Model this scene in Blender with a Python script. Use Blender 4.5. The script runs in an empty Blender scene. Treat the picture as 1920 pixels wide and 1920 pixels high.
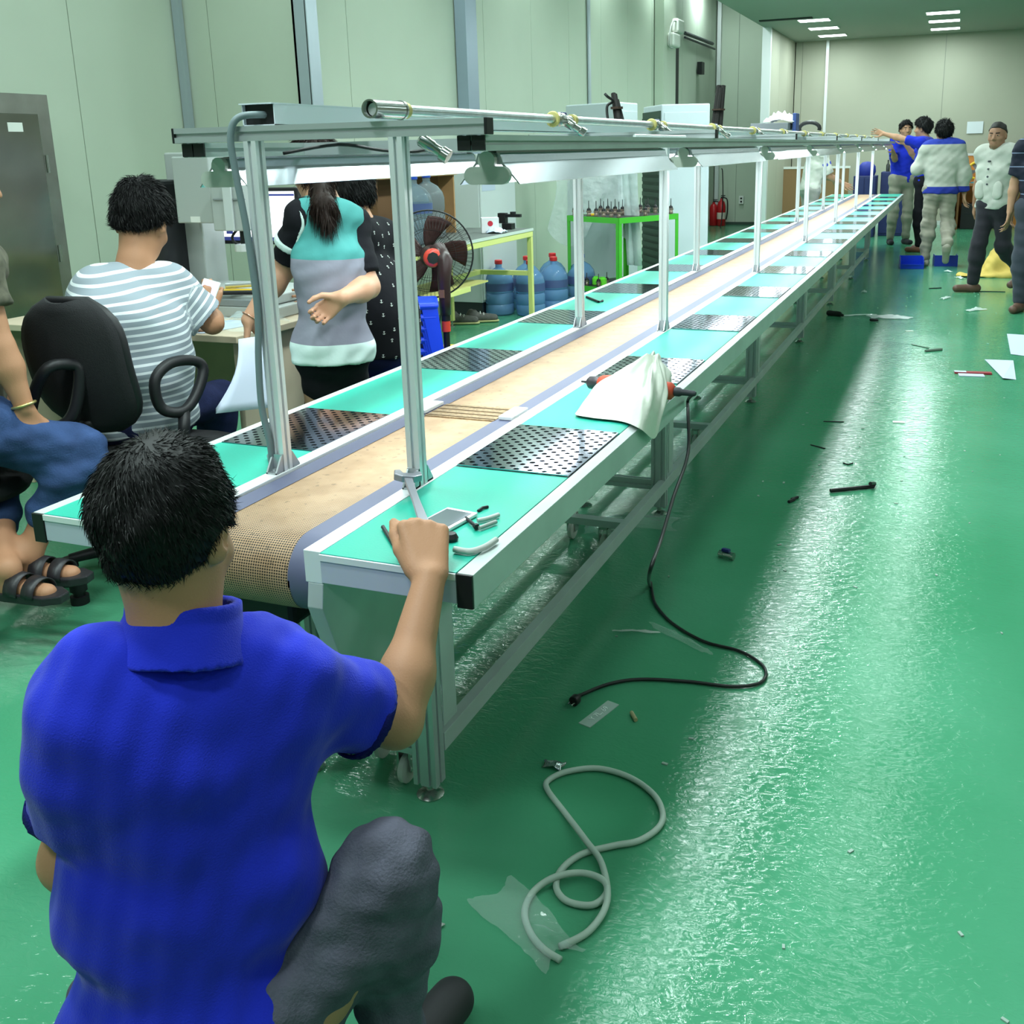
import bpy, bmesh, math, random
import numpy as np
from mathutils import Vector, Matrix
C = bpy.context.scene.collection
SC = bpy.context.scene
PI = math.pi
random.seed(7)

# ------------------------------------------------------------------ camera
cam_d = bpy.data.cameras.new('camera'); cam = bpy.data.objects.new('camera', cam_d); C.objects.link(cam)
YAW, PITCH, ROLL = 0.3809, 0.2517, -0.0225
fw = Vector((-math.sin(YAW)*math.cos(PITCH), math.cos(YAW)*math.cos(PITCH), -math.sin(PITCH)))
rt = Vector((math.cos(YAW), math.sin(YAW), 0)); up = rt.cross(fw)
r2 = rt*math.cos(ROLL)+up*math.sin(ROLL); u2 = up*math.cos(ROLL)-rt*math.sin(ROLL)
cam.matrix_world = Matrix(((r2.x, u2.x, -fw.x, 1.1898), (r2.y, u2.y, -fw.y, -1.7918), (r2.z, u2.z, -fw.z, 1.4254), (0, 0, 0, 1)))
cam_d.sensor_width = 36; cam_d.lens = 1901.04/1920*36
cam_d.shift_x = -0.036; cam_d.shift_y = -0.0972; cam_d.clip_start = 0.05; cam_d.clip_end = 100
SC.camera = cam

# ------------------------------------------------------------------ world, lights, exposure
w = bpy.data.worlds.new('world'); SC.world = w; w.use_nodes = True
w.node_tree.nodes['Background'].inputs[0].default_value = (0.75, 0.85, 0.83, 1)
w.node_tree.nodes['Background'].inputs[1].default_value = 0.0
SC.view_settings.view_transform = 'Standard'; SC.view_settings.look = 'None'
SC.view_settings.gamma = 1; SC.view_settings.use_curve_mapping = False
SC.view_settings.exposure = 0.0
SC.cycles.max_bounces = 8; SC.cycles.sample_clamp_indirect = 6.0
CEIL_POWER, LAMP_POWER = 22.0, 2.5
CEIL_COL = (0.82, 1.0, 0.97)
def area(name, loc, sx, sy, power, col=(1, 1, 1), rot=(0, 0, 0)):
    d = bpy.data.lights.new(name, 'AREA'); d.shape = 'RECTANGLE'; d.size = sx; d.size_y = sy; d.energy = power; d.color = col
    o = bpy.data.objects.new(name, d); o.location = loc; o.rotation_euler = rot; C.objects.link(o); return o
# rows of ceiling panels: (x, y) of every panel; the ones the photo shows are also built as fittings further down
CEIL_SEEN = [(-1.0, 14.7), (-1.0, 15.87), (-1.0, 17.1), (0.8, 14.8), (0.8, 15.9), (0.8, 17.1)]
CEIL_ROWS = [(-0.28, y) for y in np.arange(-2.2, 13.6, 1.17)] + [(0.85, y) for y in np.arange(-2.6, 13.6, 2.34)] + [(3.6, y) for y in np.arange(-3.0, 17.5, 2.4)] + [(-2.9, y) for y in np.arange(-2.0, 17.5, 2.6)]
for x, y in CEIL_SEEN + CEIL_ROWS:
    area('ceiling_light_source', (x, y, 3.235 if x > -1.9 else 4.15), (0.30 if -0.5 < x < 0 else 0.44), 0.30, CEIL_POWER*(1.7 if x < -1.9 else 0.45 if 0.8 < x < 0.9 else 1.6 if -0.5 < x < 0 else 1.0), CEIL_COL)

# ------------------------------------------------------------------ materials
MATS = {}
def lin(c):
    return tuple(((x/255)/12.92 if x/255 <= 0.04045 else ((x/255+0.055)/1.055)**2.4) for x in c)
def mat(name, col, rough=0.5, metal=0.0, bump=0.0, bscale=60.0, var=0.0, vscale=4.0, spec=0.5, trans=0.0, alpha=1.0, emit=0.0, ior=1.45, coat=0.0, sheen=0.0):
    if name in MATS: return MATS[name]
    m = bpy.data.materials.new(name); m.use_nodes = True; MATS[name] = m
    nt = m.node_tree; b = nt.nodes['Principled BSDF']; L = nt.links
    col = tuple(col)[:3]
    b.inputs['Base Color'].default_value = (*col, 1); b.inputs['Roughness'].default_value = rough
    b.inputs['Metallic'].default_value = metal; b.inputs['Specular IOR Level'].default_value = spec
    b.inputs['Transmission Weight'].default_value = trans; b.inputs['Alpha'].default_value = alpha
    b.inputs['IOR'].default_value = ior; b.inputs['Coat Weight'].default_value = coat; b.inputs['Sheen Weight'].default_value = sheen
    if emit > 0:
        b.inputs['Emission Color'].default_value = (*col, 1); b.inputs['Emission Strength'].default_value = emit
    if bump > 0 or var > 0:
        tc = nt.nodes.new('ShaderNodeTexCoord')
    if var > 0:
        n = nt.nodes.new('ShaderNodeTexNoise'); n.inputs['Scale'].default_value = vscale; n.inputs['Detail'].default_value = 4
        L.new(tc.outputs['Object'], n.inputs['Vector'])
        r = nt.nodes.new('ShaderNodeValToRGB'); r.color_ramp.elements[0].position = 0.3; r.color_ramp.elements[1].position = 0.7
        r.color_ramp.elements[0].color = (*[max(0, c*(1-var)) for c in col], 1); r.color_ramp.elements[1].color = (*[min(1, c*(1+var)) for c in col], 1)
        L.new(n.outputs['Fac'], r.inputs['Fac']); L.new(r.outputs['Color'], b.inputs['Base Color'])
    if bump > 0:
        n2 = nt.nodes.new('ShaderNodeTexNoise'); n2.inputs['Scale'].default_value = bscale; n2.inputs['Detail'].default_value = 3
        L.new(tc.outputs['Object'], n2.inputs['Vector'])
        bp = nt.nodes.new('ShaderNodeBump'); bp.inputs['Strength'].default_value = bump; bp.inputs['Distance'].default_value = 0.01
        L.new(n2.outputs['Fac'], bp.inputs['Height']); L.new(bp.outputs['Normal'], b.inputs['Normal'])
    return m
def film(name, col=(0.9, 0.95, 0.95), alpha=0.25, rough=0.15):
    """thin clear plastic: part see-through, part glossy"""
    if name in MATS: return MATS[name]
    m = bpy.data.materials.new(name); m.use_nodes = True; MATS[name] = m
    nt = m.node_tree; nt.nodes.clear(); L = nt.links
    out = nt.nodes.new('ShaderNodeOutputMaterial'); mix = nt.nodes.new('ShaderNodeMixShader')
    tr = nt.nodes.new('ShaderNodeBsdfTransparent'); pb = nt.nodes.new('ShaderNodeBsdfPrincipled')
    pb.inputs['Base Color'].default_value = (*col, 1); pb.inputs['Roughness'].default_value = rough
    tr.inputs[0].default_value = (*[min(1, c*1.02) for c in col], 1)
    tc = nt.nodes.new('ShaderNodeTexCoord'); n = nt.nodes.new('ShaderNodeTexNoise'); n.inputs['Scale'].default_value = 14
    L.new(tc.outputs['Object'], n.inputs['Vector'])
    bp = nt.nodes.new('ShaderNodeBump'); bp.inputs['Strength'].default_value = 0.6; bp.inputs['Distance'].default_value = 0.03
    L.new(n.outputs['Fac'], bp.inputs['Height']); L.new(bp.outputs['Normal'], pb.inputs['Normal'])
    mix.inputs[0].default_value = alpha
    L.new(tr.outputs[0], mix.inputs[1]); L.new(pb.outputs[0], mix.inputs[2]); L.new(mix.outputs[0], out.inputs[0])
    return m

# ------------------------------------------------------------------ object helpers
def tag(o, label=None, cat=None, group=None, kind=None):
    if label: o['label'] = label
    if cat: o['category'] = cat
    if group: o['group'] = group
    if kind: o['kind'] = kind
    return o
def adopt(o, parent):
    if parent is not None:
        o.parent = parent; o.matrix_parent_inverse = Matrix.Translation(-parent.location)
    return o
def thing(name, label, cat, loc=(0, 0, 0), group=None):
    o = bpy.data.objects.new(name, None); o.empty_display_size = 0.05; C.objects.link(o); o.location = loc
    return tag(o, label, cat, group)
def dup(root, offset, label=None, group=None, rz=0.0):
    r = root.copy(); C.objects.link(r); r.location = Vector(root.location)+Vector(offset); r.rotation_euler.z = root.rotation_euler.z+rz
    if label: r['label'] = label
    if group: r['group'] = group
    for ch in list(root.children):
        c = ch.copy(); C.objects.link(c); c.parent = r; c.matrix_parent_inverse = ch.matrix_parent_inverse.copy()
        for g in list(ch.children):
            d = g.copy(); C.objects.link(d); d.parent = c; d.matrix_parent_inverse = g.matrix_parent_inverse.copy()
    return r
def frame_of(d):
    d = Vector(d).normalized(); a = Vector((0, 0, 1)) if abs(d.z) < 0.9 else Vector((1, 0, 0))
    x = a.cross(d).normalized(); return x, d.cross(x).normalized(), d
class MB:
    """collects shapes in world coordinates; build() links them as ONE mesh object"""
    def __init__(s): s.v = []; s.f = []
    def add(s, vs, fs):
        n = len(s.v); s.v += [tuple(v) for v in vs]; s.f += [tuple(i+n for i in f) for f in fs]; return s
    def box(s, x0, x1, y0, y1, z0, z1, bev=0.0, M=None):
        V = [(x, y, z) for z in (z0, z1) for x, y in ((x0, y0), (x1, y0), (x1, y1), (x0, y1))]
        F = [(3, 2, 1, 0), (4, 5, 6, 7), (0, 1, 5, 4), (1, 2, 6, 5), (2, 3, 7, 6), (3, 0, 4, 7)]
        if M is not None: V = [M @ Vector(p) for p in V]
        return s.add(V, F)
    def cone(s, a, b, ra, rb, n=16, caps=True):
        a, b = Vector(a), Vector(b); x, y, d = frame_of(b-a)
        V = [a+(x*math.cos(t)+y*math.sin(t))*ra for t in [2*PI*i/n for i in range(n)]] + [b+(x*math.cos(t)+y*math.sin(t))*rb for t in [2*PI*i/n for i in range(n)]]
        F = [(i, (i+1) % n, n+(i+1) % n, n+i) for i in range(n)]
        if caps: F += [tuple(reversed(range(n))), tuple(range(n, 2*n))]
        return s.add(V, F)
    def cyl(s, a, b, r, n=16, caps=True): return s.cone(a, b, r, r, n, caps)
    def lathe(s, base, axis, prof, n=20, caps=True):
        """prof: (radius, height) pairs along axis from base"""
        base = Vector(base); x, y, d = frame_of(axis); V = []; F = []
        for r, h in prof:
            for i in range(n):
                t = 2*PI*i/n; V.append(base+d*h+(x*math.cos(t)+y*math.sin(t))*max(r, 1e-4))
        m = len(prof)
        for k in range(m-1):
            for i in range(n): F.append((k*n+i, k*n+(i+1) % n, (k+1)*n+(i+1) % n, (k+1)*n+i))
        if caps: F += [tuple(reversed(range(n))), tuple(range((m-1)*n, m*n))]
        return s.add(V, F)
    def tube(s, pts, r, n=10, closed=False, radii=None, smooth=0):
        P = [Vector(p) for p in pts]
        if smooth: P = spline(P, smooth, closed)
        m = len(P); V = []; F = []; X = None
        for i in range(m):
            t = (P[(i+1) % m]-P[i-1]) if closed or 0 < i < m-1 else (P[1]-P[0] if i == 0 else P[-1]-P[-2])
            if t.length < 1e-9: t = Vector((0, 0, 1))
            t.normalize()
            if X is None: X = frame_of(t)[0]
            X = (X-t*X.dot(t)).normalized(); Yv = t.cross(X); rr = radii[min(i*len(radii)//m, len(radii)-1)] if radii else r
            for j in range(n):
                a = 2*PI*j/n; V.append(P[i]+(X*math.cos(a)+Yv*math.sin(a))*rr)
        for i in range(m if closed else m-1):
            for j in range(n): F.append((i*n+j, i*n+(j+1) % n, ((i+1) % m)*n+(j+1) % n, ((i+1) % m)*n+j))
        if not closed: F += [tuple(reversed(range(n))), tuple(range((m-1)*n, m*n))]
        return s.add(V, F)
    def prism(s, poly, origin, u, v, depth_vec):
        """polygon given in 2D on axes u, v from origin, extruded by depth_vec"""
        o, u, v, dv = Vector(origin), Vector(u), Vector(v), Vector(depth_vec); n = len(poly)
        V = [o+u*a+v*b for a, b in poly]+[o+u*a+v*b+dv for a, b in poly]
        F = [tuple(reversed(range(n))), tuple(range(n, 2*n))]+[(i, (i+1) % n, n+(i+1) % n, n+i) for i in range(n)]
        return s.add(V, F)
    def sheet(s, grid, th=0.0):
        """grid: rows of points -> surface"""
        R = len(grid); K = len(grid[0]); V = [Vector(p) for r in grid for p in r]
        F = [(i*K+j, i*K+j+1, (i+1)*K+j+1, (i+1)*K+j) for i in range(R-1) for j in range(K-1)]
        return s.add(V, F)
    def build(s, name, m, parent=None, smooth=False, bevel=0.0, solid=0.0, auto=None):
        me = bpy.data.meshes.new(name); me.from_pydata(s.v, [], s.f); me.update()
        o = bpy.data.objects.new(name, me); C.objects.link(o)
        bm = bmesh.new(); bm.from_mesh(me); bmesh.ops.recalc_face_normals(bm, faces=bm.faces); bm.to_mesh(me); bm.free()
        if m is not None: me.materials.append(m)
        if smooth:
            me.shade_smooth()
            if auto: me.set_sharp_from_angle(angle=math.radians(auto))
        if bevel > 0:
            md = o.modifiers.new('bevel', 'BEVEL'); md.width = bevel; md.segments = 2; md.limit_method = 'ANGLE'
        if solid > 0:
            md = o.modifiers.new('solid', 'SOLIDIFY'); md.thickness = solid; md.offset = 0
        return adopt(o, parent)
def spline(P, k, closed=False):
    out = []; n = len(P)
    rng = range(n if closed else n-1)
    for i in rng:
        p0 = P[i-1] if (closed or i > 0) else P[0]; p1 = P[i]; p2 = P[(i+1) % n]; p3 = P[(i+2) % n] if (closed or i+2 < n) else P[-1]
        for j in range(k):
            t = j/k; out.append(0.5*((2*p1)+(p2-p0)*t+(2*p0-5*p1+4*p2-p3)*t*t+(3*p1-p0-3*p2+p3)*t**3))
    if not closed: out.append(P[-1])
    return out
def bx(name, m, parent, x0, x1, y0, y1, z0, z1, bev=0.0, rz=0.0, at=None):
    M = None
    if rz: M = Matrix.Translation(at) @ Matrix.Rotation(rz, 4, 'Z') @ Matrix.Translation(-Vector(at))
    return MB().box(x0, x1, y0, y1, z0, z1, 0, M).build(name, m, parent, bevel=bev)
def rotz(at, a): return Matrix.Translation(at) @ Matrix.Rotation(a, 4, 'Z')
def text(name, s, size, M, m, parent=None, th=0.0005):
    cu = bpy.data.curves.new(name, 'FONT'); cu.body = s; cu.size = size; cu.extrude = th; cu.align_x = 'CENTER'; cu.align_y = 'CENTER'
    tmp = bpy.data.objects.new('tmp', cu); C.objects.link(tmp); bpy.context.view_layer.update()
    me = bpy.data.meshes.new_from_object(tmp.evaluated_get(bpy.context.evaluated_depsgraph_get())); bpy.data.objects.remove(tmp); bpy.data.curves.remove(cu)
    me.transform(M); me.name = name; me.materials.clear(); me.materials.append(m); o = bpy.data.objects.new(name, me); C.objects.link(o); return adopt(o, parent)

# ------------------------------------------------------------------ setting
def floor_mat():
    m = mat('green_epoxy', lin((76, 154, 116)), 0.2); nt = m.node_tree; L = nt.links; b = nt.nodes['Principled BSDF']
    tc = nt.nodes.new('ShaderNodeTexCoord')
    n = nt.nodes.new('ShaderNodeTexNoise'); n.inputs['Scale'].default_value = 0.9; n.inputs['Detail'].default_value = 5
    L.new(tc.outputs['Object'], n.inputs['Vector']); r = nt.nodes.new('ShaderNodeValToRGB')
    r.color_ramp.elements[0].position = 0.35; r.color_ramp.elements[1].position = 0.7
    r.color_ramp.elements[0].color = (*lin((64, 140, 102)), 1); r.color_ramp.elements[1].color = (*lin((84, 156, 122)), 1)
    L.new(n.outputs['Fac'], r.inputs['Fac']); L.new(r.outputs['Color'], b.inputs['Base Color'])
    # troweled orange-peel relief, streaky across the room, and worn patches of higher roughness
    mp = nt.nodes.new('ShaderNodeMapping'); mp.inputs['Scale'].default_value = (34, 60, 40); L.new(tc.outputs['Object'], mp.inputs['Vector'])
    n2 = nt.nodes.new('ShaderNodeTexNoise'); n2.inputs['Scale'].default_value = 1.0; n2.inputs['Detail'].default_value = 4; n2.inputs['Distortion'].default_value = 1.2
    L.new(mp.outputs['Vector'], n2.inputs['Vector'])
    n3 = nt.nodes.new('ShaderNodeTexNoise'); n3.inputs['Scale'].default_value = 9; n3.inputs['Detail'].default_value = 2; L.new(tc.outputs['Object'], n3.inputs['Vector'])
    ad = nt.nodes.new('ShaderNodeMath'); ad.operation = 'MULTIPLY_ADD'; ad.inputs[1].default_value = 0.5; L.new(n3.outputs['Fac'], ad.inputs[0]); L.new(n2.outputs['Fac'], ad.inputs[2])
    bp = nt.nodes.new('ShaderNodeBump'); bp.inputs['Strength'].default_value = 0.40; bp.inputs['Distance'].default_value = 0.004
    L.new(ad.outputs[0], bp.inputs['Height']); L.new(bp.outputs['Normal'], b.inputs['Normal'])
    rr = nt.nodes.new('ShaderNodeMapRange'); rr.inputs[1].default_value = 0.3; rr.inputs[2].default_value = 0.75; rr.inputs[3].default_value = 0.05; rr.inputs[4].default_value = 0.12
    L.new(n.outputs['Fac'], rr.inputs[0]); L.new(rr.outputs[0], b.inputs['Roughness']); b.inputs['Specular IOR Level'].default_value = 0.45
    return m
FLOOR = floor_mat()
WALL = mat('wall_panel', lin((186, 196, 180)), 0.55, var=0.03, vscale=1.5, spec=0.3)
WALLF = mat('far_wall_panel', lin((168, 168, 152)), 0.6, var=0.03, vscale=1.2, spec=0.3)
ALU = mat('anodised_aluminium', lin((196, 200, 203)), 0.38, 0.65)
ALUW = mat('bright_aluminium', lin((222, 224, 226)), 0.35, 0.35)
TRIM = mat('trim_aluminium', lin((176, 186, 196)), 0.4, 0.5)
SEAM = mat('seam_dark', lin((120, 128, 122)), 0.7)
BLACK = mat('black_plastic', (0.008, 0.008, 0.009), 0.45)
CEIL = mat('ceiling_white', lin((150, 158, 148)), 0.7)
WHITE = mat('white_plastic', lin((225, 226, 222)), 0.4)
STEEL = mat('steel', lin((190, 190, 188)), 0.22, 1.0)
GREYP = mat('grey_plastic', lin((165, 170, 165)), 0.5)
def struct(name, mb, m, parent=None):
    o = mb.build(name, m, parent)
    if parent is None: o['kind'] = 'structure'
    return o
struct('floor', MB().box(-7, 6, -6, 19, -0.1, 0), FLOOR)
# left wall: insulated panels with a recessed joint between them, each a piece of the wall
def panel_wall(name, x0, y0, x1, y1, z1, seams, inward, m=WALL):
    """backing wall from (x0,y0) to (x1,y1) with panels standing 12 mm proud of it; seams: distances along it"""
    a, b = Vector((x0, y0, 0)), Vector((x1, y1, 0)); d = (b-a); L = d.length; d.normalize(); n = Vector(inward)
    w = MB().prism([(0, 0), (L, 0), (L, 0.1), (0, 0.1)], a-n*0.112, d, n, (0, 0, z1))
    o = struct(name, w, SEAM); e = [0]+list(seams)+[L]
    for p, q in zip(e[:-1], e[1:]):
        g0 = 0.0 if p == 0 else 0.003; g1 = 0.0 if q == L else 0.003
        MB().prism([(p+g0, 0), (q-g1, 0), (q-g1, 0.012), (p+g0, 0.012)], a-n*0.012, d, n, (0, 0, z1)).build('panel', m, o)
    return o
panel_wall('wall_left', -3.15, 4.63, -3.15, 17.8, 4.2, [0.53, 2.95, 4.15, 5.3, 6.47, 7.6, 8.8, 9.95, 10.6, 11.6, 12.6], (1, 0, 0))
panel_wall('wall_recess', -4.27, 4.63, -3.162, 4.63, 4.2, [0.28], (0, -1, 0))
panel_wall('wall_side', -4.27, -6, -4.27, 4.618, 4.2, [1.2, 2.4, 3.6, 4.8, 6.0, 7.2, 7.72, 8.9, 9.6], (1, 0, 0))
panel_wall('wall_bay', -3.138, 17.8, -1.85, 17.8, 4.2, [0.4], (0, -1, 0))
panel_wall('wall_stub', -1.75, 15.4, -1.75, 17.988, 4.2, [0.9, 1.8], (1, 0, 0), WALLF)
panel_wall('wall_far', -1.738, 18.0, 6.0, 18.0, 3.25, [0.12, 0.55, 2.55, 4.9, 6.1], (0, -1, 0), WALLF)
struct('wall_right', MB().box(6, 6.1, -6, 18.1, 0, 3.3), WALLF)
struct('wall_back', MB().box(-4.4, 6, -6.1, -6, 0, 4.3), WALL)
struct('ceiling', MB().box(-1.85, 6.1, -6, 18.1, 3.25, 3.3), CEIL)
struct('ceiling_high', MB().box(-4.4, -1.85, -6.1, 18.1, 4.2, 4.25).box(-1.86, -1.85, -6, 15.3, 3.3, 4.2), CEIL)
struct('trim_corner', MB().box(-4.258, -4.20, 4.57, 4.617, 0, 4.2), TRIM)
struct('trim_outside_corner', MB().box(-3.225, -3.130, 4.602, 4.617, 0, 4.2).box(-3.137, -3.122, 4.602, 4.735, 0, 4.2), TRIM)
struct('column_aluminium', MB().box(-3.138, -3.03, 6.95, 7.18, 0, 4.2), mat('column_grey', lin((142, 156, 170)), 0.4, 0.4))
struct('trim_seam', MB().box(-3.138, -3.12, 10.55, 10.62, 0, 4.2), TRIM)
struct('column_door', MB().box(-3.138, -3.0, 13.55, 14.25, 0, 4.2), WALL)
struct('doorway_gap', MB().box(-3.138, -3.12, 14.3, 14.9, 0.0, 3.1), mat('doorway_shade', (0.012, 0.012, 0.014), 0.5))  # black sheet on the wall stands for the darkness of an open doorway
struct('trim_bay_corner', MB().box(-3.13, -3.06, 17.72, 17.785, 0, 4.2), ALUW)
struct('trim_stub_end', MB().box(-1.87, -1.735, 15.30, 15.395, 0, 4.2), ALUW)
struct('trim_far', MB().box(-1.20, -1.15, 17.965, 17.985, 0, 3.25), ALUW)
struct('trim_ceiling', MB().box(-1.75, -0.98, 14.30, 14.42, 3.235, 3.249), mat('dark_gap', (0.03, 0.035, 0.035), 0.8))
struct('baseboard_far', MB().box(-1.735, 6, 17.955, 17.985, 0, 0.07), ALUW)
struct('baseboard_bay', MB().box(-3.05, -1.87, 17.76, 17.785, 0, 0.05), mat('dark_skirting', lin((58, 74, 66)), 0.7))
# ceiling panels in view
PANEL = mat('panel_glow', (0.93, 1.0, 0.99), 0.5, emit=9.0)
for i, (x, y) in enumerate(CEIL_SEEN):
    t = thing('ceiling_light', ['square ceiling panel lamp, %s of the three over the stub wall', 'square ceiling panel lamp, %s of the three over the far right bay'][i//3] % ('nearest', 'middle', 'farthest')[i % 3], 'lamp', (x, y, 3.25), 'panel lamps on the far ceiling')
    MB().box(x-0.235, x+0.235, y-0.17, y+0.17, 3.238, 3.249).build('frame', WHITE, t)
    MB().box(x-0.22, x+0.22, y-0.155, y+0.155, 3.2365, 3.239).build('diffuser', PANEL, t)

# ------------------------------------------------------------------ the assembly line: belt, wings, posts and overhead frame
S = 1.9588; YEND = 13.4; NP = 7; XP = 0.1705; XO = 0.488; TZ = 0.75
MAT_G = mat('green_mat', lin((36, 168, 146)), 0.38, bump=0.05, bscale=220, spec=0.45)
BRIGHT = mat('white_anodised', lin((236, 238, 240)), 0.35, 0.15)
SLATE = mat('slate_edge_strip', lin((92, 94, 120)), 0.5)
PLATE = mat('perforated_plate', lin((176, 182, 198)), 0.09, 1.0)
DARK = mat('dark_cast', (0.012, 0.013, 0.016), 0.5, 0.2)
SIDE = mat('brushed_side_plate', lin((184, 194, 192)), 0.42, 0.12, var=0.08, vscale=7)
FASC = mat('lilac_fascia', lin((196, 198, 214)), 0.45, 0.1)
def belt_mat():
    m = mat('mesh_belt', lin((196, 160, 122)), 0.42); nt = m.node_tree; L = nt.links; b = nt.nodes['Principled BSDF']
    tc = nt.nodes.new('ShaderNodeTexCoord')
    # woven glass mesh: square openings 4 mm apart, dark inside, plus dark flecks of joins
    sx = nt.nodes.new('ShaderNodeSeparateXYZ'); L.new(tc.outputs['UV'], sx.inputs[0]); fr = []
    for a in ('X', 'Y'):
        mu = nt.nodes.new('ShaderNodeMath'); mu.operation = 'MULTIPLY'; mu.inputs[1].default_value = 190; L.new(sx.outputs[a], mu.inputs[0])
        f = nt.nodes.new('ShaderNodeMath'); f.operation = 'PINGPONG'; f.inputs[1].default_value = 0.5; L.new(mu.outputs[0], f.inputs[0])
        g = nt.nodes.new('ShaderNodeMapRange'); g.inputs[1].default_value = 0.12; g.inputs[2].default_value = 0.20; L.new(f.outputs[0], g.inputs[0]); fr.append(g)
    m1 = nt.nodes.new('ShaderNodeMath'); m1.operation = 'MULTIPLY'; L.new(fr[0].outputs[0], m1.inputs[0]); L.new(fr[1].outputs[0], m1.inputs[1])
    n = nt.nodes.new('ShaderNodeTexNoise'); n.inputs['Scale'].default_value = 16; L.new(tc.outputs['UV'], n.inputs['Vector'])
    r = nt.nodes.new('ShaderNodeValToRGB'); r.color_ramp.elements[0].color = (*lin((176, 140, 106)), 1); r.color_ramp.elements[1].color = (*lin((190, 154, 120)), 1)
    r.color_ramp.elements[0].position = 0.35; r.color_ramp.elements[1].position = 0.6; L.new(n.outputs['Fac'], r.inputs['Fac'])
    fl = nt.nodes.new('ShaderNodeTexNoise'); fl.inputs['Scale'].default_value = 55; fl.inputs['Detail'].default_value = 1; L.new(tc.outputs['UV'], fl.inputs['Vector'])
    fr2 = nt.nodes.new('ShaderNodeMapRange'); fr2.inputs[1].default_value = 0.66; fr2.inputs[2].default_value = 0.72; fr2.inputs[4].default_value = 0.45; L.new(fl.outputs['Fac'], fr2.inputs[0])
    # openings show the black bed only where the belt runs over the end roller, elsewhere the tan slider bed
    hole = nt.nodes.new('ShaderNodeMapRange'); hole.inputs[1].default_value = 0.30; hole.inputs[2].default_value = 0.62; hole.inputs[3].default_value = 0.95; hole.inputs[4].default_value = 0.10; L.new(sx.outputs['Y'], hole.inputs[0])
    m2 = nt.nodes.new('ShaderNodeMath'); m2.operation = 'MULTIPLY'; L.new(m1.outputs[0], m2.inputs[0]); L.new(hole.outputs[0], m2.inputs[1]); m3 = nt.nodes.new('ShaderNodeMath'); m3.operation = 'MAXIMUM'; L.new(m2.outputs[0], m3.inputs[0]); L.new(fr2.outputs[0], m3.inputs[1])
    mx = nt.nodes.new('ShaderNodeMix'); mx.data_type = 'RGBA'; mx.inputs['B'].default_value = (0.012, 0.011, 0.010, 1)
    L.new(m3.outputs[0], mx.inputs['Factor']); L.new(r.outputs['Color'], mx.inputs['A']); L.new(mx.outputs['Result'], b.inputs['Base Color'])
    bp = nt.nodes.new('ShaderNodeBump'); bp.invert = True; bp.inputs['Strength'].default_value = 0.4; bp.inputs['Distance'].default_value = 0.001
    L.new(m1.outputs[0], bp.inputs['Height']); L.new(bp.outputs['Normal'], b.inputs['Normal'])
    return m
line = thing('assembly_line', 'long two-sided belt conveyor workbench with green mats and overhead aluminium frame', 'workbench', (0, 0, 0))
# belt: one long surface that wraps the front roller
def belt_grid(x0, x1, z=0.0, y1=YEND, r=0.075):
    pr = []; yc = -0.30
    for a in range(-150, 91, 12): t = math.radians(a); pr.append((yc-r*math.cos(t) if a < 90 else yc, TZ-0.006-r+r*math.sin(t)))
    pr += [(yc+(y1-yc)*k/40, TZ-0.006) for k in range(1, 41)]
    return [[(x0, y, zz+z), (x1, y, zz+z)] for y, zz in pr]
def belt_build(name, x0, x1, z, m, **kw):
    g = belt_grid(x0, x1, z, **kw); o = MB().sheet(g).build(name, m, line, smooth=True); me = o.data; uv = me.uv_layers.new(name='UVMap')
    d = [0]
    for i in range(1, len(g)): d.append(d[-1]+math.hypot(g[i][0][1]-g[i-1][0][1], g[i][0][2]-g[i-1][0][2]))
    for l in me.loops:
        i = l.vertex_index//2; uv.data[l.index].uv = (x0 if l.vertex_index % 2 == 0 else x1, d[i])
    return o
belt_build('belt', -0.104, 0.104, 0.0, belt_mat())
for sx in (-1, 1): belt_build('belt_edge_strip', min(sx*0.100, sx*0.150), max(sx*0.100, sx*0.150), 0.0012, SLATE)
MB().cyl((-0.150, -0.30, TZ-0.083), (0.150, -0.30, TZ-0.083), 0.072, 24).build('end_roller', DARK, line, smooth=True, auto=40)
jm = mat('coarse_joint_mesh', lin((150, 124, 92)), 0.6, bump=0.5, bscale=160, var=0.35, vscale=120)
MB().box(-0.102, 0.102, 0.535, 0.668, TZ-0.0055, TZ-0.003).build('belt_joint', jm, line)
for y in (0.545, 0.578, 0.612, 0.648): MB().cyl((-0.102, y, TZ-0.002), (0.102, y, TZ-0.002), 0.0012, 8).build('belt_joint_wire', mat('wire_brown', lin((116, 92, 66)), 0.5), line)
for sx in (-1, 1): bx('belt_joint_clip', BRIGHT, line, sx*0.128-0.02, sx*0.128+0.02, 0.55, 0.66, TZ-0.004, TZ+0.006, 0.002)
# inner rails beside the belt, with the white top the posts stand on
for sx in (-1, 1):
    bx('inner_rail', BRIGHT, line, min(sx*0.1535, sx*0.189), max(sx*0.1535, sx*0.189), -0.392, YEND, TZ-0.06, TZ+0.001, 0.001)
bx('slider_bed', ALU, line, -0.15, 0.15, -0.2, YEND, TZ-0.05, TZ-0.01)
for k in range(1, 10): MB().cyl((0.1545, k*0.66-0.1, TZ-0.0015), (0.1545, k*0.66-0.08, TZ-0.0015), 0.003, 6).build('rail_screw', STEEL, line)
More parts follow.
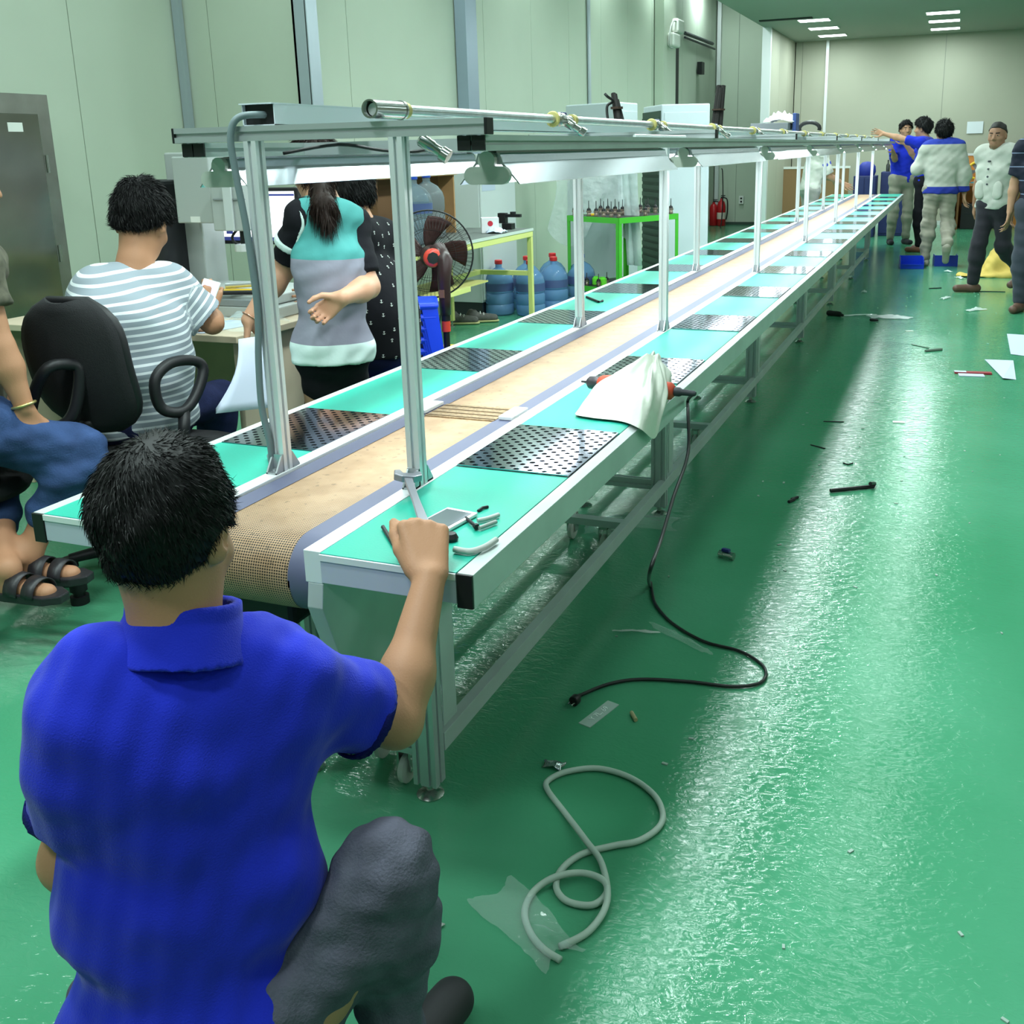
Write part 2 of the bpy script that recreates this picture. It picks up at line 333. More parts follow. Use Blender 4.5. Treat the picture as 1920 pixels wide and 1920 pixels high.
# wings: outer rail, end fascia, mats and perforated plates
def groove(w, h, g=0.008, dp=0.006, nw=1, nh=1):
    """outline of a T-slot profile centred on 0,0"""
    def side(L, n):
        c = [(-L/2+L*(i+0.5)/n) for i in range(n)]; out = []
        for q in c: out += [(q-g/2, 0), (q-g/2, dp), (q+g/2, dp), (q+g/2, 0)]
        return out
    p = [(-w/2, -h/2)]+[(x, -h/2+d) for x, d in side(w, nw)]+[(w/2, -h/2)]+[(w/2-d, y) for y, d in side(h, nh)]+[(w/2, h/2)]
    p += [(-x, h/2-d) for x, d in side(w, nw)]+[(-w/2, h/2)]+[(-w/2+d, -y) for y, d in side(h, nh)]
    return p
def profile(name, a, b, w, h, u, m=ALU, nw=1, nh=1, parent=line):
    """extruded slot profile from a to b, width w along u"""
    a, b, u = Vector(a), Vector(b), Vector(u); d = b-a; v = d.normalized().cross(u)
    return MB().prism(groove(w, h, nw=nw, nh=nh), a, u, v, d).build(name, m, parent)
for sx in (-1, 1):
    x0, x1 = sorted((sx*0.458, sx*XO))
    bx('outer_rail', SIDE, line, x0, x1, -0.392, YEND, TZ-0.062, TZ-0.001, 0.001)
    bx('rail_end_cap', BLACK, line, x0, x1, -0.398, -0.3925, TZ-0.062, TZ-0.001, 0.0015)
    y0, y1 = sorted((sx*0.190, sx*0.457)); bx('end_fascia', FASC, line, y0, y1, -0.396, -0.37, TZ-0.056, TZ-0.0015, 0.0008)
    bx('fascia_lip', BRIGHT, line, y0, y1, -0.3985, -0.396, TZ-0.013, TZ-0.0015)
plates = []; P0, PER, PL = 0.14, 0.925, 0.362
for i in range(15):
    y = P0+PER*i
    if y+PL < YEND: plates.append(y)
# one perforated plate: hexagonal holes punched through, staggered rows
def plate_mesh(w, l, nx, ny, r):
    mb = MB(); cw, cl = w/nx, l/ny; th = 0.0025; V = []; F = []
    def cell(cx, cy, sx, sy, rr):
        n = 8; n0 = len(V); ring = [2*PI*(k+0.5)/n for k in range(n)]
        sq = []
        for t in ring:
            c, s = math.cos(t), math.sin(t); q = 1/max(abs(c), abs(s)); sq.append((cx+c*q*sx/2, cy+s*q*sy/2))
        cor = [(cx+sx/2, cy+sy/2), (cx-sx/2, cy+sy/2), (cx-sx/2, cy-sy/2), (cx+sx/2, cy-sy/2)]
        for (x, y) in sq: V.append((x, y, 0))
        for t in ring: V.append((cx+rr*math.cos(t), cy+rr*math.sin(t), 0))
        for t in ring: V.append((cx+rr*math.cos(t), cy+rr*math.sin(t), -th))
        for x, y in cor: V.append((x, y, 0))
        for k in range(n):
            a, b = n0+k, n0+(k+1) % n
            F.append((a, b, b+n, a+n)); F.append((a+n, b+n, b+2*n, a+2*n))
        for j, (k0) in enumerate((0, 2, 4, 6)):
            F.append((n0+3*n+j, n0+(k0+1) % n, n0+k0))
    for j in range(ny):
        for i in range(nx): cell(-w/2+cw*(i+0.5), -l/2+cl*(j+0.5), cw, cl, r if (i+j) % 2 == 0 else r*0.05)
    mb.add(V, F)
    z = -th; mb.add([(-w/2, -l/2, 0), (w/2, -l/2, 0), (w/2, l/2, 0), (-w/2, l/2, 0), (-w/2, -l/2, z), (w/2, -l/2, z), (w/2, l/2, z), (-w/2, l/2, z)], [(0, 1, 5, 4), (1, 2, 6, 5), (2, 3, 7, 6), (3, 0, 4, 7)])
    return mb
first = plate_mesh(0.264, PL-0.004, 16, 20, 0.0068).build('perforated_plate', PLATE, line)
first.location = (0.3235, plates[0]+PL/2, TZ+0.0035)
for sx in (1, -1):
    xc = sx*0.3235; e0 = -0.394
    for i, y in enumerate(plates+[None]):
        ye = YEND if y is None else y
        bx('green_mat', MAT_G, line, xc-0.1335, xc+0.1335, e0, ye-0.002, TZ-0.006, TZ)
        if y is None: break
        bx('plate_tray', DARK, line, xc-0.1335, xc+0.1335, y, y+PL, TZ-0.012, TZ-0.006)
        if not (sx == 1 and i == 0):
            p = first.copy(); C.objects.link(p); p.location = (xc, y+PL/2, TZ+0.0035 if sx == 1 else TZ+0.001)
        e0 = y+PL+0.002
# structure below: legs, feet, rails, end side plates, drive
LEGY = [k*S for k in range(NP)]
for sx in (-1, 1):
    for k, y in enumerate(LEGY):
        lg = profile('leg', (sx*0.160, y-0.005, 0.035), (sx*0.160, y-0.005, TZ-0.06), 0.058, 0.045, (1, 0, 0), nw=2)
        MB().lathe((sx*0.160, y-0.005, 0), (0, 0, 1), [(0.031, 0), (0.032, 0.004), (0.022, 0.012), (0.009, 0.016), (0.008, 0.036)], 16).build('foot', STEEL, lg, smooth=True, auto=40)
        MB().box(sx*0.191-0.0015, sx*0.191+0.0015, y+0.018, y+0.082, 0.17, TZ-0.06).build('leg_cover_plate', SIDE, lg)
        bx('wing_bracket', SIDE, line, min(sx*0.19, sx*0.455), max(sx*0.19, sx*0.455), y+0.01, y+0.04, TZ-0.055, TZ-0.014)
    bx('lower_rail', SIDE, line, sx*0.177-0.014, sx*0.177+0.014, 0.02, LEGY[-1], 0.105, 0.150, 0.001)
    side = [(-0.392, TZ-0.06), (-0.400, 0.645), (-0.331, 0.459), (-0.287, 0.435), (0.095, 0.437), (0.095, TZ-0.06)]
    x0 = 0.158 if sx > 0 else -0.190
    MB().prism(side, (x0, 0, 0), (0, 1, 0), (0, 0, 1), (0.032, 0, 0)).build('end_side_plate', SIDE, line, bevel=0.0015)
    MB().cyl((sx*0.190, -0.268, 0.452), (sx*0.199, -0.268, 0.452), 0.007, 8).build('plate_bolt', STEEL, line)
for y in LEGY: profile('cross_rail', (-0.13, y-0.005, 0.125), (0.13, y-0.005, 0.125), 0.04, 0.03, (0, 0, 1))
CAST = mat('caster_white', lin((205, 206, 200)), 0.45)
def caster(x, y):
    o = MB().box(x-0.016, x+0.016, y-0.016, y+0.016, 0.093, 0.104).box(x-0.018, x-0.013, y-0.02, y+0.014, 0.034, 0.098).box(x+0.013, x+0.018, y-0.02, y+0.014, 0.034, 0.098).build('caster', STEEL, line)
    MB().lathe((x-0.011, y-0.006, 0.036), (1, 0, 0), [(0.010, 0), (0.030, 0.001), (0.036, 0.005), (0.036, 0.017), (0.030, 0.021), (0.010, 0.022)], 18).build('wheel', CAST, o, smooth=True, auto=40)
for x, y in ((0.085, 0.03), (-0.02, 0.10), (0.08, 1.5), (0.08, 2.9), (-0.08, 1.6)): caster(x, y)
for y in (1.5, 2.9): bx('caster_rail', ALU, line, -0.15, 0.15, y-0.02, y+0.02, 0.104, 0.13)
mo = bx('drive_motor', DARK, line, -0.135, 0.06, -0.315, -0.14, 0.545, 0.655, 0.012)
for i in range(7): bx('motor_fin', DARK, mo, -0.150, -0.136, -0.30+i*0.023, -0.29+i*0.023, 0.55, 0.65)
MB().cyl((0.06, -0.2, 0.6), (0.155, -0.2, 0.6), 0.035, 16).build('gear_head', DARK, line, smooth=True, auto=40)
bx('drive_guard', mat('guard_dark', (0.035, 0.04, 0.045), 0.45, 0.4), line, -0.10, 0.157, -0.27, -0.262, 0.375, 0.50)
for x, z in ((-0.06, 0.40), (0.02, 0.47), (0.13, 0.39)): MB().cyl((x, -0.272, z), (x, -0.280, z), 0.006, 8).build('guard_bolt', STEEL, line)
bx('drive_cross_bar', DARK, line, -0.15, 0.157, -0.262, -0.23, 0.37, 0.40)
for x in (-0.02, 0.0, 0.02, 0.04): bx('drive_fin_plate', SIDE, line, x, x+0.004, -0.14, -0.05, 0.42, 0.52)
# posts with their corner brackets
BRK = mat('die_cast_bracket', lin((182, 186, 190)), 0.4, 0.7)
H0, H1 = 1.4597, 1.4897
for sx in (-1, 1):
    for k in range(NP):
        y = k*S; po = profile('post', (sx*XP, y, TZ), (sx*XP, y, H0), 0.030, 0.030, (1, 0, 0), ALUW)
        for sy in (-1, 1):
            yy = y+sy*0.015
            MB().prism([(0, 0), (sy*0.028, 0), (sy*0.028, 0.004), (sy*0.006, 0.036), (0, 0.040)], (sx*XP-0.014, yy, TZ+0.001), (0, 1, 0), (0, 0, 1), (0.004, 0, 0)).build('bracket', BRK, po)
            b2 = MB().prism([(0, 0), (sy*0.028, 0), (sy*0.028, 0.004), (sy*0.006, 0.036), (0, 0.040)], (sx*XP+0.010, yy, TZ+0.001), (0, 1, 0), (0, 0, 1), (0.004, 0, 0))
            b2.box(sx*XP-0.014, sx*XP+0.014, min(yy, yy+sy*0.028), max(yy, yy+sy*0.028), TZ+0.001, TZ+0.0045).box(sx*XP-0.014, sx*XP+0.014, min(yy, yy+sy*0.004), max(yy, yy+sy*0.004), TZ, TZ+0.04)
            b2.cyl((sx*XP, yy+sy*0.016, TZ+0.004), (sx*XP, yy+sy*0.016, TZ+0.010), 0.005, 8).build('bracket', BRK, po)
for k in range(NP):
    y = k*S; cb = profile('crossbeam', (-0.361, y, (H0+H1)/2), (0.361, y, (H0+H1)/2), 0.030, 0.030, (0, 1, 0), ALU)
    for sx in (-1, 1): bx('beam_end_cap', BLACK, cb, min(sx*0.361, sx*0.367), max(sx*0.361, sx*0.367), y-0.0155, y+0.0155, H0-0.0005, H1+0.0005, 0.001)
for sx in (-1, 1):
    for x in (0.297, 0.327):
        profile('long_rail', (sx*x+sx*0.0145, 0.002, 1.4445), (sx*x+sx*0.0145, 13.05, 1.4445), 0.029, 0.0295, (1, 0, 0), SIDE)
        bx('long_rail_cap', BLACK, line, sx*(x+0.0145)-0.0135, sx*(x+0.0145)+0.0135, -0.002, 0.0025, 1.431, 1.458)
# fluorescent lamps hanging under the long rails
TUBE = mat('tube_glow', (0.90, 0.97, 1.0), 0.4, emit=8.0)
SHADE = mat('polished_reflector', lin((168, 174, 180)), 0.24, 0.92)
RED = mat('red_band', lin((190, 30, 38)), 0.5)
CAPG = mat('lamp_cap_grey', lin((176, 182, 172)), 0.5)
LAMPY = [0.085+1.57*i for i in range(8)]
def lamp(x, y, first=False):
    t = thing('fluorescent_lamp', 'twin-tube batten lamp with polished reflector under the overhead frame', 'lamp', (x, y, 1.36), 'twin-tube lamps under the overhead frame')
    ln = 1.26; z = 1.395
    MB().prism([(-0.024, 0.030), (0.024, 0.030), (0.030, 0.012), (0.066, -0.030), (0.064, -0.031), (0.027, 0.008), (-0.027, 0.008), (-0.064, -0.031), (-0.066, -0.030), (-0.030, 0.012)], (x, y+0.012, z), (1, 0, 0), (0, 0, 1), (0, ln-0.02, 0)).build('reflector', SHADE, t)
    for s in (-1, 1):
        MB().cyl((x+s*0.030, y+0.016, z-0.014), (x+s*0.030, y+ln-0.016, z-0.014), 0.0135, 14).build('tube', TUBE, t, smooth=True, auto=40)
        MB().cyl((x+s*0.030, y+0.010, z-0.014), (x+s*0.030, y+0.016, z-0.014), 0.0142, 14).build('tube_band', RED, t)
    for yy in (y-0.002, y+ln-0.01):
        pill = [(0.032+0.0175*math.cos(a), 0.0175*math.sin(a)) for a in [(-90+18*i)*PI/180 for i in range(11)]]+[(-0.032+0.0175*math.cos(a), 0.0175*math.sin(a)) for a in [(90+18*i)*PI/180 for i in range(11)]]
        MB().prism(pill, (x, yy, z-0.013), (1, 0, 0), (0, 0, 1), (0, 0.013, 0)).build('end_cap', CAPG, t)
        MB().cyl((x, yy+0.001, z+0.0155), (x, yy+0.030, z+0.0155), 0.0185, 18).build('mounting_knob', CAPG, t)
    MB().box(x-0.009, x+0.009, y+0.03, y+ln-0.03, 1.424, 1.4295).build('hanger_strip', SHADE, t)
    return t
L0 = lamp(0.317, LAMPY[0])
for i, y in enumerate(LAMPY):
    for sx in (1, -1):
        t = L0 if (i == 0 and sx == 1) else dup(L0, ((0 if sx == 1 else -0.652), y-LAMPY[0], 0))
        t['label'] = 'twin-tube lamp under the %s overhead rail, %s from the near end' % ('right' if sx == 1 else 'left', ('first', 'second', 'third', 'fourth', 'fifth', 'sixth', 'seventh', 'eighth')[i])
        area('lamp_light_source', (0.317 if sx == 1 else -0.335, y+0.63, 1.366), 0.085, 1.2, LAMP_POWER, (0.93, 0.98, 1.0))
# things lying on the frame
tr = thing('cable_trunking', 'white box trunking with open dark end on top of the overhead frame', 'trunking', (-0.16, 0, 1.49))
zz = 1.4905; TRUNK = mat('trunking_white', lin((214, 222, 230)), 0.4)
MB().box(-0.202, -0.200, 0.012, 12.6, zz, zz+0.042).box(-0.124, -0.122, 0.012, 12.6, zz, zz+0.042).box(-0.202, -0.122, 0.012, 12.6, zz, zz+0.002).build('channel', TRUNK, tr)
MB().box(-0.203, -0.121, 0.004, 12.6, zz+0.042, zz+0.0445).build('lid', TRUNK, tr)
MB().box(-0.199, -0.125, 0.020, 0.024, zz+0.002, zz+0.042).build('end_shade', BLACK, tr)  # black plate paints the shade inside the open trunking end
GREYC = mat('grey_cable', lin((112, 126, 130)), 0.5)
cb = MB().tube([(-0.15, 0.10, 1.508), (-0.155, 0.015, 1.512), (-0.19, -0.018, 1.506), (-0.205, -0.028, 1.47), (-0.203, -0.026, 1.40), (-0.190, -0.024, 1.28), (-0.183, -0.022, 1.12), (-0.190, -0.026, 1.00), (-0.193, -0.026, 0.90), (-0.184, -0.022, 0.82), (-0.196, -0.005, 0.765), (-0.25, 0.06, 0.757)], 0.0075, 10, smooth=6).build('supply_cable', GREYC, None, smooth=True)
tag(cb, 'thick grey cable from the trunking down the left front post', 'cable')
GALV = mat('galvanised_pipe', lin((196, 202, 204)), 0.28, 0.9, var=0.12, vscale=30)
BRASS = mat('pipe_tape', lin((190, 178, 110)), 0.6); VBLUE = mat('valve_blue', lin((28, 36, 110)), 0.4)
pp = thing('air_pipe', 'galvanised compressed-air pipe with blue valves lying along the overhead frame', 'pipe', (0.131, 0, 1.49))
zp = 1.5125
MB().lathe((0.131, -0.035, zp), (0, 1, 0), [(0.0145, 0.10), (0.0145, 0.0), (0.018, 0.0), (0.018, 0.115), (0.0195, 0.115), (0.0195, 0.121)], 20, caps=False).build('coupling', STEEL, pp, smooth=True, auto=40)
MB().cyl((0.131, -0.02, zp-0.001), (0.131, 0.03, zp-0.001), 0.0125, 14).build('bung', mat('bung_white', lin((225, 228, 230)), 0.2, 0.3), pp)
for i in range(12):
    y0 = 0.085+i*0.99; y1 = y0+0.85
    MB().cyl((0.131, y0, zp), (0.131, y1, zp), 0.0118, 14).build('pipe', GALV, pp, smooth=True, auto=40)
    MB().cyl((0.131, y0, zp), (0.131, y0+0.02, zp), 0.0165, 14).build('pipe_tape', BRASS, pp, smooth=True, auto=40)
    MB().lathe((0.131, y1-0.01, zp), (0, 1, 0), [(0.012, 0), (0.019, 0.001), (0.022, 0.006), (0.019, 0.013), (0.013, 0.014)], 16).build('pipe_clamp', BRASS, pp, smooth=True, auto=50)
    v = MB().cyl((0.131, y1+0.01, zp), (0.131, y1+0.14, zp), 0.0125, 12).lathe((0.131, y1+0.03, zp), (0, 1, 0), [(0.012, 0), (0.020, 0.004), (0.020, 0.03), (0.013, 0.034)], 10).build('valve', STEEL, pp, smooth=True, auto=40)
    MB().box(0.124, 0.140, y1+0.035, y1+0.085, zp+0.004, zp+0.020).build('valve_handle', VBLUE, v, bevel=0.003)
    MB().lathe((0.14, y1+0.07, zp-0.004), (0.8, 0.25, -0.55), [(0.010, 0), (0.0135, 0.005), (0.0135, 0.028), (0.010, 0.030), (0.010, 0.048), (0.0145, 0.050), (0.0145, 0.066)], 12).build('valve_outlet', STEEL, v, smooth=True, auto=40)
MB().lathe((0.20, 0.03, 1.455), (0.55, 0.1, -0.35), [(0.009, 0), (0.013, 0.004), (0.013, 0.03), (0.011, 0.033), (0.011, 0.05), (0.015, 0.052), (0.015, 0.068)], 12).build('valve_outlet', STEEL, pp, smooth=True, auto=40)
cw = MB().tube([(-0.28, 0.25, 1.435), (-0.16, 0.30, 1.452), (-0.06, 0.33, 1.437), (0.02, 0.35, 1.433), (0.10, 0.38, 1.45), (0.2, 0.4, 1.436)], 0.004, 8, smooth=5).build('lamp_wire', BLACK, None, smooth=True)
tag(cw, 'loose black wire hanging between the front lamps', 'wire')
wire_rest = bx('tie_bar', ALU, line, -0.30, 0.30, 0.36, 0.385, 1.430, 1.459)
rods = MB().cyl((0.30, 1.15, 1.4645), (0.30, 1.75, 1.4645), 0.005, 8).build('spare_rod', ALUW, None, smooth=True, auto=40); tag(rods, 'thin bright rod lying on the right overhead rail', 'rod')

# ------------------------------------------------------------------ figures: smooth-union fields turned into one continuous mesh
def V3(p): return np.array(p, dtype=np.float32)
def unit(v):
    v = np.array(v, dtype=np.float64); return v/max(1e-9, np.linalg.norm(v))
def cap(a, b, ra, rb=None, k=None, flat=None): return ('c', V3(a), V3(b), ra, ra if rb is None else rb, k, flat)
def ell(c, r, R=None, k=None): return ('e', V3(c), V3(r), np.eye(3, dtype=np.float32) if R is None else np.array(R, dtype=np.float32), k)
def cut(p, n): return ('p', V3(p), V3(unit(n)))          # keeps the side that n points away from
def sub(x): return ('s', x)
def inter(x): return ('i', x)
def grp(*x): return ('g', list(x))
def bounds(prims):
    lo = np.full(3, 1e9); hi = np.full(3, -1e9)
    for q in prims:
        if q[0] == 'c':
            m = max(q[3], q[4]); lo = np.minimum(lo, np.minimum(q[1], q[2])-m); hi = np.maximum(hi, np.maximum(q[1], q[2])+m)
        elif q[0] == 'e':
            m = q[2].max(); lo = np.minimum(lo, q[1]-m); hi = np.maximum(hi, q[1]+m)
        elif q[0] == 'g':
            a, b = bounds(q[1]); lo = np.minimum(lo, a); hi = np.maximum(hi, b)
    return lo, hi
def one(q, P):
    if q[0] == 'c':
        a, b, ra, rb = q[1], q[2], q[3], q[4]; ab = b-a; L = float(ab @ ab)
        w = P-a
        t = np.clip((w @ ab)/L, 0, 1) if L > 1e-12 else np.zeros(P.shape[:-1], np.float32)
        w = w-t[..., None]*ab
        if q[6] is not None:
            n = V3(unit(q[6][0])); s = q[6][1]; w = w+n*((w @ n)*(s-1))[..., None]
        return np.sqrt((w*w).sum(-1))-(ra+(rb-ra)*t)
    w = (P-q[1]) @ q[3]; r = q[2]
    k0 = np.sqrt(((w/r)**2).sum(-1)); k1 = np.sqrt(((w/(r*r))**2).sum(-1))
    return k0*(k0-1)/np.maximum(k1, 1e-6)
def field(prims, lo, h, shape, k, F=None):
    if F is None: F = np.full(shape, 9.0, np.float32)
    ax = [lo[i]+h*np.arange(shape[i], dtype=np.float32) for i in range(3)]
    def window(q, m):
        a, b = bounds([q]); sl = []
        for i in range(3):
            i0 = max(0, int((a[i]-m-lo[i])/h)); i1 = min(shape[i], int((b[i]+m-lo[i])/h)+2)
            if i1 <= i0: return None
            sl.append(slice(i0, i1))
        return tuple(sl)
    def pts(sl):
        g = np.empty((sl[0].stop-sl[0].start, sl[1].stop-sl[1].start, sl[2].stop-sl[2].start, 3), np.float32)
        g[..., 0] = ax[0][sl[0]][:, None, None]; g[..., 1] = ax[1][sl[1]][None, :, None]; g[..., 2] = ax[2][sl[2]][None, None, :]
        return g
    full = tuple(slice(0, n) for n in shape)
    for q in prims:
        if q[0] == 'p':
            d = (ax[0]-q[1][0])[:, None, None]*q[2][0]+(ax[1]-q[1][1])[None, :, None]*q[2][1]+(ax[2]-q[1][2])[None, None, :]*q[2][2]
            np.maximum(F, d, out=F)
        elif q[0] == 'i':
            np.maximum(F, one(q[1], pts(full)), out=F)
        elif q[0] == 's':
            sl = window(q[1], 0.03)
            if sl: F[sl] = np.maximum(F[sl], -one(q[1], pts(sl)))
        else:
            kk = k if q[0] == 'g' or q[-1 if q[0] == 'e' else 5] is None else q[-1 if q[0] == 'e' else 5]
            sl = window(q, 0.03+kk)
            if sl is None: continue
            if q[0] == 'g':
                d = field(q[1], np.array([ax[i][sl[i].start] for i in range(3)]), h, tuple(x.stop-x.start for x in sl), k)
            else: d = one(q, pts(sl))
            f = F[sl]; hh = np.maximum(kk-np.abs(f-d), 0)/kk
            F[sl] = np.minimum(f, d)-hh*hh*kk*0.25
    return F
def nets(F, lo, h):
    ins = F < 0; nx, ny, nz = F.shape
    s = np.zeros((nx-1, ny-1, nz-1), np.int8)
    for a in (0, 1):
        for b in (0, 1):
            for c in (0, 1): s += ins[a:nx-1+a, b:ny-1+b, c:nz-1+c]
    act = (s > 0) & (s < 8); ijk = np.argwhere(act); idx = np.full(act.shape, -1, np.int32); idx[act] = np.arange(len(ijk))
    acc = np.zeros((len(ijk), 3)); cnt = np.zeros(len(ijk))
    for d in range(3):
        o = [x for x in range(3) if x != d]
        for p in (0, 1):
            for q in (0, 1):
                A = ijk.copy(); A[:, o[0]] += p; A[:, o[1]] += q; B = A.copy(); B[:, d] += 1
                fa = F[A[:, 0], A[:, 1], A[:, 2]]; fb = F[B[:, 0], B[:, 1], B[:, 2]]; m = (fa < 0) != (fb < 0)
                t = fa[m]/(fa[m]-fb[m]); pt = A[m].astype(float); pt[:, d] += t; acc[m] += pt; cnt[m] += 1
    V = lo+h*acc/cnt[:, None]; quads = []
    for d in range(3):
        e, g = (d+1) % 3, (d+2) % 3
        sl0 = [slice(1, -1)]*3; sl1 = [slice(1, -1)]*3; sl0[d] = slice(0, -1); sl1[d] = slice(1, None)
        a = ins[tuple(sl0)]; b = ins[tuple(sl1)]; ch = np.argwhere(a != b)
        if len(ch) == 0: continue
        flip = a[ch[:, 0], ch[:, 1], ch[:, 2]]
        off = np.ones(3, int); off[d] = 0; ch = ch+off
        q = []
        for p, r in ((1, 1), (0, 1), (0, 0), (1, 0)):
            c = ch.copy(); c[:, e] -= p; c[:, g] -= r; q.append(idx[c[:, 0], c[:, 1], c[:, 2]])
        q = np.stack(q, 1); q[~flip] = q[~flip][:, ::-1]; quads.append(q)
    Q = np.concatenate(quads); Q = Q[(Q >= 0).all(1)]
    return V, Q
def wrinkle(P, amp, freq, seed, stretch=(1, 1, 1)):
    rg = np.random.RandomState(seed); out = np.zeros(P.shape[:-1], np.float32)
    for i in range(5):
        d = rg.normal(size=3)*np.array(stretch); f = freq*(0.6+0.9*rg.rand()); out += np.sin(P @ V3(d/np.linalg.norm(d)*f)+rg.rand()*6.28)
    return out*amp/2.2
def solid(name, prims, h, m, parent=None, k=0.02, folds=None, attr=None, loc=None):
    a, b = bounds(prims); lo = a-3*h-0.008; shape = tuple(int(x) for x in np.ceil((b+3*h+0.008-lo)/h)+1)
    F = field(prims, lo, h, shape, k)
    V, Q = nets(F, lo, h)
    if folds is not None:
        # push the surface in and out along its own normal
        fr = []
        for f in folds: fr.append(wrinkle(V.astype(np.float32), *f))
        n = np.zeros_like(V); c = V[Q]; fn = np.cross(c[:, 2]-c[:, 0], c[:, 3]-c[:, 1])
        for j in range(4): np.add.at(n, Q[:, j], fn)
        n /= np.maximum(np.linalg.norm(n, axis=1), 1e-12)[:, None]; V = V+n*sum(fr)[:, None]
    L = np.zeros(3) if loc is None else np.array(loc)
    me = bpy.data.meshes.new(name); me.vertices.add(len(V)); me.vertices.foreach_set('co', (V-L).astype(np.float32).ravel())
    me.loops.add(4*len(Q)); me.loops.foreach_set('vertex_index', Q.astype(np.int32).ravel())
    me.polygons.add(len(Q)); me.polygons.foreach_set('loop_start', np.arange(0, 4*len(Q), 4, dtype=np.int32))
    me.polygons.foreach_set('loop_total', np.full(len(Q), 4, np.int32)); me.update(); me.validate(); me.shade_smooth()
    if attr is not None:
        at = me.attributes.new('along', 'FLOAT', 'POINT'); at.data.foreach_set('value', attr(V).astype(np.float32))
    me.materials.append(m); o = bpy.data.objects.new(name, me); C.objects.link(o); o.location = L
    if parent is not None: adopt(o, parent)
    return o
SKIN = mat('skin', lin((176, 128, 98)), 0.55, bump=0.08, bscale=300, spec=0.35)
SKIN_FAR = mat('skin_far', lin((176, 132, 104)), 0.6)
HAIR = mat('black_hair', (0.006, 0.0055, 0.006), 0.55, spec=0.28)
BROWN_HAIR = mat('dark_brown_hair', (0.016, 0.008, 0.006), 0.6, spec=0.2)
def rotm(f, u=(0, 0, 1)):
    """columns: right, forward, up"""
    f = unit(f); r = unit(np.cross(f, u)); return np.stack([r, f, np.cross(r, f)], 1)
def hand(wr, d, palm, side, curl, thumb=0.5, s=1.0, spread=0.12, tw=(0.75, 0.65)):
    """wr wrist, d towards the knuckles, palm = the way the palm faces; side +1 right hand, -1 left; curl per finger in radians per joint"""
    wr = np.array(wr, float); d = unit(d); pn = unit(np.array(palm)-d*np.dot(palm, d)); t = np.cross(pn, d)*side    # t: towards the little finger
    out = []
    if np.isscalar(curl): curl = [curl]*4
    kn = []
    for i, (o, l) in enumerate(((-0.030, 0.092), (-0.010, 0.095), (0.010, 0.090), (0.029, 0.082))):
        k = wr+d*l*s+t*o*s; kn.append(k)
        out.append(cap(wr+d*0.012*s+t*o*0.55*s, k, 0.0145*s, 0.0115*s, 0.012, (pn, 1.12)))
    for i, (Ls, r) in enumerate((((0.042, 0.025, 0.020), 0.0092), ((0.046, 0.029, 0.021), 0.0096), ((0.043, 0.027, 0.020), 0.0090), ((0.034, 0.020, 0.017), 0.0080))):
        p = kn[i]; a = 0.0; dirx = unit(d+t*(i-1.5)*spread)
        for j, l in enumerate(Ls):
            a += curl[i]*(0.85, 1.0, 0.7)[j]; v = dirx*math.cos(a)+pn*math.sin(a); q = p+v*l*s
            out.append(cap(p, q, r*s*(1-0.08*j), r*s*(1-0.08*(j+1)), 0.004)); p = q
    b = wr+d*0.022*s-t*0.022*s+pn*0.008*s; v = unit(-t*tw[0]+d*tw[1]+pn*0.35*thumb*2); q = b+v*0.042*s
    out.append(cap(b, q, 0.0155*s, 0.0115*s, 0.012)); v2 = unit(v*0.75+d*0.55+pn*0.5*thumb+t*0.35*thumb); q2 = q+v2*0.032*s
    out.append(cap(q, q2, 0.0108*s, 0.0098*s, 0.005)); v3 = unit(v2+t*0.5*thumb+d*0.1); out.append(cap(q2, q2+v3*0.025*s, 0.0098*s, 0.008*s, 0.005))
    return out
def head_prims(c, f, u, s=1.0, fine=True):
    R = rotm(f, u); c = np.array(c, float)
    def p(x, y, z): return c+R @ np.array((x, y, z))*s
    q = [ell(p(0, -0.008, 0.022), (0.074*s, 0.094*s, 0.090*s), R), ell(p(0, 0.024, -0.045), (0.062*s, 0.066*s, 0.072*s), R, 0.04),
         ell(p(0, 0.052, -0.086), (0.030*s, 0.028*s, 0.024*s), R, 0.035)]
    for x in (-1, 1):
        q.append(ell(p(x*0.042, 0.056, -0.032), (0.022*s, 0.022*s, 0.020*s), R, 0.02))
        q.append(ell(p(x*0.077, -0.008, -0.012), (0.010*s, 0.020*s, 0.031*s), rotm(R @ np.array((x*0.35, 1, 0.0)), u), 0.008))
        if fine: q.append(sub(ell(p(x*0.087, 0.000, -0.008), (0.006*s, 0.010*s, 0.016*s), R)))
    if fine:
        for x in (-1, 1):
            q.append(sub(ell(p(x*0.031, 0.096, 0.0), (0.019*s, 0.014*s, 0.011*s), R)))
            q.append(ell(p(x*0.031, 0.074, 0.0), (0.013*s, 0.013*s, 0.011*s), R, 0.004))
        q += [cap(p(0, 0.084, 0.008), p(0, 0.104, -0.030), 0.008*s, 0.0125*s, 0.012), cap(p(-0.013, 0.092, -0.036), p(0.013, 0.092, -0.036), 0.009*s, k=0.008),
              cap(p(-0.018, 0.082, -0.062), p(0.018, 0.082, -0.062), 0.006*s, k=0.007), cap(p(-0.015, 0.081, -0.073), p(0.015, 0.081, -0.073), 0.007*s, k=0.005)]
    return q, R, p
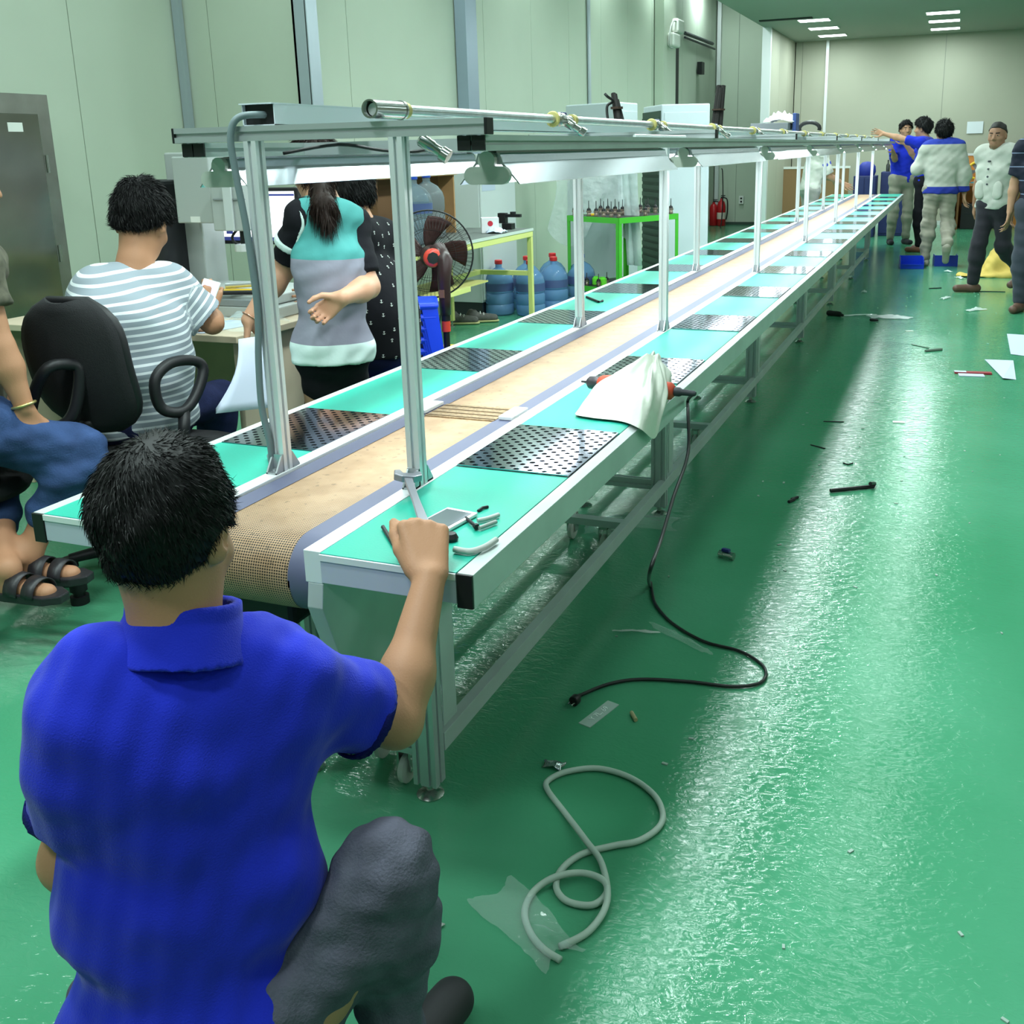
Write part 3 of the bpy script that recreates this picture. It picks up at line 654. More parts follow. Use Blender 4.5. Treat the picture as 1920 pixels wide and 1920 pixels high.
def face_bits(p, R, parent, s=1.0, brow=True):
    """eyes and brows as children of the figure"""
    ew = mat('eye_white', (0.5, 0.47, 0.44), 0.4); ir = mat('eye_dark', (0.01, 0.008, 0.007), 0.2)
    for x in (-1, 1):
        solid('eye', [ell(p(x*0.031, 0.0745, 0.0), (0.0130*s, 0.013*s, 0.0048*s), R)], 0.003, ew, parent)
        solid('iris', [ell(p(x*0.031, 0.083, 0.0), (0.006*s, 0.005*s, 0.006*s), R)], 0.002, ir, parent)
        if brow: solid('eyebrow', [cap(p(x*0.016, 0.088, 0.021), p(x*0.046, 0.078, 0.024), 0.005*s, 0.004*s)], 0.003, HAIR, parent)
    solid('lips', [cap(p(-0.02, 0.084, -0.067), p(0.02, 0.084, -0.067), 0.0055*s)], 0.003, mat('lips', lin((150, 88, 78)), 0.5), parent)
def hair_prims(p, R, s=1.0, front=0.062, slope=0.80, z0=0.002, big=0.012, top=0.0):
    n = R @ np.array((0.0, slope, -1.0)); q = [ell(p(0, -0.010, 0.026+top/2), (0.076*s+big, 0.096*s+big, 0.091*s+big+top/2), R), cut(p(0, front*0.0, z0), n)]
    for x in (-1, 1): q.append(sub(ell(p(x*0.094, 0.004, -0.026), (0.034*s, 0.028*s, 0.042*s), R)))
    return q
def strands(name, o, n, length, m, parent, grow, seed=3, w=0.0012, droop=0.3, sel=None):
    """short hairs rooted on the mesh o, leaning along grow(position, normal)"""
    rg = np.random.RandomState(seed); me = o.data; nv = len(me.vertices); co = np.empty(nv*3, np.float32); me.vertices.foreach_get('co', co); co = co.reshape(-1, 3)+np.array(o.location)
    no = np.empty(nv*3, np.float32); me.vertex_normals.foreach_get('vector', no); no = no.reshape(-1, 3)
    ids = np.arange(nv) if sel is None else np.where(sel(co, no))[0]
    ids = ids[rg.randint(0, len(ids), n)]; P = co[ids]+rg.normal(size=(n, 3))*0.002; N = no[ids]; G = grow(P, N)
    d = N*0.55+G+rg.normal(size=(n, 3))*0.28; d /= np.linalg.norm(d, axis=1)[:, None]; L = length*(0.55+0.7*rg.rand(n))[:, None]
    sd = np.cross(d, rg.normal(size=(n, 3))); sd /= np.linalg.norm(sd, axis=1)[:, None]
    a = P-N*0.003; mid = a+d*L*0.55; tip = a+d*L+(G-N*droop)*L*0.35
    Vv = np.stack([a-sd*w, a+sd*w, mid+sd*w*0.7, mid-sd*w*0.7, tip], 1).reshape(-1, 3)-np.array(parent.location)
    me2 = bpy.data.meshes.new(name); b = np.arange(n)*5
    me2.from_pydata(Vv.tolist(), [], [f for k in b.tolist() for f in ((k, k+1, k+2, k+3), (k+3, k+2, k+4))]); me2.materials.append(m)
    s = bpy.data.objects.new(name, me2); C.objects.link(s); s.parent = parent; s['kind'] = 'stuff'; return s
def torso(PV, CH, SL, SR, grow=0.0, w=1.0, side=None, belly=0.0, rs=1.0):
    """PV pelvis centre, CH chest centre, SL/SR shoulder joints"""
    PV, CH, SL, SR = (np.array(x, float) for x in (PV, CH, SL, SR)); sp = unit(CH-PV); x = unit(SR-SL); x2 = unit(np.array(side, float)) if side is not None else x
    fl = unit(np.cross(x, sp)); fl2 = unit(np.cross(x2, sp)); mid = PV*0.45+CH*0.55; xm = unit(x+x2); flm = unit(np.cross(xm, sp)); g = grow; NK = (SL+SR)/2
    q = [cap(NK-x*0.085*w, NK+x*0.085*w, 0.072*rs+g, k=0.05, flat=(fl, 1.05)), cap(CH-x*0.075*w, CH+x*0.075*w, 0.108*rs+g, k=0.06, flat=(fl, 1.12)),
         cap(mid-xm*0.050*w, mid+xm*0.050*w, 0.105*rs+g+belly, k=0.06, flat=(flm, 1.08)), cap(PV-x2*0.065*w, PV+x2*0.065*w, 0.108*rs+g, k=0.06, flat=(fl2, 1.05)),
         cap(PV, CH, 0.10*rs+g, k=0.05)]
    for S, e in ((SL, -1), (SR, 1)): q.append(cap(NK+x*e*0.06*w, S, 0.062+g, 0.056+g, k=0.05))
    return q
def limb(a, b, c, ra, rb, rc, k=0.03, mid=None):
    return [cap(a, b, ra, rb, k), cap(b, np.array(b)+(np.array(c)-np.array(b))*0.3, rb, (rb*1.08 if mid is None else mid), k), cap(np.array(b)+(np.array(c)-np.array(b))*0.3, c, (rb*1.08 if mid is None else mid), rc, k)]
def lerp(a, b, t): return np.array(a, float)*(1-t)+np.array(b, float)*t
def foot_prims(an, d, s=1.0, r=0.0):
    an = np.array(an, float); d = unit(d); h = np.array((an[0], an[1], an[2]-0.055*s)); 
    return [cap(an, h-d*0.03*s, 0.038*s+r, 0.034*s+r, k=0.03), cap(h-d*0.035*s, h+d*0.13*s-np.array((0, 0, 0.006*s)), 0.034*s+r, 0.03*s+r, k=0.03, flat=((0, 0, 1), 1.15))]
def fuzz_grow(p, R):
    cr = p(0, -0.05, 0.10)
    def grow(P, N):
        v = P-cr; v = v-N*(v*N).sum(1)[:, None]; v /= np.maximum(np.linalg.norm(v, axis=1), 1e-4)[:, None]
        return v*1.1+np.cross(N, v)*0.35
    return grow
def person(J, label, h=0.008, shirt=None, pants=None, hairm=None, shoe=None, group=None, extra=(), fine=None, w=1.0, sleeve=0.6, hs=1.0, hands=None, legs=True, loc=None, skin=None, belly=0.0, sg=0.014, face=True, hair_kw=None, hem=None, attr=None, folds=None, pfolds=None, pg=0.013, name='person', hair_tall=0.0, fuzz=None, neck=0.62, rs=1.0):
    """J: joints in metres. Returns the body (one continuous mesh) with clothing and hair as its children"""
    g = {k: np.array(v, float) for k, v in J.items()}; PV = (g['HL']+g['HR'])/2; up = J.get('up', (0, 0, 1))
    L = np.array(loc if loc is not None else (PV[0], PV[1], 0.0)); side = g['HR']-g['HL']
    hp, R, p = head_prims(g['head'], g['face'], up, hs, face)
    B = torso(PV, g['chest'], g['SL'], g['SR'], -0.006, w, side, belly-0.004, rs)
    nk = (g['SL']+g['SR'])/2
    B += [cap(nk, lerp(nk, p(0, -0.02, -0.05), 0.5), 0.06, 0.052*hs, k=0.04), cap(lerp(nk, p(0, -0.02, -0.05), 0.4), p(0, -0.015, -0.03), 0.053*hs, 0.054*hs, k=0.03)]
    B += hp
    for s in 'LR':
        B += limb(g['S'+s], g['E'+s], g['W'+s], 0.046, 0.036, 0.026, 0.03, 0.039)
        hd = (hands or {}).get(s)
        if hd is None: dd = unit(g['W'+s]-g['E'+s]); hd = dict(d=dd, palm=unit(np.cross(dd, (0, 0, 1)))*(1 if s == 'R' else -1)+1e-3, curl=0.45)
        B += hand(g['W'+s], side=1 if s == 'R' else -1, **hd)
        if legs:
            B += limb(g['H'+s], g['K'+s], g['A'+s], 0.078, 0.052, 0.034, 0.04, 0.054)
            B += foot_prims(g['A'+s], g['F'+s])
    body = solid(name, B, fine or h, skin or SKIN, None, 0.02, loc=L)
    tag(body, label, 'person', group)
    if pants is not None:
        P = [cap(PV-unit(side)*0.068*w, PV+unit(side)*0.068*w, 0.112*rs+pg*0.6, k=0.05), cap(PV, lerp(PV, g['chest'], 0.3), 0.108*rs+pg*0.5, k=0.05, flat=(np.cross(side, g['chest']-PV), 1.05))]
        wt = lerp(PV, g['chest'], 0.34); P.append(cut(wt, g['chest']-PV)); P = [grp(*P)]
        for s in 'LR':
            P += limb(g['H'+s], g['K'+s], lerp(g['K'+s], g['A'+s], J.get('cuff', 0.96)), 0.080+pg, 0.056+pg, 0.044+pg, 0.045, 0.058+pg)
            e = lerp(g['K'+s], g['A'+s], J.get('cuff', 0.96)+0.04); 
        solid('trousers', P, h, pants, body, 0.03, pfolds or [(0.0035, 55, 5, (1, 1, 1.6))])
    if shirt is not None:
        S = torso(PV, g['chest'], g['SL'], g['SR'], sg, w, side, belly, rs); hp_ = hem if hem is not None else lerp(PV, g['chest'], -0.12)
        if hem is not None: S.append(cap(PV, hem, 0.136*rs+sg, k=0.05))
        S += [cut(hp_, PV-g['chest'])]
        for s in 'LR':
            if sleeve <= 1: e = lerp(g['S'+s], g['E'+s], sleeve); q = [cap(g['S'+s], lerp(g['S'+s], g['E'+s], sleeve+0.15), 0.056+sg, 0.054+sg*1.1), cut(e, g['E'+s]-g['S'+s])]
            else: e = lerp(g['E'+s], g['W'+s], sleeve-1); q = limb(g['S'+s], g['E'+s], lerp(g['E'+s], g['W'+s], sleeve-1+0.1), 0.054+sg, 0.046+sg, 0.036+sg)+[cut(e, g['W'+s]-g['E'+s])]
            S.append(grp(*q))
        S.append(sub(cap(lerp(nk, p(0, 0, -0.05), neck), p(0, -0.01, 0.0), 0.062*hs, 0.06)))
        solid('shirt', S, h, shirt, body, 0.035, folds or [(0.004, 40, 9, (1, 1, 0.6)), (0.002, 90, 4)], attr)
    if hairm is not None: solid('hair', hair_prims(p, R, hs, top=hair_tall, **(hair_kw or {})), min(h, 0.007), hairm, body, 0.01, [(0.003, 90, 2)])
    if hairm is not None and fuzz: strands('hair_strands', [o for o in body.children if o.name.startswith('hair')][0], fuzz[0], fuzz[1], hairm, body, fuzz_grow(p, R), w=fuzz[2], droop=0.3)
    if shoe is not None:
        for s in 'LR':
            an = g['A'+s]; d = unit(g['F'+s]); hh = an-np.array((0, 0, 0.058))
            solid('shoe', [cap(hh-d*0.04, hh+d*0.15, 0.044, 0.038, flat=((0, 0, 1), 1.05)), cap(an+np.array((0, 0, -0.03)), hh, 0.042, 0.042)]+([] if abs(d[2]) > 0.3 else [cut((an[0], an[1], an[2]-0.092), (0, 0, -1))]), min(h, 0.008), shoe, body, 0.03)
    for f in extra: f(body, g, p, R)
    return body
def stripes(name, c0, c1, freq, duty=0.5, rough=0.8):
    m = mat(name, c0, rough); nt = m.node_tree; L = nt.links; b = nt.nodes['Principled BSDF']
    a = nt.nodes.new('ShaderNodeAttribute'); a.attribute_name = 'along'
    mu = nt.nodes.new('ShaderNodeMath'); mu.operation = 'MULTIPLY'; mu.inputs[1].default_value = freq
    fr = nt.nodes.new('ShaderNodeMath'); fr.operation = 'FRACT'; gt = nt.nodes.new('ShaderNodeMath'); gt.operation = 'GREATER_THAN'; gt.inputs[1].default_value = duty
    mx = nt.nodes.new('ShaderNodeMix'); mx.data_type = 'RGBA'; mx.inputs['A'].default_value = (*c0, 1); mx.inputs['B'].default_value = (*c1, 1)
    L.new(a.outputs['Fac'], mu.inputs[0]); L.new(mu.outputs[0], fr.inputs[0]); L.new(fr.outputs[0], gt.inputs[0]); L.new(gt.outputs[0], mx.inputs['Factor']); L.new(mx.outputs['Result'], b.inputs['Base Color'])
    return m
def cloth(name, c, rough=0.85, bump=0.25, bscale=18): return mat(name, lin(c), rough, bump=bump, bscale=bscale, var=0.10, vscale=9, spec=0.2, sheen=0.1)

# ------------------------------------------------------------------ man in the blue polo, squatting at the near end
BLUE = mat('royal_blue_knit', lin((22, 40, 186)), 0.85, bump=0.22, bscale=420, var=0.07, vscale=8, spec=0.25, sheen=0.15)
NAVY = mat('navy_rib', lin((14, 20, 88)), 0.85, bump=0.3, bscale=300, spec=0.2)
DENIMG = mat('washed_black_denim', lin((88, 88, 102)), 0.9, bump=0.3, bscale=220, var=0.22, vscale=16, spec=0.2)
JM = dict(head=(0.257, -0.817, 0.954), face=(-0.20, 0.94, -0.28), chest=(0.27, -0.849, 0.658), SL=(0.207, -0.914, 0.755), SR=(0.364, -0.752, 0.713),
          EL=(0.148, -0.947, 0.521), WL=(0.085, -0.72, 0.386), ER=(0.448, -0.597, 0.588), WR=(0.428, -0.432, 0.751),
          HL=(0.205, -0.955, 0.25), HR=(0.385, -0.865, 0.25), KL=(0.09, -0.64, 0.46), KR=(0.515, -0.751, 0.457), AL=(0.10, -0.80, 0.10), AR=(0.47, -0.70, 0.10), FL=(-0.5, 0.86, 0), FR=(0.15, 0.98, 0), cuff=0.95, up=(-0.05, 0.12, 1))
WJ = np.array((0.170, -0.046, 0.787)); HK = lerp(JM['WR'], (0.382, -0.364, 0.823), 1.0); HK = np.array(JM['WR'])+unit(HK-np.array(JM['WR']))*0.100
def man_extra(b, g, p, R):
    n1 = np.array((0.269, -0.822, 0.828)); ax = unit((-0.06, 0.30, 1)); fy = R[:, 1]
    col = [cap(n1-ax*0.05, n1+ax*0.01, 0.104, 0.076), sub(cap(n1-ax*0.08, n1+ax*0.08, 0.063)), cut(n1+ax*0.028, ax), cut(n1-ax*0.045, -ax)]
    solid('collar', col, 0.004, BLUE, b, 0.01, [(0.0015, 60, 3)])
    for s in 'LR':
        a, c = g['S'+s], g['E'+s]; e0, e1 = lerp(a, c, 0.65), lerp(a, c, 0.72); r = 0.0695
        solid('sleeve_cuff', [cap(e0, e1, r, r), cut(e1, c-a), cut(e0, a-c), sub(cap(a, c, r-0.006))], 0.004, NAVY, b, 0.01)
man = person(JM, 'person squatting in a royal blue polo shirt, back turned, gripping a spanner', h=0.005, fine=0.0042, shirt=BLUE, pants=DENIMG, hairm=HAIR, shoe=mat('dark_shoe', lin((40, 40, 44)), 0.6),
             sleeve=0.70, sg=0.014, hs=0.97, belly=0.006, w=1.0, pg=0.004, loc=(0.3, -0.85, 0), extra=[man_extra], hem=np.array((0.285, -0.955, 0.15)), neck=0.85, folds=[(0.007, 30, 11, (1, 1, 0.7)), (0.003, 62, 5), (0.0012, 120, 6)], pfolds=[(0.005, 60, 8, (1, 1, 1)), (0.002, 140, 3)],
             hands={'R': dict(d=HK-np.array(JM['WR']), palm=(-0.55, 0.75, 0.35), curl=[1.25, 1.2, 1.2, 1.15], thumb=0.3, s=1.07, spread=0.03, tw=(0.40, 1.0)), 'L': dict(d=(0, 1, -0.2), palm=(0.2, 0, -1), curl=0.4)},
             hair_kw=dict(slope=0.95, z0=-0.012, big=0.011), hair_tall=0.004, fuzz=(22000, 0.012, 0.0008))
# adjustable spanner held in his fist, jaws on the bracket of the right front post
SPM = mat('spanner_chrome', lin((150, 150, 160)), 0.35, 0.7)
sp = thing('spanner', 'steel adjustable spanner held in the fist of the blue polo person', 'tool', tuple(WJ))
hd = HK+unit((-0.45, 0.85, -0.10))*0.026; ax = unit(WJ-hd); ee = hd-ax*0.025; sd = unit(np.cross(ax, (0.5, -0.6, 0.6)))
nn = unit(np.cross(sd, ax)); LH = float(np.linalg.norm(WJ-ee))-0.045
MB().prism([(-0.0095, 0), (0.0095, 0), (0.0070, LH*0.5), (0.0085, LH), (-0.0085, LH), (-0.0070, LH*0.5)], ee-nn*0.0035, sd, (WJ-ee)/np.linalg.norm(WJ-ee), nn*0.007).build('handle', SPM, sp, bevel=0.0015)
hb = ee+ax*(LH-0.005)
MB().prism([(-0.010, 0), (0.010, 0), (0.024, 0.016), (0.024, 0.040), (0.013, 0.046), (0.010, 0.026), (-0.006, 0.026), (-0.010, 0.050), (-0.020, 0.044), (-0.022, 0.014)], hb-nn*0.007, sd*1.25, ax*1.2, nn*0.014).build('jaw', SPM, sp, bevel=0.002)
MB().cyl(hb+sd*0.002-nn*0.004+ax*0.014, hb+sd*0.016-nn*0.004+ax*0.014, 0.0055, 10).build('adjusting_screw', DARK, sp)
# ------------------------------------------------------------------ man in the striped T-shirt at the desk
def stripe_attr(J):
    g = {k: np.array(v, float) for k, v in J.items() if k in ('SL', 'SR', 'EL', 'ER', 'HL', 'HR', 'chest')}
    PV = (g['HL']+g['HR'])/2; up = unit(g['chest']-PV); nk = (g['SL']+g['SR'])/2
    def f(V):
        a = (V-PV) @ up
        for s in 'LR':
            d = g['E'+s]-g['S'+s]; L = np.linalg.norm(d); d = d/L; t = (V-g['S'+s]) @ d; rad = np.linalg.norm((V-g['S'+s])-t[:, None]*d, axis=1)
            out = (V-g['S'+s]) @ unit(g['S'+s]-nk); m = (t > 0.03) & (rad < 0.085) & (out > -0.02)
            a = np.where(m, t+5.0, a)
        return a
    return f
STRIPE = stripes('grey_white_stripe', lin((146, 156, 166)), lin((226, 232, 236)), 38, 0.66)
JEANS = mat('dark_blue_denim', lin((34, 40, 74)), 0.9, bump=0.2, bscale=240, var=0.25, vscale=14, spec=0.2)
JS = dict(head=(-1.499, 1.077, 1.212), face=(-0.25, 0.85, -0.45), chest=(-1.462, 0.909, 0.874), SL=(-1.552, 0.861, 0.992), SR=(-1.425, 1.104, 0.964), EL=(-1.727, 1.075, 0.734), WL=(-1.716, 1.431, 0.799),
          ER=(-1.335, 1.195, 0.84), WR=(-1.478, 1.352, 0.851), HL=(-1.537, 0.899, 0.545), HR=(-1.462, 0.993, 0.537), KL=(-1.715, 1.287, 0.478), KR=(-1.475, 1.357, 0.505), AL=(-1.742, 1.362, 0.185), AR=(-1.575, 1.376, 0.197), FL=(0.2, 1, 0), FR=(0.3, 1, 0), up=(-0.02, 0.2, 1))
m2 = person(JS, 'person seated in a grey and white striped T-shirt, back turned, looking at a phone', h=0.008, fine=0.007, shirt=STRIPE, pants=JEANS, hairm=HAIR, shoe=mat('dark_shoe', lin((40, 40, 44)), 0.6), sleeve=0.86, sg=0.022, hs=1.06, belly=0.03, w=1.15,
            attr=stripe_attr(JS), hair_kw=dict(slope=0.7, z0=0.0, big=0.016), hair_tall=0.02, fuzz=(12000, 0.024, 0.0013), hands={'R': dict(d=(-0.05, 0.4, 0.8), palm=(-0.5, 0.6, 0.1), curl=0.7, thumb=0.6), 'L': dict(d=(0.6, 0.7, 0), palm=(0, 0, -1), curl=0.3)}, folds=[(0.006, 24, 3, (1, 1, 0.6)), (0.002, 70, 8)])
# ------------------------------------------------------------------ woman in the teal and grey vest
BLACKC = mat('black_cotton', (0.008, 0.008, 0.011), 0.9, spec=0.2, bump=0.2, bscale=40)
def vest_mat():
    m = mat('vest_cloth', lin((148, 148, 162)), 0.85, bump=0.25, bscale=22, spec=0.2); nt = m.node_tree; L = nt.links; b = nt.nodes['Principled BSDF']
    a = nt.nodes.new('ShaderNodeAttribute'); a.attribute_name = 'along'; r = nt.nodes.new('ShaderNodeValToRGB'); r.color_ramp.interpolation = 'CONSTANT'
    e = r.color_ramp.elements; e[0].color = (*lin((206, 226, 222)), 1); e[1].position = 0.13; e[1].color = (*lin((136, 136, 150)), 1)
    n = e.new(0.655); n.color = (*lin((74, 146, 144)), 1)
    L.new(a.outputs['Fac'], r.inputs['Fac']); L.new(r.outputs['Color'], b.inputs['Base Color']); return m
JW = dict(head=(-0.953, 1.364, 1.382), face=(-0.75, 0.65, -0.1), chest=(-0.836, 1.242, 1.052), SL=(-0.911, 1.203, 1.22), SR=(-0.827, 1.384, 1.19), EL=(-1.032, 1.238, 1.039), WL=(-1.109, 1.117, 0.873), ER=(-0.734, 1.317, 0.974), WR=(-0.706, 1.104, 0.967),
          HL=(-0.867, 1.184, 0.767), HR=(-0.827, 1.285, 0.751), KL=(-0.935, 1.261, 0.459), KR=(-0.862, 1.362, 0.438), AL=(-1.073, 1.393, 0.052), AR=(-0.998, 1.489, 0.049), FL=(-0.5, 0.85, 0), FR=(-0.3, 0.95, 0))
def woman_extra(b, g, p, R):
    PV = (g['HL']+g['HR'])/2; side = g['HR']-g['HL']; up = unit(g['chest']-PV); lo = PV-up*0.035; nk = (g['SL']+g['SR'])/2
    q = torso(PV, g['chest'], lerp(nk, g['SL'], 0.82), lerp(nk, g['SR'], 0.82), 0.013, 0.52, side, -0.004, 0.86)+[cap(PV-unit(side)*0.03, lo-unit(side)*0.03, 0.118, k=0.05), cap(PV+unit(side)*0.03, lo+unit(side)*0.03, 0.118, k=0.05), cut(lo, -up)]
    base = list(q); pale = mat('pale_piping', lin((196, 214, 210)), 0.8)
    for s in 'LR':
        o = unit(g['S'+s]-nk); a0, a1 = g['S'+s]-np.array((0, 0, 0.015))+o*0.035, lerp(g['S'+s], g['E'+s], 0.42)+o*0.035; q.append(sub(cap(a0, a1, 0.052, 0.060)))
        big = torso(PV, g['chest'], lerp(nk, g['SL'], 0.82), lerp(nk, g['SR'], 0.82), 0.016, 0.52, side, -0.004, 0.86)
        solid('arm_piping', big+[inter(cap(a0, a1, 0.060, 0.068)), sub(cap(a0, a1, 0.051, 0.059))], 0.004, pale, b, 0.03)
    q.append(sub(cap(p(0, -0.01, -0.13), p(0, -0.01, 0.0), 0.06)))
    top = float((nk-lo) @ up)+0.07
    solid('vest', q, 0.007, vest_mat(), b, 0.03, [(0.004, 30, 12, (1, 1, 0.5)), (0.002, 80, 4)], attr=lambda V: ((V-lo) @ up)/top)
    # pale piping along the arm openings and the side pocket
    pk = lerp(PV, g['HL'], 1.7)+up*0.09; solid('vest_pocket', [cap(pk-up*0.04, pk+up*0.05, 0.042, flat=(unit(side), 2.0))], 0.006, pale, b)
    for s in 'L':
        e0, e1 = lerp(g['S'+s], g['E'+s], 0.42), lerp(g['S'+s], g['E'+s], 0.52)
        solid('sleeve_band', [cap(e0, e1, 0.0665), cut(e1, e1-e0), cut(e0, e0-e1)], 0.005, pale, b)
    # ponytail
    t0 = p(0.0, -0.085, 0.015); t1 = (-0.856, 1.254, 1.326); t2 = (-0.811, 1.189, 1.266); t3 = (-0.784, 1.164, 1.22)
    solid('ponytail', [cap(t0, t1, 0.022, 0.030, 0.02), cap(t1, t2, 0.032, 0.034, 0.02), cap(t2, t3, 0.034, 0.014, 0.02)], 0.006, BROWN_HAIR, b, 0.02, [(0.003, 120, 3, (1, 1, 0.1))]); strands('ponytail_strands', [o for o in b.children if o.name.startswith('ponytail')][0], 2600, 0.05, BROWN_HAIR, b, lambda P, N: np.tile(np.array((0.0, 0.0, -1.6)), (len(P), 1)), w=0.0014, droop=0.1)
    MB().tube([g['WL']+unit(np.cross(unit(g['WL']-g['EL']), v))*0.031+unit(g['WL']-g['EL'])*-0.012 for v in [(math.cos(a), math.sin(a), 0.2) for a in [2*PI*i/14 for i in range(14)]]], 0.003, 6, closed=True).build('bracelet', mat('rose_gold', lin((226, 176, 150)), 0.25, 0.9), b, smooth=True)
wo = person(JW, 'person standing in a teal and grey vest with a ponytail, one hand behind the back', h=0.008, fine=0.006, shirt=BLACKC, pants=BLACKC, hairm=BROWN_HAIR, shoe=BLACKC, sleeve=0.80, sg=0.002, w=0.48, rs=0.84, belly=-0.008, pg=0.0, extra=[woman_extra], hs=0.98, fuzz=(5000, 0.03, 0.0013),
            hair_kw=dict(slope=0.9, z0=-0.02, big=0.014), hem=lerp(JW['HL'], JW['HR'], 0.5), skin=mat('fair_skin', lin((190, 142, 114)), 0.5, bump=0.06, bscale=300),
            hands={'R': dict(d=np.array((-0.783, 1.079, 0.91))-np.array(JW['WR']), palm=(0.55, -0.75, 0.1), curl=[0.95, 0.95, 0.9, 0.85], thumb=0.5, s=0.9, spread=0.05), 'L': dict(d=(-0.15, -0.1, -0.95), palm=(0.75, 0.6, 0), curl=[0.5, 0.6, 0.7, 0.8], thumb=0.8, s=0.9)})
# sheaf of papers hanging from her hand
PAPER = mat('paper', lin((190, 197, 216)), 0.7)
ps = thing('paper_sheaf', 'sheaf of white paper sheets hanging from the hand of the vest wearer', 'papers', (-1.071, 1.026, 0.815))
for i in range(4):
    rows = []
    for a in range(9):
        t = a/8; row = []
        for c in range(7):
            u = c/6; q = lerp(lerp((-1.085, 1.023, 0.822), (-1.033, 1.111, 0.824), u), lerp((-1.075, 0.858, 0.614), (-0.976, 1.049, 0.598), u), t); bl = math.sin(t*PI)*0.03*(1-u)
            row.append((q[0]+bl*0.8+i*0.003, q[1]+bl*0.3-i*0.004, q[2]-0.004*i*t))
        rows.append(row)
    MB().sheet(rows).build('sheet', PAPER, ps, smooth=True, solid=0.0006)
# ------------------------------------------------------------------ man in the anchor-print shirt
JA = dict(head=(-1.184, 1.941, 1.269), face=(-0.85, 0.5, -0.25), chest=(-1.045, 1.856, 0.881), SL=(-1.099, 1.786, 1.106), SR=(-1.104, 2.028, 1.063), EL=(-1.23, 1.824, 0.914), WL=(-1.386, 1.94, 0.872), ER=(-1.118, 2.068, 0.828), WR=(-1.28, 2.108, 0.805),
          HL=(-1.018, 1.783, 0.659), HR=(-1.043, 1.944, 0.633), KL=(-1.201, 1.859, 0.595), KR=(-1.214, 2.017, 0.583), AL=(-1.279, 1.971, 0.308), AR=(-1.284, 2.132, 0.293), FL=(-0.8, 0.6, 0), FR=(-0.8, 0.6, 0))
def anchor_extra(b, g, p, R):
    sh = [o for o in b.children if o.name.startswith('shirt')][0]; me = sh.data; nv = len(me.vertices); co = np.empty(nv*3, np.float32); me.vertices.foreach_get('co', co); co = co.reshape(-1, 3); no = np.empty(nv*3, np.float32); me.vertex_normals.foreach_get('vector', no); no = no.reshape(-1, 3)
    mb = MB(); rg = random.Random(5); used = []; ids = list(range(nv)); rg.shuffle(ids)
    for i in ids:
        c, n = Vector(co[i]), Vector(no[i])
        if abs(n.z) > 0.7 or any((c-u).length < 0.046 for u in used): continue
        used.append(c.copy()); x = n.cross(Vector((0, 0, 1))).normalized(); y = x.cross(n)*(1 if len(used) % 2 else -1); s = 0.0075; c = c+n*0.0012
        for poly in ([(-0.18, -0.9), (0.18, -0.9), (0.18, 0.9), (-0.18, 0.9)], [(-0.55, 0.45), (0.55, 0.45), (0.55, 0.7), (-0.55, 0.7)], [(-0.9, -0.25), (-0.55, -0.55), (0, -0.75), (0.55, -0.55), (0.9, -0.25), (0.6, -0.85), (0, -1.1), (-0.6, -0.85)]):
            mb.prism([(a*s, q*s) for a, q in poly], c, x, y, n*0.0006)
    mb.build('anchor_print', mat('print_white', lin((206, 210, 206)), 0.8), b)['kind'] = 'stuff'
    nk = (g['SL']+g['SR'])/2; n1 = p(0, -0.03, -0.10); MB().tube([n1+R @ np.array((math.cos(a)*0.068, math.sin(a)*0.068, 0.012*math.sin(a)-0.01)) for a in [2*PI*i/18 for i in range(18)]], 0.006, 6, closed=True).build('lanyard', mat('lanyard_blue', lin((36, 60, 220)), 0.5), b, smooth=True)
an = person(JA, 'person bent forward in a black shirt printed with small white anchors', h=0.009, shirt=BLACKC, pants=mat('navy_trousers', lin((18, 20, 52)), 0.9, spec=0.2), hairm=HAIR, shoe=BLACKC, sleeve=0.8, sg=0.03, belly=0.03, w=1.1, extra=[anchor_extra], hs=1.05,
            hair_kw=dict(slope=0.9, z0=-0.02, big=0.02), folds=[(0.004, 30, 6)], fuzz=(4000, 0.03, 0.0016))
# ------------------------------------------------------------------ person at the left edge: jeans, bracelet, sandals
BJEANS = mat('faded_blue_denim', lin((52, 72, 112)), 0.9, bump=0.25, bscale=200, var=0.38, vscale=9, spec=0.2)
JJ = dict(head=(-1.6, 0.475, 1.393), face=(0.85, 0.5, -0.3), chest=(-1.601, 0.341, 0.912), SL=(-1.72, 0.542, 1.129), SR=(-1.453, 0.351, 1.138), EL=(-1.706, 0.555, 0.834), WL=(-1.608, 0.529, 0.597), ER=(-1.394, 0.342, 0.898), WR=(-1.35, 0.355, 0.72),
          HL=(-1.644, 0.363, 0.654), HR=(-1.483, 0.246, 0.68), KL=(-1.77, 0.545, 0.487), KR=(-1.298, 0.483, 0.547), AL=(-1.367, 0.219, 0.255), AR=(-1.394, 0.321, 0.26), FL=(0.85, 0.1, 0), FR=(0.9, 0.25, 0), cuff=0.60)
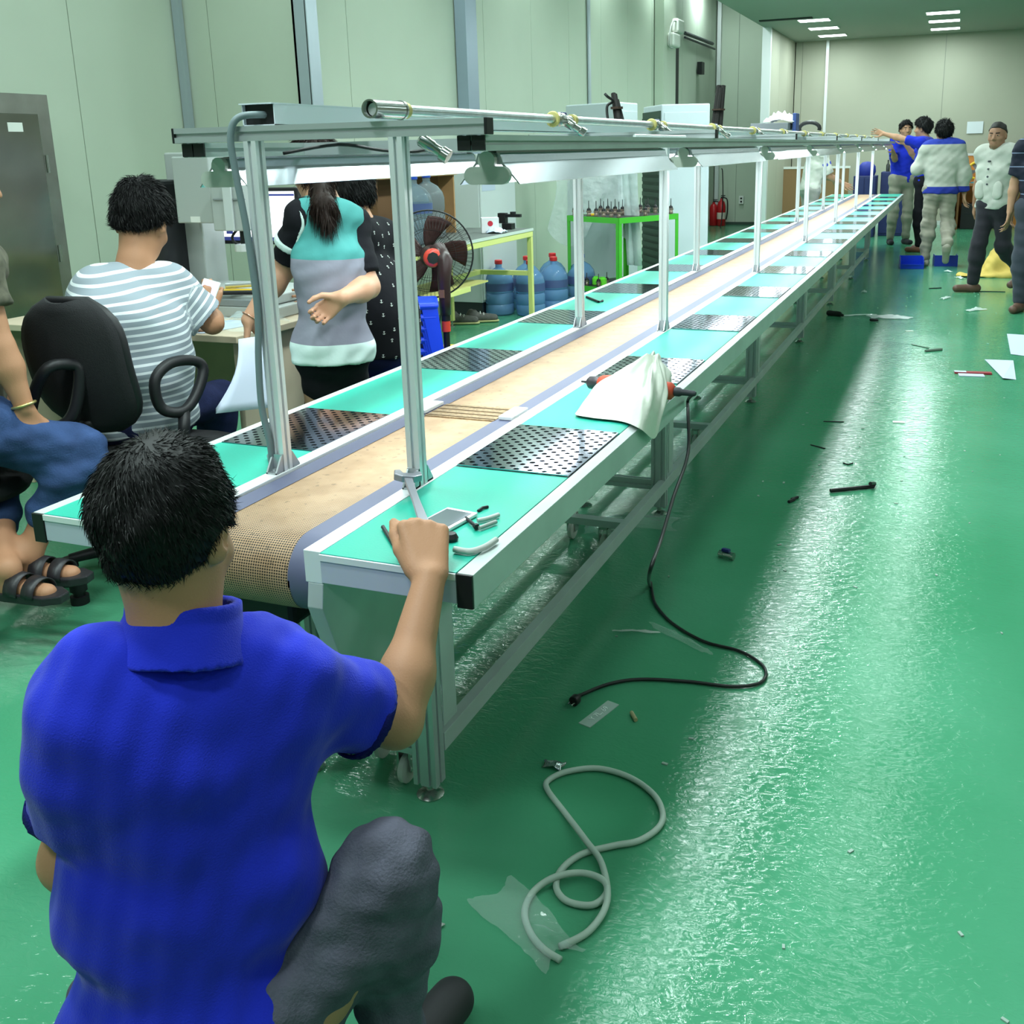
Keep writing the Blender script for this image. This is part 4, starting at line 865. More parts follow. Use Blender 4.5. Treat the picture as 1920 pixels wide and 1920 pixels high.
def jeans_extra(b, g, p, R):
    d = unit(g['WR']-g['ER']); x, y, z = frame_of(d)
    MB().tube([Vector(g['WR'])-z*0.010+(x*math.cos(a)+y*math.sin(a))*0.033 for a in [2*PI*i/16 for i in range(16)]], 0.0045, 6, closed=True).build('bracelet', mat('gold_bracelet', lin((214, 196, 130)), 0.3, 0.8), b, smooth=True)
    lt = mat('black_leather', lin((40, 38, 42)), 0.42, bump=0.1, bscale=90)
    for s in 'LR':
        a, f = np.array(g['A'+s]), unit(g['F'+s]); r = np.cross(f, (0, 0, 1)); h = np.array((a[0], a[1], a[2]-0.085))
        MB().prism([(-0.085+0.0, -0.025), (-0.07, -0.042), (0.05, -0.046), (0.15, -0.046), (0.195, -0.02), (0.195, 0.02), (0.15, 0.046), (0.05, 0.044), (-0.07, 0.04), (-0.085, 0.025)], h, f, r, (0, 0, 0.026)).build('sandal_sole', lt, b, bevel=0.004)
        for o, wd in ((0.045, 0.045), (0.105, 0.04)):
            pts = [h+f*o+r*0.050*math.cos(t)+np.array((0, 0, 0.026+0.052*math.sin(t)*(1.05 if o < 0.08 else 0.85))) for t in [PI*i/12 for i in range(13)]]
            MB().sheet([[q-f*wd/2 for q in pts], [q+f*wd/2-np.array((0, 0, 0.006)) for q in pts]]).build('sandal_strap', lt, b, smooth=True, solid=0.004)
je = person(JJ, 'person seated at the left edge in faded blue jeans, gold bracelet and black sandals', h=0.008, fine=0.006, shirt=mat('olive_print', lin((86, 84, 70)), 0.9, var=0.5, vscale=24), pants=BJEANS, hairm=HAIR, sleeve=0.5, w=1.1, pg=0.02, extra=[jeans_extra],
            hands={'R': dict(d=np.array((-1.361, 0.339, 0.6))-np.array(JJ['WR']), palm=(-0.6, 0.5, -0.3), curl=[0.55, 0.5, 0.5, 0.5], thumb=0.5), 'L': dict(d=(0.8, 0, -0.4), palm=(0, 0, -1), curl=0.4)}, pfolds=[(0.007, 55, 2, (1, 1, 1.8)), (0.002, 120, 5)])
ph = thing('phone', 'blue phone held in the hand of the person in faded jeans', 'phone', (-1.4, 0.355, 0.634))
a0 = Vector((-1.412, 0.363, 0.639)); MB().box(-0.036, 0.036, -0.004, 0.004, -0.07, 0.07, M=Matrix.Translation(a0) @ Matrix.Rotation(0.6, 4, 'Z') @ Matrix.Rotation(0.25, 4, 'Y')).build('body', mat('phone_blue', lin((24, 44, 170)), 0.3), ph, bevel=0.004)
# ------------------------------------------------------------------ people at the far end
def stand(x, y, f, H=1.66, lean=0.0, turn=None):
    s = H/1.70; f = unit((f[0], f[1], 0)); r = np.cross(f, (0, 0, 1)); c = np.array((x, y, 0.0)); z = lambda h: np.array((0, 0, h*s))
    J = dict(head=c+f*(0.03+lean*0.62)*s+z(1.585-lean*0.15), face=f if turn is None else turn, chest=c+f*lean*0.28*s+z(1.22-lean*0.04), SL=c-r*0.165*s+f*lean*0.45*s+z(1.40-lean*0.10), SR=c+r*0.165*s+f*lean*0.45*s+z(1.40-lean*0.10),
             HL=c-r*0.085*s+z(0.90), HR=c+r*0.085*s+z(0.90), KL=c-r*0.10*s+f*0.02+z(0.49), KR=c+r*0.10*s+f*0.02+z(0.49), AL=c-r*0.11*s-f*0.02+np.array((0, 0, 0.093)), AR=c+r*0.11*s-f*0.02+np.array((0, 0, 0.093)), FL=f-r*0.15, FR=f+r*0.15)
    for s_, e in (('L', -1), ('R', 1)):
        J['E'+s_] = J['S'+s_]+r*e*0.05-f*0.03-z(0.285); J['W'+s_] = J['E'+s_]+f*0.06+r*e*0.01-z(0.25)
    return J, f, r
def fb(b, g, p, R): face_bits(p, R, b)
POLO2 = cloth('royal_blue_polo', (26, 44, 186)); KHAKI = cloth('grey_khaki', (140, 137, 124)); UNI = cloth('pale_uniform', (184, 186, 178)); DARKT = cloth('charcoal_trousers', (44, 43, 50)); BROWNSH = mat('brown_shoe', lin((120, 74, 58)), 0.5)
J, f, r = stand(0.42, 14.05, (0.35, -0.94), 1.74, turn=(0.35, -0.93, 0.0)); J['ER'] = J['SR']+f*0.16-np.array((0, 0, 0.22)); J['WR'] = J['ER']+f*0.22+np.array((-0.1, 0, 0.12))
person(J, 'person in royal blue polo and grey trousers standing at the end of the line', h=0.012, fine=0.009, shirt=POLO2, pants=KHAKI, hairm=HAIR, shoe=DARKT, sleeve=0.75, extra=[fb], skin=SKIN_FAR, fuzz=(1500, 0.03, 0.003))
J, f, r = stand(0.76, 13.0, (-0.96, 0.25), 1.74, 0.06); J['EL'] = J['SL']+f*0.26-np.array((0, 0, 0.03)); J['WL'] = J['EL']+f*0.24+np.array((0, 0, 0.05)); J['ER'] = J['SR']+f*0.20+r*0.1-np.array((0, 0, 0.18)); J['WR'] = J['ER']+f*0.12-r*0.1+np.array((0, 0, 0.18)); J['EL'][2] = 1.49; J['WL'][2] = 1.56
person(J, 'person in royal blue polo and black trousers reaching an arm out to the overhead frame', h=0.012, fine=0.009, shirt=POLO2, pants=BLACKC, hairm=HAIR, shoe=BROWNSH, sleeve=0.75, extra=[fb], skin=SKIN_FAR, fuzz=(1500, 0.03, 0.003), hair_kw=dict(slope=0.7, z0=0.0, big=0.02), hair_tall=0.02)
# grey work jacket with blue yoke and hem, walking away
def jacket_mat():
    m = mat('work_jacket', lin((176, 177, 168)), 0.85, bump=0.3, bscale=20, spec=0.2); nt = m.node_tree; L = nt.links; b = nt.nodes['Principled BSDF']
    a = nt.nodes.new('ShaderNodeAttribute'); a.attribute_name = 'along'; rr = nt.nodes.new('ShaderNodeValToRGB'); rr.color_ramp.interpolation = 'CONSTANT'; e = rr.color_ramp.elements
    e[0].color = (*lin((44, 56, 150)), 1); e[1].position = 0.10; e[1].color = (*lin((176, 177, 168)), 1); n = e.new(0.86); n.color = (*lin((48, 64, 160)), 1)
    L.new(a.outputs['Fac'], rr.inputs['Fac']); L.new(rr.outputs['Color'], b.inputs['Base Color']); return m
J, f, r = stand(0.985, 11.28, (-0.02, 1), 1.66, 0.03, turn=(-0.35, 0.93, 0.05)); J['AL'] = J['AL']; J['KR'] = J['KR']-f*0.02+r*0.02; J['AR'] = J['KR']-f*0.34-np.array((0, 0, 0.20)); J['FR'] = f*0.45-np.array((0, 0, 0.9))
J['EL'] = J['SL']-r*0.10-np.array((0, 0, 0.23)); J['WL'] = J['EL']+f*0.22+r*0.04+np.array((0, 0, 0.02)); J['ER'] = J['SR']+r*0.09-np.array((0, 0, 0.27)); J['WR'] = J['ER']+r*0.02+f*0.05-np.array((0, 0, 0.25))
hz0 = 0.86; jat = lambda V: np.clip((V[:, 2]-0.865)/0.63, 0, 1)
person(J, 'person walking away in a pale work jacket with blue yoke and hem', h=0.010, fine=0.009, shirt=jacket_mat(), pants=KHAKI, hairm=HAIR, shoe=mat('grey_shoe', lin((150, 146, 134)), 0.7), sleeve=1.85, sg=0.030, attr=jat, skin=SKIN_FAR, pg=0.016, folds=[(0.008, 26, 5), (0.003, 70, 2)], pfolds=[(0.009, 40, 3), (0.003, 90, 5)], hair_kw=dict(slope=0.8, z0=-0.01, big=0.018), hair_tall=0.015, w=0.92, fuzz=(1800, 0.035, 0.003))
# pale vest, striding towards the aisle
J, f, r = stand(1.53, 8.98, (-0.62, -0.78), 1.60, 0.05, turn=(-0.35, -0.93, -0.05)); J['KR'] = J['HR']+f*0.12-r*0.02-np.array((0, 0, 0.38)); J['AR'] = np.array((1.334, 8.942, 0.0))+np.array((0.05, 0.03, 0.095)); J['FR'] = (-0.95, -0.3, 0)
J['KL'] = J['HL']-f*0.06-np.array((0, 0, 0.40)); J['AL'] = J['KL']-f*0.30-np.array((0, 0, 0.26)); J['FL'] = f-np.array((0, 0, 0.5)); J['ER'] = J['SR']+r*0.10-f*0.08-np.array((0, 0, 0.26)); J['WR'] = J['ER']+r*0.05-f*0.04-np.array((0, 0, 0.23))
def vest2(b, g, p, R):
    fb(b, g, p, R); UB = mat('vest_button', lin((70, 72, 80)), 0.4); c = g['chest']; fx = unit(np.cross((0, 0, 1), g['SR']-g['SL']))*1
    for i in range(4):
        q = c+fx*0.135-np.array((0, 0, 0.07*i-0.1)); MB().cyl(q-fx*0.02, q+fx*0.008, 0.009, 8).build('button', UB, b)
    for e in (-1, 1):
        q = lerp(g['chest'], (g['HL']+g['HR'])/2, 0.55)+unit(g['SR']-g['SL'])*e*0.095+fx*0.118; solid('pocket', [cap(q-np.array((0, 0, 0.035)), q+np.array((0, 0, 0.035)), 0.055, flat=(fx, 2.6))], 0.008, UNI, b)
person(J, 'person striding in an open-necked pale vest and charcoal trousers', h=0.010, fine=0.008, shirt=UNI, pants=DARKT, hairm=mat('cropped_hair', (0.02, 0.017, 0.015), 0.7), shoe=mat('brown_leather', lin((96, 70, 58)), 0.5), sleeve=0.30, sg=0.024, extra=[vest2], skin=mat('tan_skin', lin((158, 116, 92)), 0.55), hair_kw=dict(slope=0.5, z0=0.034, big=0.005), folds=[(0.007, 26, 8), (0.003, 70, 2)], w=1.05)
J, f, r = stand(1.83, 7.75, (-0.2, -0.98), 1.66); J['AR'] = J['AR']-r*0.02
person(J, 'person in a navy striped shirt and grey jeans cut off by the right edge', h=0.010, shirt=stripes('navy_check', lin((18, 22, 44)), lin((120, 130, 160)), 9, 0.93), pants=cloth('grey_jeans', (64, 68, 80)), hairm=HAIR, shoe=mat('brown_leather', lin((96, 70, 58)), 0.5), sleeve=0.8, attr=lambda V: V[:, 2], extra=[fb], skin=SKIN_FAR)
# pale uniform leaning over the left wing
J, f, r = stand(-0.70, 12.7, (0.85, 0.5), 1.60, 0.22); J['ER'] = J['SR']+f*0.10-np.array((0, 0, 0.27)); J['WR'] = J['ER']+f*0.20-np.array((0, 0, 0.10)); J['EL'] = J['SL']+f*0.10-np.array((0, 0, 0.27)); J['WL'] = J['EL']+f*0.20-np.array((0, 0, 0.06))
def bandx(b, g, p, R):
    e0, e1 = lerp(g['SR'], g['ER'], 0.35), lerp(g['SR'], g['ER'], 0.52); solid('arm_band', [cap(e0, e1, 0.080), cut(e1, e1-e0), cut(e0, e0-e1)], 0.008, mat('band_blue', lin((40, 60, 170)), 0.7), b)
person(J, 'person in a pale uniform with blue arm band leaning over the left wing', h=0.011, shirt=UNI, pants=cloth('grey_work_trousers', (150, 150, 146)), hairm=HAIR, shoe=BLACKC, sleeve=0.9, sg=0.02, extra=[bandx], skin=SKIN_FAR, face=False, w=0.95, fuzz=(1200, 0.03, 0.003))

# ------------------------------------------------------------------ left side: desk corner
WOODB = mat('beige_laminate', lin((206, 188, 164)), 0.5, var=0.06, vscale=6)
GREYM = mat('machine_grey', lin((168, 174, 172)), 0.45)
GREYD = mat('machine_grey_dark', lin((128, 134, 136)), 0.45)
def poly_box(name, m, parent, x0, x1, y0, y1, z0, z1, bev=0.003): return bx(name, m, parent, x0, x1, y0, y1, z0, z1, bev)
# steel locker
lk = thing('steel_locker', 'tall stained stainless steel locker against the left wall', 'locker', (-4.0, 2.3, 0))
SS = mat('stainless_sheet', lin((150, 146, 140)), 0.16, 0.95, var=0.18, vscale=3)
poly_box('body', mat('locker_frame', lin((142, 140, 134)), 0.3, 0.8, var=0.15, vscale=5), lk, -4.25, -3.80, 1.75, 2.90, 0.0, 1.81)
dr = poly_box('door', SS, lk, -3.80, -3.782, 1.82, 2.80, 0.08, 1.70, 0.004)
for z in (1.42, 0.9, 0.35): MB().cyl((-3.778, 2.815, z-0.05), (-3.778, 2.815, z+0.05), 0.010, 10).build('hinge', STEEL, dr, smooth=True, auto=40)
poly_box('label_plate', WHITE, dr, -3.782, -3.780, 2.58, 2.68, 1.60, 1.65, 0)
# desk
dk = thing('desk', 'beige laminate desk with grey machine and monitor on it', 'desk', (-2.0, 1.9, 0))
poly_box('tabletop', WOODB, dk, -2.75, -1.40, 1.40, 2.45, 0.722, 0.75)
poly_box('side_panel', WOODB, dk, -1.47, -1.44, 1.46, 2.40, 0.0, 0.721); poly_box('side_panel', WOODB, dk, -2.70, -2.67, 1.46, 2.40, 0.0, 0.721)
poly_box('back_panel', WOODB, dk, -2.665, -1.475, 2.36, 2.38, 0.25, 0.721)
# optical measuring machine on the desk
mm = thing('measuring_machine', 'grey optical measuring machine with vertical column and lens on the desk', 'machine', (-2.0, 2.05, 0.75))
YM = 2.12
poly_box('base', GREYM, mm, -2.22, -1.50, 1.80, 2.34, 0.751, 0.80, 0.006); poly_box('stage', GREYM, mm, -2.16, -1.55, 1.83, 2.28, 0.803, 0.845, 0.006)
poly_box('stage_rail', GREYD, mm, -2.20, -1.52, 1.80, 1.83, 0.80, 0.83, 0.003)
poly_box('column', GREYM, mm, -2.353, -2.169, 2.18, 2.34, 0.80, 1.46, 0.008)
poly_box('column_head', GREYM, mm, -2.188, -1.98, 2.04, 2.175, 1.14, 1.44, 0.006)
poly_box('head_label', WHITE, mm, -2.11, -2.055, 2.0385, 2.0395, 1.144, 1.171, 0)
ca = poly_box('camera_housing', GREYM, mm, -1.939, -1.766, 1.985, 2.12, 1.11, 1.317, 0.006)
for a, b in ((408, 413), (422, 438), (448, 453)): pass
x0, x1 = -1.923, -1.75; z0, z1 = 1.111, 1.317
MB().box(x0+(x1-x0)*0.34, x0+(x1-x0)*0.62, 1.972, 1.984, z0, z1).build('housing_rib', mat('machine_light', lin((196, 202, 202)), 0.4), mm, bevel=0.004)
MB().box(x0, x1, 1.978, 1.9845, z0+(z1-z0)*0.66, z0+(z1-z0)*0.69).build('housing_seam', GREYD, mm)
lx = x0+(x1-x0)*0.60; lz = 1.017
MB().cyl((lx, 2.04, lz+0.03), (lx, 2.04, z0+0.002), 0.018, 14).build('lens_barrel', BLACK, mm, smooth=True, auto=40)
MB().lathe((lx, 2.04, lz), (0, 0, 1), [(0.030, 0), (0.046, 0.0), (0.046, 0.03), (0.030, 0.034)], 24).build('ring_light', ALUW, mm, smooth=True, auto=40)
MB().tube([(lx-0.03, 2.03, z0), (lx-0.05, 2.02, z0-0.03), (lx-0.04, 2.02, lz+0.04), (lx-0.02, 2.03, lz+0.03)], 0.006, 8, smooth=4).build('lens_cable', BLACK, mm, smooth=True)
MB().tube([(-1.62, 1.80, 0.79), (-1.55, 1.74, 0.79)], 0.012, 10).build('stage_knob', ALUW, mm, smooth=True)
# monitor behind it
mo = thing('monitor', 'black monitor showing a bright white window behind the measuring machine', 'monitor', (-2.033, 2.4, 1.02))
mx0, mx1, mz0, mz1 = -2.315, -1.767, 1.012, 1.286
poly_box('housing', BLACK, mo, mx0, mx1, 2.40, 2.435, mz0, mz1, 0.005)
SCRN = mat('screen_white', (0.86, 0.88, 0.95), 0.3, emit=1.5); SCRB = mat('screen_blue', lin((52, 62, 130)), 0.3, emit=0.6); SCRP = mat('screen_pink', lin((206, 120, 150)), 0.3, emit=0.8)
b = 0.018; poly_box('screen', SCRN, mo, mx0+b, mx1-b, 2.3985, 2.3999, mz0+b, mz1-b, 0)
poly_box('taskbar', SCRB, mo, mx0+b, mx1-b, 2.3980, 2.3984, mz0+b, mz0+b+0.018, 0); poly_box('title_bar', SCRB, mo, mx0+b, mx1-b, 2.3980, 2.3984, mz1-b-0.022, mz1-b-0.012, 0)
for i in range(5): poly_box('screen_pane', SCRP if i % 2 else SCRB, mo, mx0+0.11+0.004*i, mx0+0.15+0.004*i, 2.3980, 2.3984, mz0+0.05+i*0.03, mz0+0.066+i*0.03, 0)
MB().box((mx0+mx1)/2-0.03, (mx0+mx1)/2+0.03, 2.41, 2.43, 0.765, mz0).box((mx0+mx1)/2-0.12, (mx0+mx1)/2+0.12, 2.33, 2.44, 0.7505, 0.766).build('stand', BLACK, mo, bevel=0.003)
# tall black case left of the machine
bc = thing('black_case', 'tall matt black equipment case standing on the desk left of the measuring machine', 'case', (-2.45, 2.2, 0.75))
poly_box('housing', mat('matt_black', (0.012, 0.013, 0.016), 0.6), bc, -2.52, -2.27, 2.02, 2.33, 0.751, 1.335, 0.02)
MB().box(-2.515, -2.275, 2.016, 2.0195, 0.90, 0.905).build('front_seam', BLACK, bc)
# small things on the stage and desk
YEL = mat('yellow_plastic', lin((226, 186, 44)), 0.4)
for i, (px, w_, zt) in enumerate(((-1.98, 0.07, 0.012), (-1.78, 0.10, 0.010))):
    t = bx('yellow_tray', YEL, None, px-w_, px+w_, 1.88, 1.97, 0.8455, 0.8455+zt, 0.003); tag(t, ('yellow plastic tray on the machine stage, nearer the column', 'longer yellow plastic tray on the machine stage, beside the clear tube')[i], 'tray')
t = MB().cyl((-1.86, 1.93, 0.872), (-1.72, 1.99, 0.876), 0.014, 12).build('clear_tube', mat('silver_film', lin((206, 212, 214)), 0.2, 0.6), None, smooth=True, auto=40); tag(t, 'silvery tube of parts lying across the yellow trays', 'tube')
t = MB().cyl((-1.80, 1.80, 0.857), (-1.62, 1.86, 0.857), 0.010, 10).build('pen_light', BLACK, None, smooth=True, auto=40); tag(t, 'black pen-shaped probe lying on the front of the machine stage', 'probe')
t = MB().sheet([[(-1.78, 1.44, 0.7515), (-1.58, 1.42, 0.7515)], [(-1.70, 1.74, 0.7515), (-1.50, 1.72, 0.7515)]]).build('paper_sheet', PAPER, None, solid=0.001); tag(t, 'white sheet of paper lying on the desk edge', 'paper')
def crumple(name, c, w, d, h, m, label, cat, seed=1, n=18, rz=0.0, pull=None, solid_=0.0):
    rg = np.random.RandomState(seed); rows = []; ca_, sa_ = math.cos(rz), math.sin(rz); k = [(rg.normal(size=2)*f, rg.rand()*6.28) for f in (5, 8, 12, 19)]
    for i in range(n):
        row = []
        for j in range(n):
            u, v = i/(n-1)*2-1, j/(n-1)*2-1; e = max(0.0, 1-(abs(u)**2.2+abs(v)**2.2)/1.6)
            q = sum(math.sin(a[0]*u+a[1]*v+b_) for a, b_ in k)/4; z = h*e*(0.6+0.5*q)+0.003+abs(q)*0.008
            rx = u*w/2*(1+0.14*math.sin(3*v+seed)+0.018*rg.normal()); ry = v*d/2*(1+0.14*math.sin(2.6*u+seed*2)+0.018*rg.normal())
            row.append((c[0]+rx*ca_-ry*sa_, c[1]+rx*sa_+ry*ca_, c[2]+z))
        rows.append(row)
    o = MB().sheet(rows).build(name, m, None, smooth=True, solid=solid_); return tag(o, label, cat)
FILM = film('clear_film', (0.9, 0.95, 0.95), 0.16, 0.10)
crumple('plastic_bag', (-1.55, 1.62, 0.752), 0.30, 0.34, 0.05, FILM, 'clear plastic bags of parts on the right end of the desk', 'plastic bag', 4)
ph = thing('phone', 'phone with a lit lilac screen held up by the striped T-shirt wearer', 'phone', (-1.487, 1.354, 0.912))
pc = Vector((-1.492, 1.363, 0.911)); M0 = Matrix.Translation(pc) @ Matrix.Rotation(0.55, 4, 'Z') @ Matrix.Rotation(-0.5, 4, 'X') @ Matrix.Rotation(0.35, 4, 'Y')
MB().box(-0.034, 0.034, -0.002, 0.006, -0.07, 0.07, M=M0).build('body', WHITE, ph, bevel=0.003); MB().box(-0.031, 0.031, -0.0035, -0.0022, -0.064, 0.064, M=M0).build('screen', mat('screen_lilac', lin((198, 186, 232)), 0.3, emit=0.8), ph)
# ------------------------------------------------------------------ office chair of the striped T-shirt wearer
BPL = mat('chair_black', (0.010, 0.010, 0.012), 0.5); MESH = mat('chair_mesh', (0.012, 0.012, 0.014), 0.85, bump=0.3, bscale=300)
sc = np.array((-1.438, 0.88, 0.495)); fx = unit((-0.12, 1, 0)); rx = np.cross(fx, (0, 0, 1))
ch = thing('office_chair', 'black mesh-back office chair with loop armrests under the striped T-shirt wearer', 'chair', (sc[0], sc[1], 0))
bcn = np.array((-1.417, 0.623, 0.783)); tilt = unit(np.array((0, 0, 1))-fx*0.20)
rows = []
for i in range(15):
    t = i/14; hh = (t-0.5)*0.44; ww = 0.178*(1-abs(2*t-1)**4)**0.5+0.004 if 0 < t < 1 else 0.07; row = []
    for j in range(13):
        u = j/12*2-1; row.append(bcn+tilt*hh+rx*u*ww+fx*(0.05*u*u-0.03*math.sin(t*PI)))
    rows.append(row)
MB().sheet(rows).build('backrest', MESH, ch, smooth=True, solid=0.035)
rim = [rows[i][0] for i in range(15)]+[rows[i][-1] for i in range(14, -1, -1)]; MB().tube(rim, 0.017, 8, closed=True).build('back_rim', BPL, ch, smooth=True)
st = np.array((sc[0], sc[1], sc[2]-0.085)); solid('seat', [cap(st-rx*0.14, st+rx*0.14, 0.26, flat=((0, 0, 1), 4.6)), cap(st+fx*0.1-rx*0.12, st+fx*0.1+rx*0.12, 0.2, flat=((0, 0, 1), 4.0))], 0.012, MESH, ch, 0.04)
MB().tube([bcn-tilt*0.18-fx*0.02, bcn-tilt*0.30-fx*0.01, st-fx*0.20-np.array((0, 0, 0.05)), st-np.array((0, 0, 0.06))], 0.022, 8, smooth=5).build('back_bracket', BPL, ch, smooth=True)
for nm, loop in (('R', [(-1.267, 0.815, 0.616), (-1.271, 0.806, 0.709), (-1.258, 0.869, 0.757), (-1.239, 0.964, 0.75), (-1.225, 0.992, 0.711), (-1.224, 0.936, 0.628), (-1.23, 0.868, 0.591)]), ('L', [(-1.494, 0.495, 0.632), (-1.458, 0.492, 0.731), (-1.393, 0.496, 0.811), (-1.373, 0.57, 0.807), (-1.364, 0.587, 0.776), (-1.387, 0.567, 0.657), (-1.431, 0.536, 0.609)])):
    MB().tube(loop, 0.019, 8, closed=True, smooth=5).build('armrest', BPL, ch, smooth=True)
MB().tube([(-1.228, 0.88, 0.592), (-1.216, 0.854, 0.52), tuple(st+rx*0.15-np.array((0, 0, 0.03)))], 0.02, 8).build('arm_bracket', BPL, ch, smooth=True)
def star_base(parent, x, y, zt, R=0.28, a0=0.3, blk=BPL):
    MB().cyl((x, y, 0.09), (x, y, zt), 0.024, 12).cone((x, y, 0.075), (x, y, 0.13), 0.05, 0.035, 14).build('gas_column', blk, parent, smooth=True, auto=40)
    for i in range(5):
        a = a0+i*2*PI/5; e = Vector((x+R*math.cos(a), y+R*math.sin(a), 0.075)); lg = MB().cone((x, y, 0.10), e, 0.030, 0.018, 8).build('base_leg', blk, parent, smooth=True, auto=50)
        MB().cyl((e.x, e.y, 0.0), (e.x, e.y, 0.028), 0.030, 14).cyl((e.x, e.y, 0.028), (e.x, e.y, 0.045), 0.020, 12).cyl((e.x, e.y, 0.045), (e.x, e.y, 0.078), 0.028, 14).build('caster', blk, lg, smooth=True, auto=40)
star_base(ch, sc[0], sc[1], sc[2]-0.06, 0.28, 0.2)
hipj = np.array((-1.558, 0.301, 0.667)); s2 = thing('low_chair', 'black swivel stool at the left edge under the person in faded jeans', 'stool', (hipj[0], hipj[1], 0))
MB().lathe((-1.67, 0.34, hipj[2]-0.25), (0, 0, 1), [(0.05, 0), (0.20, 0.005), (0.215, 0.03), (0.20, 0.06), (0.10, 0.072)], 28).build('seat', MESH, s2, smooth=True)
star_base(s2, -1.70, 0.36, hipj[2]-0.2, 0.31, -0.68)
# ------------------------------------------------------------------ blue plastic stools, carton, fan
BLUEP = mat('blue_plastic', lin((24, 66, 226)), 0.35, spec=0.5)
def stool_shape(parent, x, y, z0, H=0.46, name='leg', rz=0.0):
    M = Matrix.Translation((x, y, z0)) @ Matrix.Rotation(rz, 4, 'Z'); q = []
    MB().box(-0.135, 0.135, -0.135, 0.135, H-0.035, H, M=M).build('seat', BLUEP, parent, bevel=0.015)
    for sx in (-1, 1):
        for sy in (-1, 1):
            V = []
            for z, o, w_ in ((H-0.02, 0.128, 0.075), (0.0, 0.175, 0.045)):
                for a, b_ in ((0, 0), (-w_, 0), (-w_+0.012, -0.012), (-0.012, -0.012), (-0.012, -w_+0.012), (0, -w_)): V.append(M @ Vector((sx*(o+a), sy*(o+b_), z)))
            F = [(0, 1, 2, 3, 4, 5)[::-1], (6, 7, 8, 9, 10, 11)]+[(i, (i+1) % 6, 6+(i+1) % 6, 6+i) for i in range(6)]
            MB().add(V, F).build('leg', BLUEP, parent)
xa, ya = -1.018, 1.865
t = thing('plastic_stool', 'blue plastic stool under the wearer of the anchor-print shirt', 'stool', (xa, ya, 0)); stool_shape(t, xa, ya, 0, 0.50, rz=0.3)
xs, ys = -1.282, 2.561
for i in range(6):
    t = thing('plastic_stool', ('lowest', 'second lowest', 'third from the bottom', 'third from the top', 'second from the top', 'topmost')[i]+' blue stool in the nested stack left of the fan', 'stool', (xs, ys, i*0.055), 'nested blue stools left of the fan'); stool_shape(t, xs+0.002*i, ys, i*0.055+0.001, 0.46, rz=0.5)
cx, cy = -1.339, 2.98
t = thing('carton', 'pale carton with yellow top on the floor behind the stack of stools', 'carton', (cx, cy, 0)); MB().box(-0.16, 0.16, -0.12, 0.12, 0, 0.40, M=rotz((cx, cy, 0), 0.4)).build('box', mat('pale_card', lin((214, 208, 188)), 0.8), t, bevel=0.003)
MB().box(-0.161, 0.161, -0.121, 0.121, 0.401, 0.412, M=rotz((cx, cy, 0), 0.4)).build('lid', YEL, t)
# stand fan seen from behind
BRN = mat('fan_brown', lin((52, 32, 32)), 0.35); FRED = mat('fan_red', lin((214, 66, 50)), 0.35)
fx0, fy0 = -1.195, 2.779
fn = thing('stand_fan', 'black and red stand fan turned away, wire guard and red motor ring', 'fan', (fx0, fy0, 0))
GC = Vector((-1.347, 2.925, 0.921)); RC = Vector((-1.23, 2.739, 0.923)); axf = (GC-RC).normalized(); ux, uy, _ = frame_of(axf); GR = 0.226
MB().tube([GC+(ux*math.cos(a)+uy*math.sin(a))*GR for a in [2*PI*i/48 for i in range(48)]], 0.0045, 6, closed=True).build('guard_rim', BLACK, fn, smooth=True)
wm = MB()
for k in range(64):
    a = 2*PI*k/64; d_ = ux*math.cos(a)+uy*math.sin(a); d2 = ux*math.cos(a+0.12)+uy*math.sin(a+0.12)
    wm.tube([GC-axf*0.075+d_*0.055, GC-axf*0.075+d2*0.14, GC-axf*0.04+d2*0.205, GC+d2*GR], 0.0010, 3); wm.tube([GC+axf*0.075+d_*0.055, GC+axf*0.07+d2*0.14, GC+axf*0.035+d2*0.205, GC+d2*GR], 0.0010, 3)
for rr, o in ((0.055, 0.075), (0.13, 0.075), (0.19, 0.05)):
    for e in (-1, 1): wm.tube([GC+axf*o*e+(ux*math.cos(a)+uy*math.sin(a))*rr for a in [2*PI*i/32 for i in range(32)]], 0.0014, 4, closed=True)
wm.build('guard_wire', BLACK, fn)['kind'] = 'stuff'
for k in range(5):
    a = 2*PI*k/5+0.3; rows = []
    for i in range(6):
        rr = 0.04+0.158*i/5; row = []
        for j in range(7):
            aa = a+(j/6-0.5)*(0.95-0.25*i/5)+0.35*i/5; row.append(GC+axf*(0.022*(j/6-0.5)*2)+(ux*math.cos(aa)+uy*math.sin(aa))*rr)
        rows.append(row)
    MB().sheet(rows).build('blade', film('fan_blade', lin((120, 84, 82)), 0.28, 0.3), fn, smooth=True, solid=0.002)
MB().lathe(RC, axf, [(0.02, -0.008), (0.040, -0.004), (0.048, 0.01), (0.046, 0.03), (0.036, 0.036)], 24).build('motor_ring', FRED, fn, smooth=True, auto=50)
MB().lathe(RC, axf, [(0.001, -0.0095), (0.030, -0.0085), (0.031, -0.004)], 8).build('rear_knob', mat('knob_dark', (0.02, 0.025, 0.024), 0.3), fn)
MB().lathe(RC, axf, [(0.036, 0.03), (0.050, 0.05), (0.058, 0.09), (0.056, 0.13), (0.03, 0.145)], 24).build('motor_housing', BRN, fn, smooth=True, auto=50)
JN = RC+axf*0.09; nkp = Vector((fx0, fy0, JN.z-0.05))
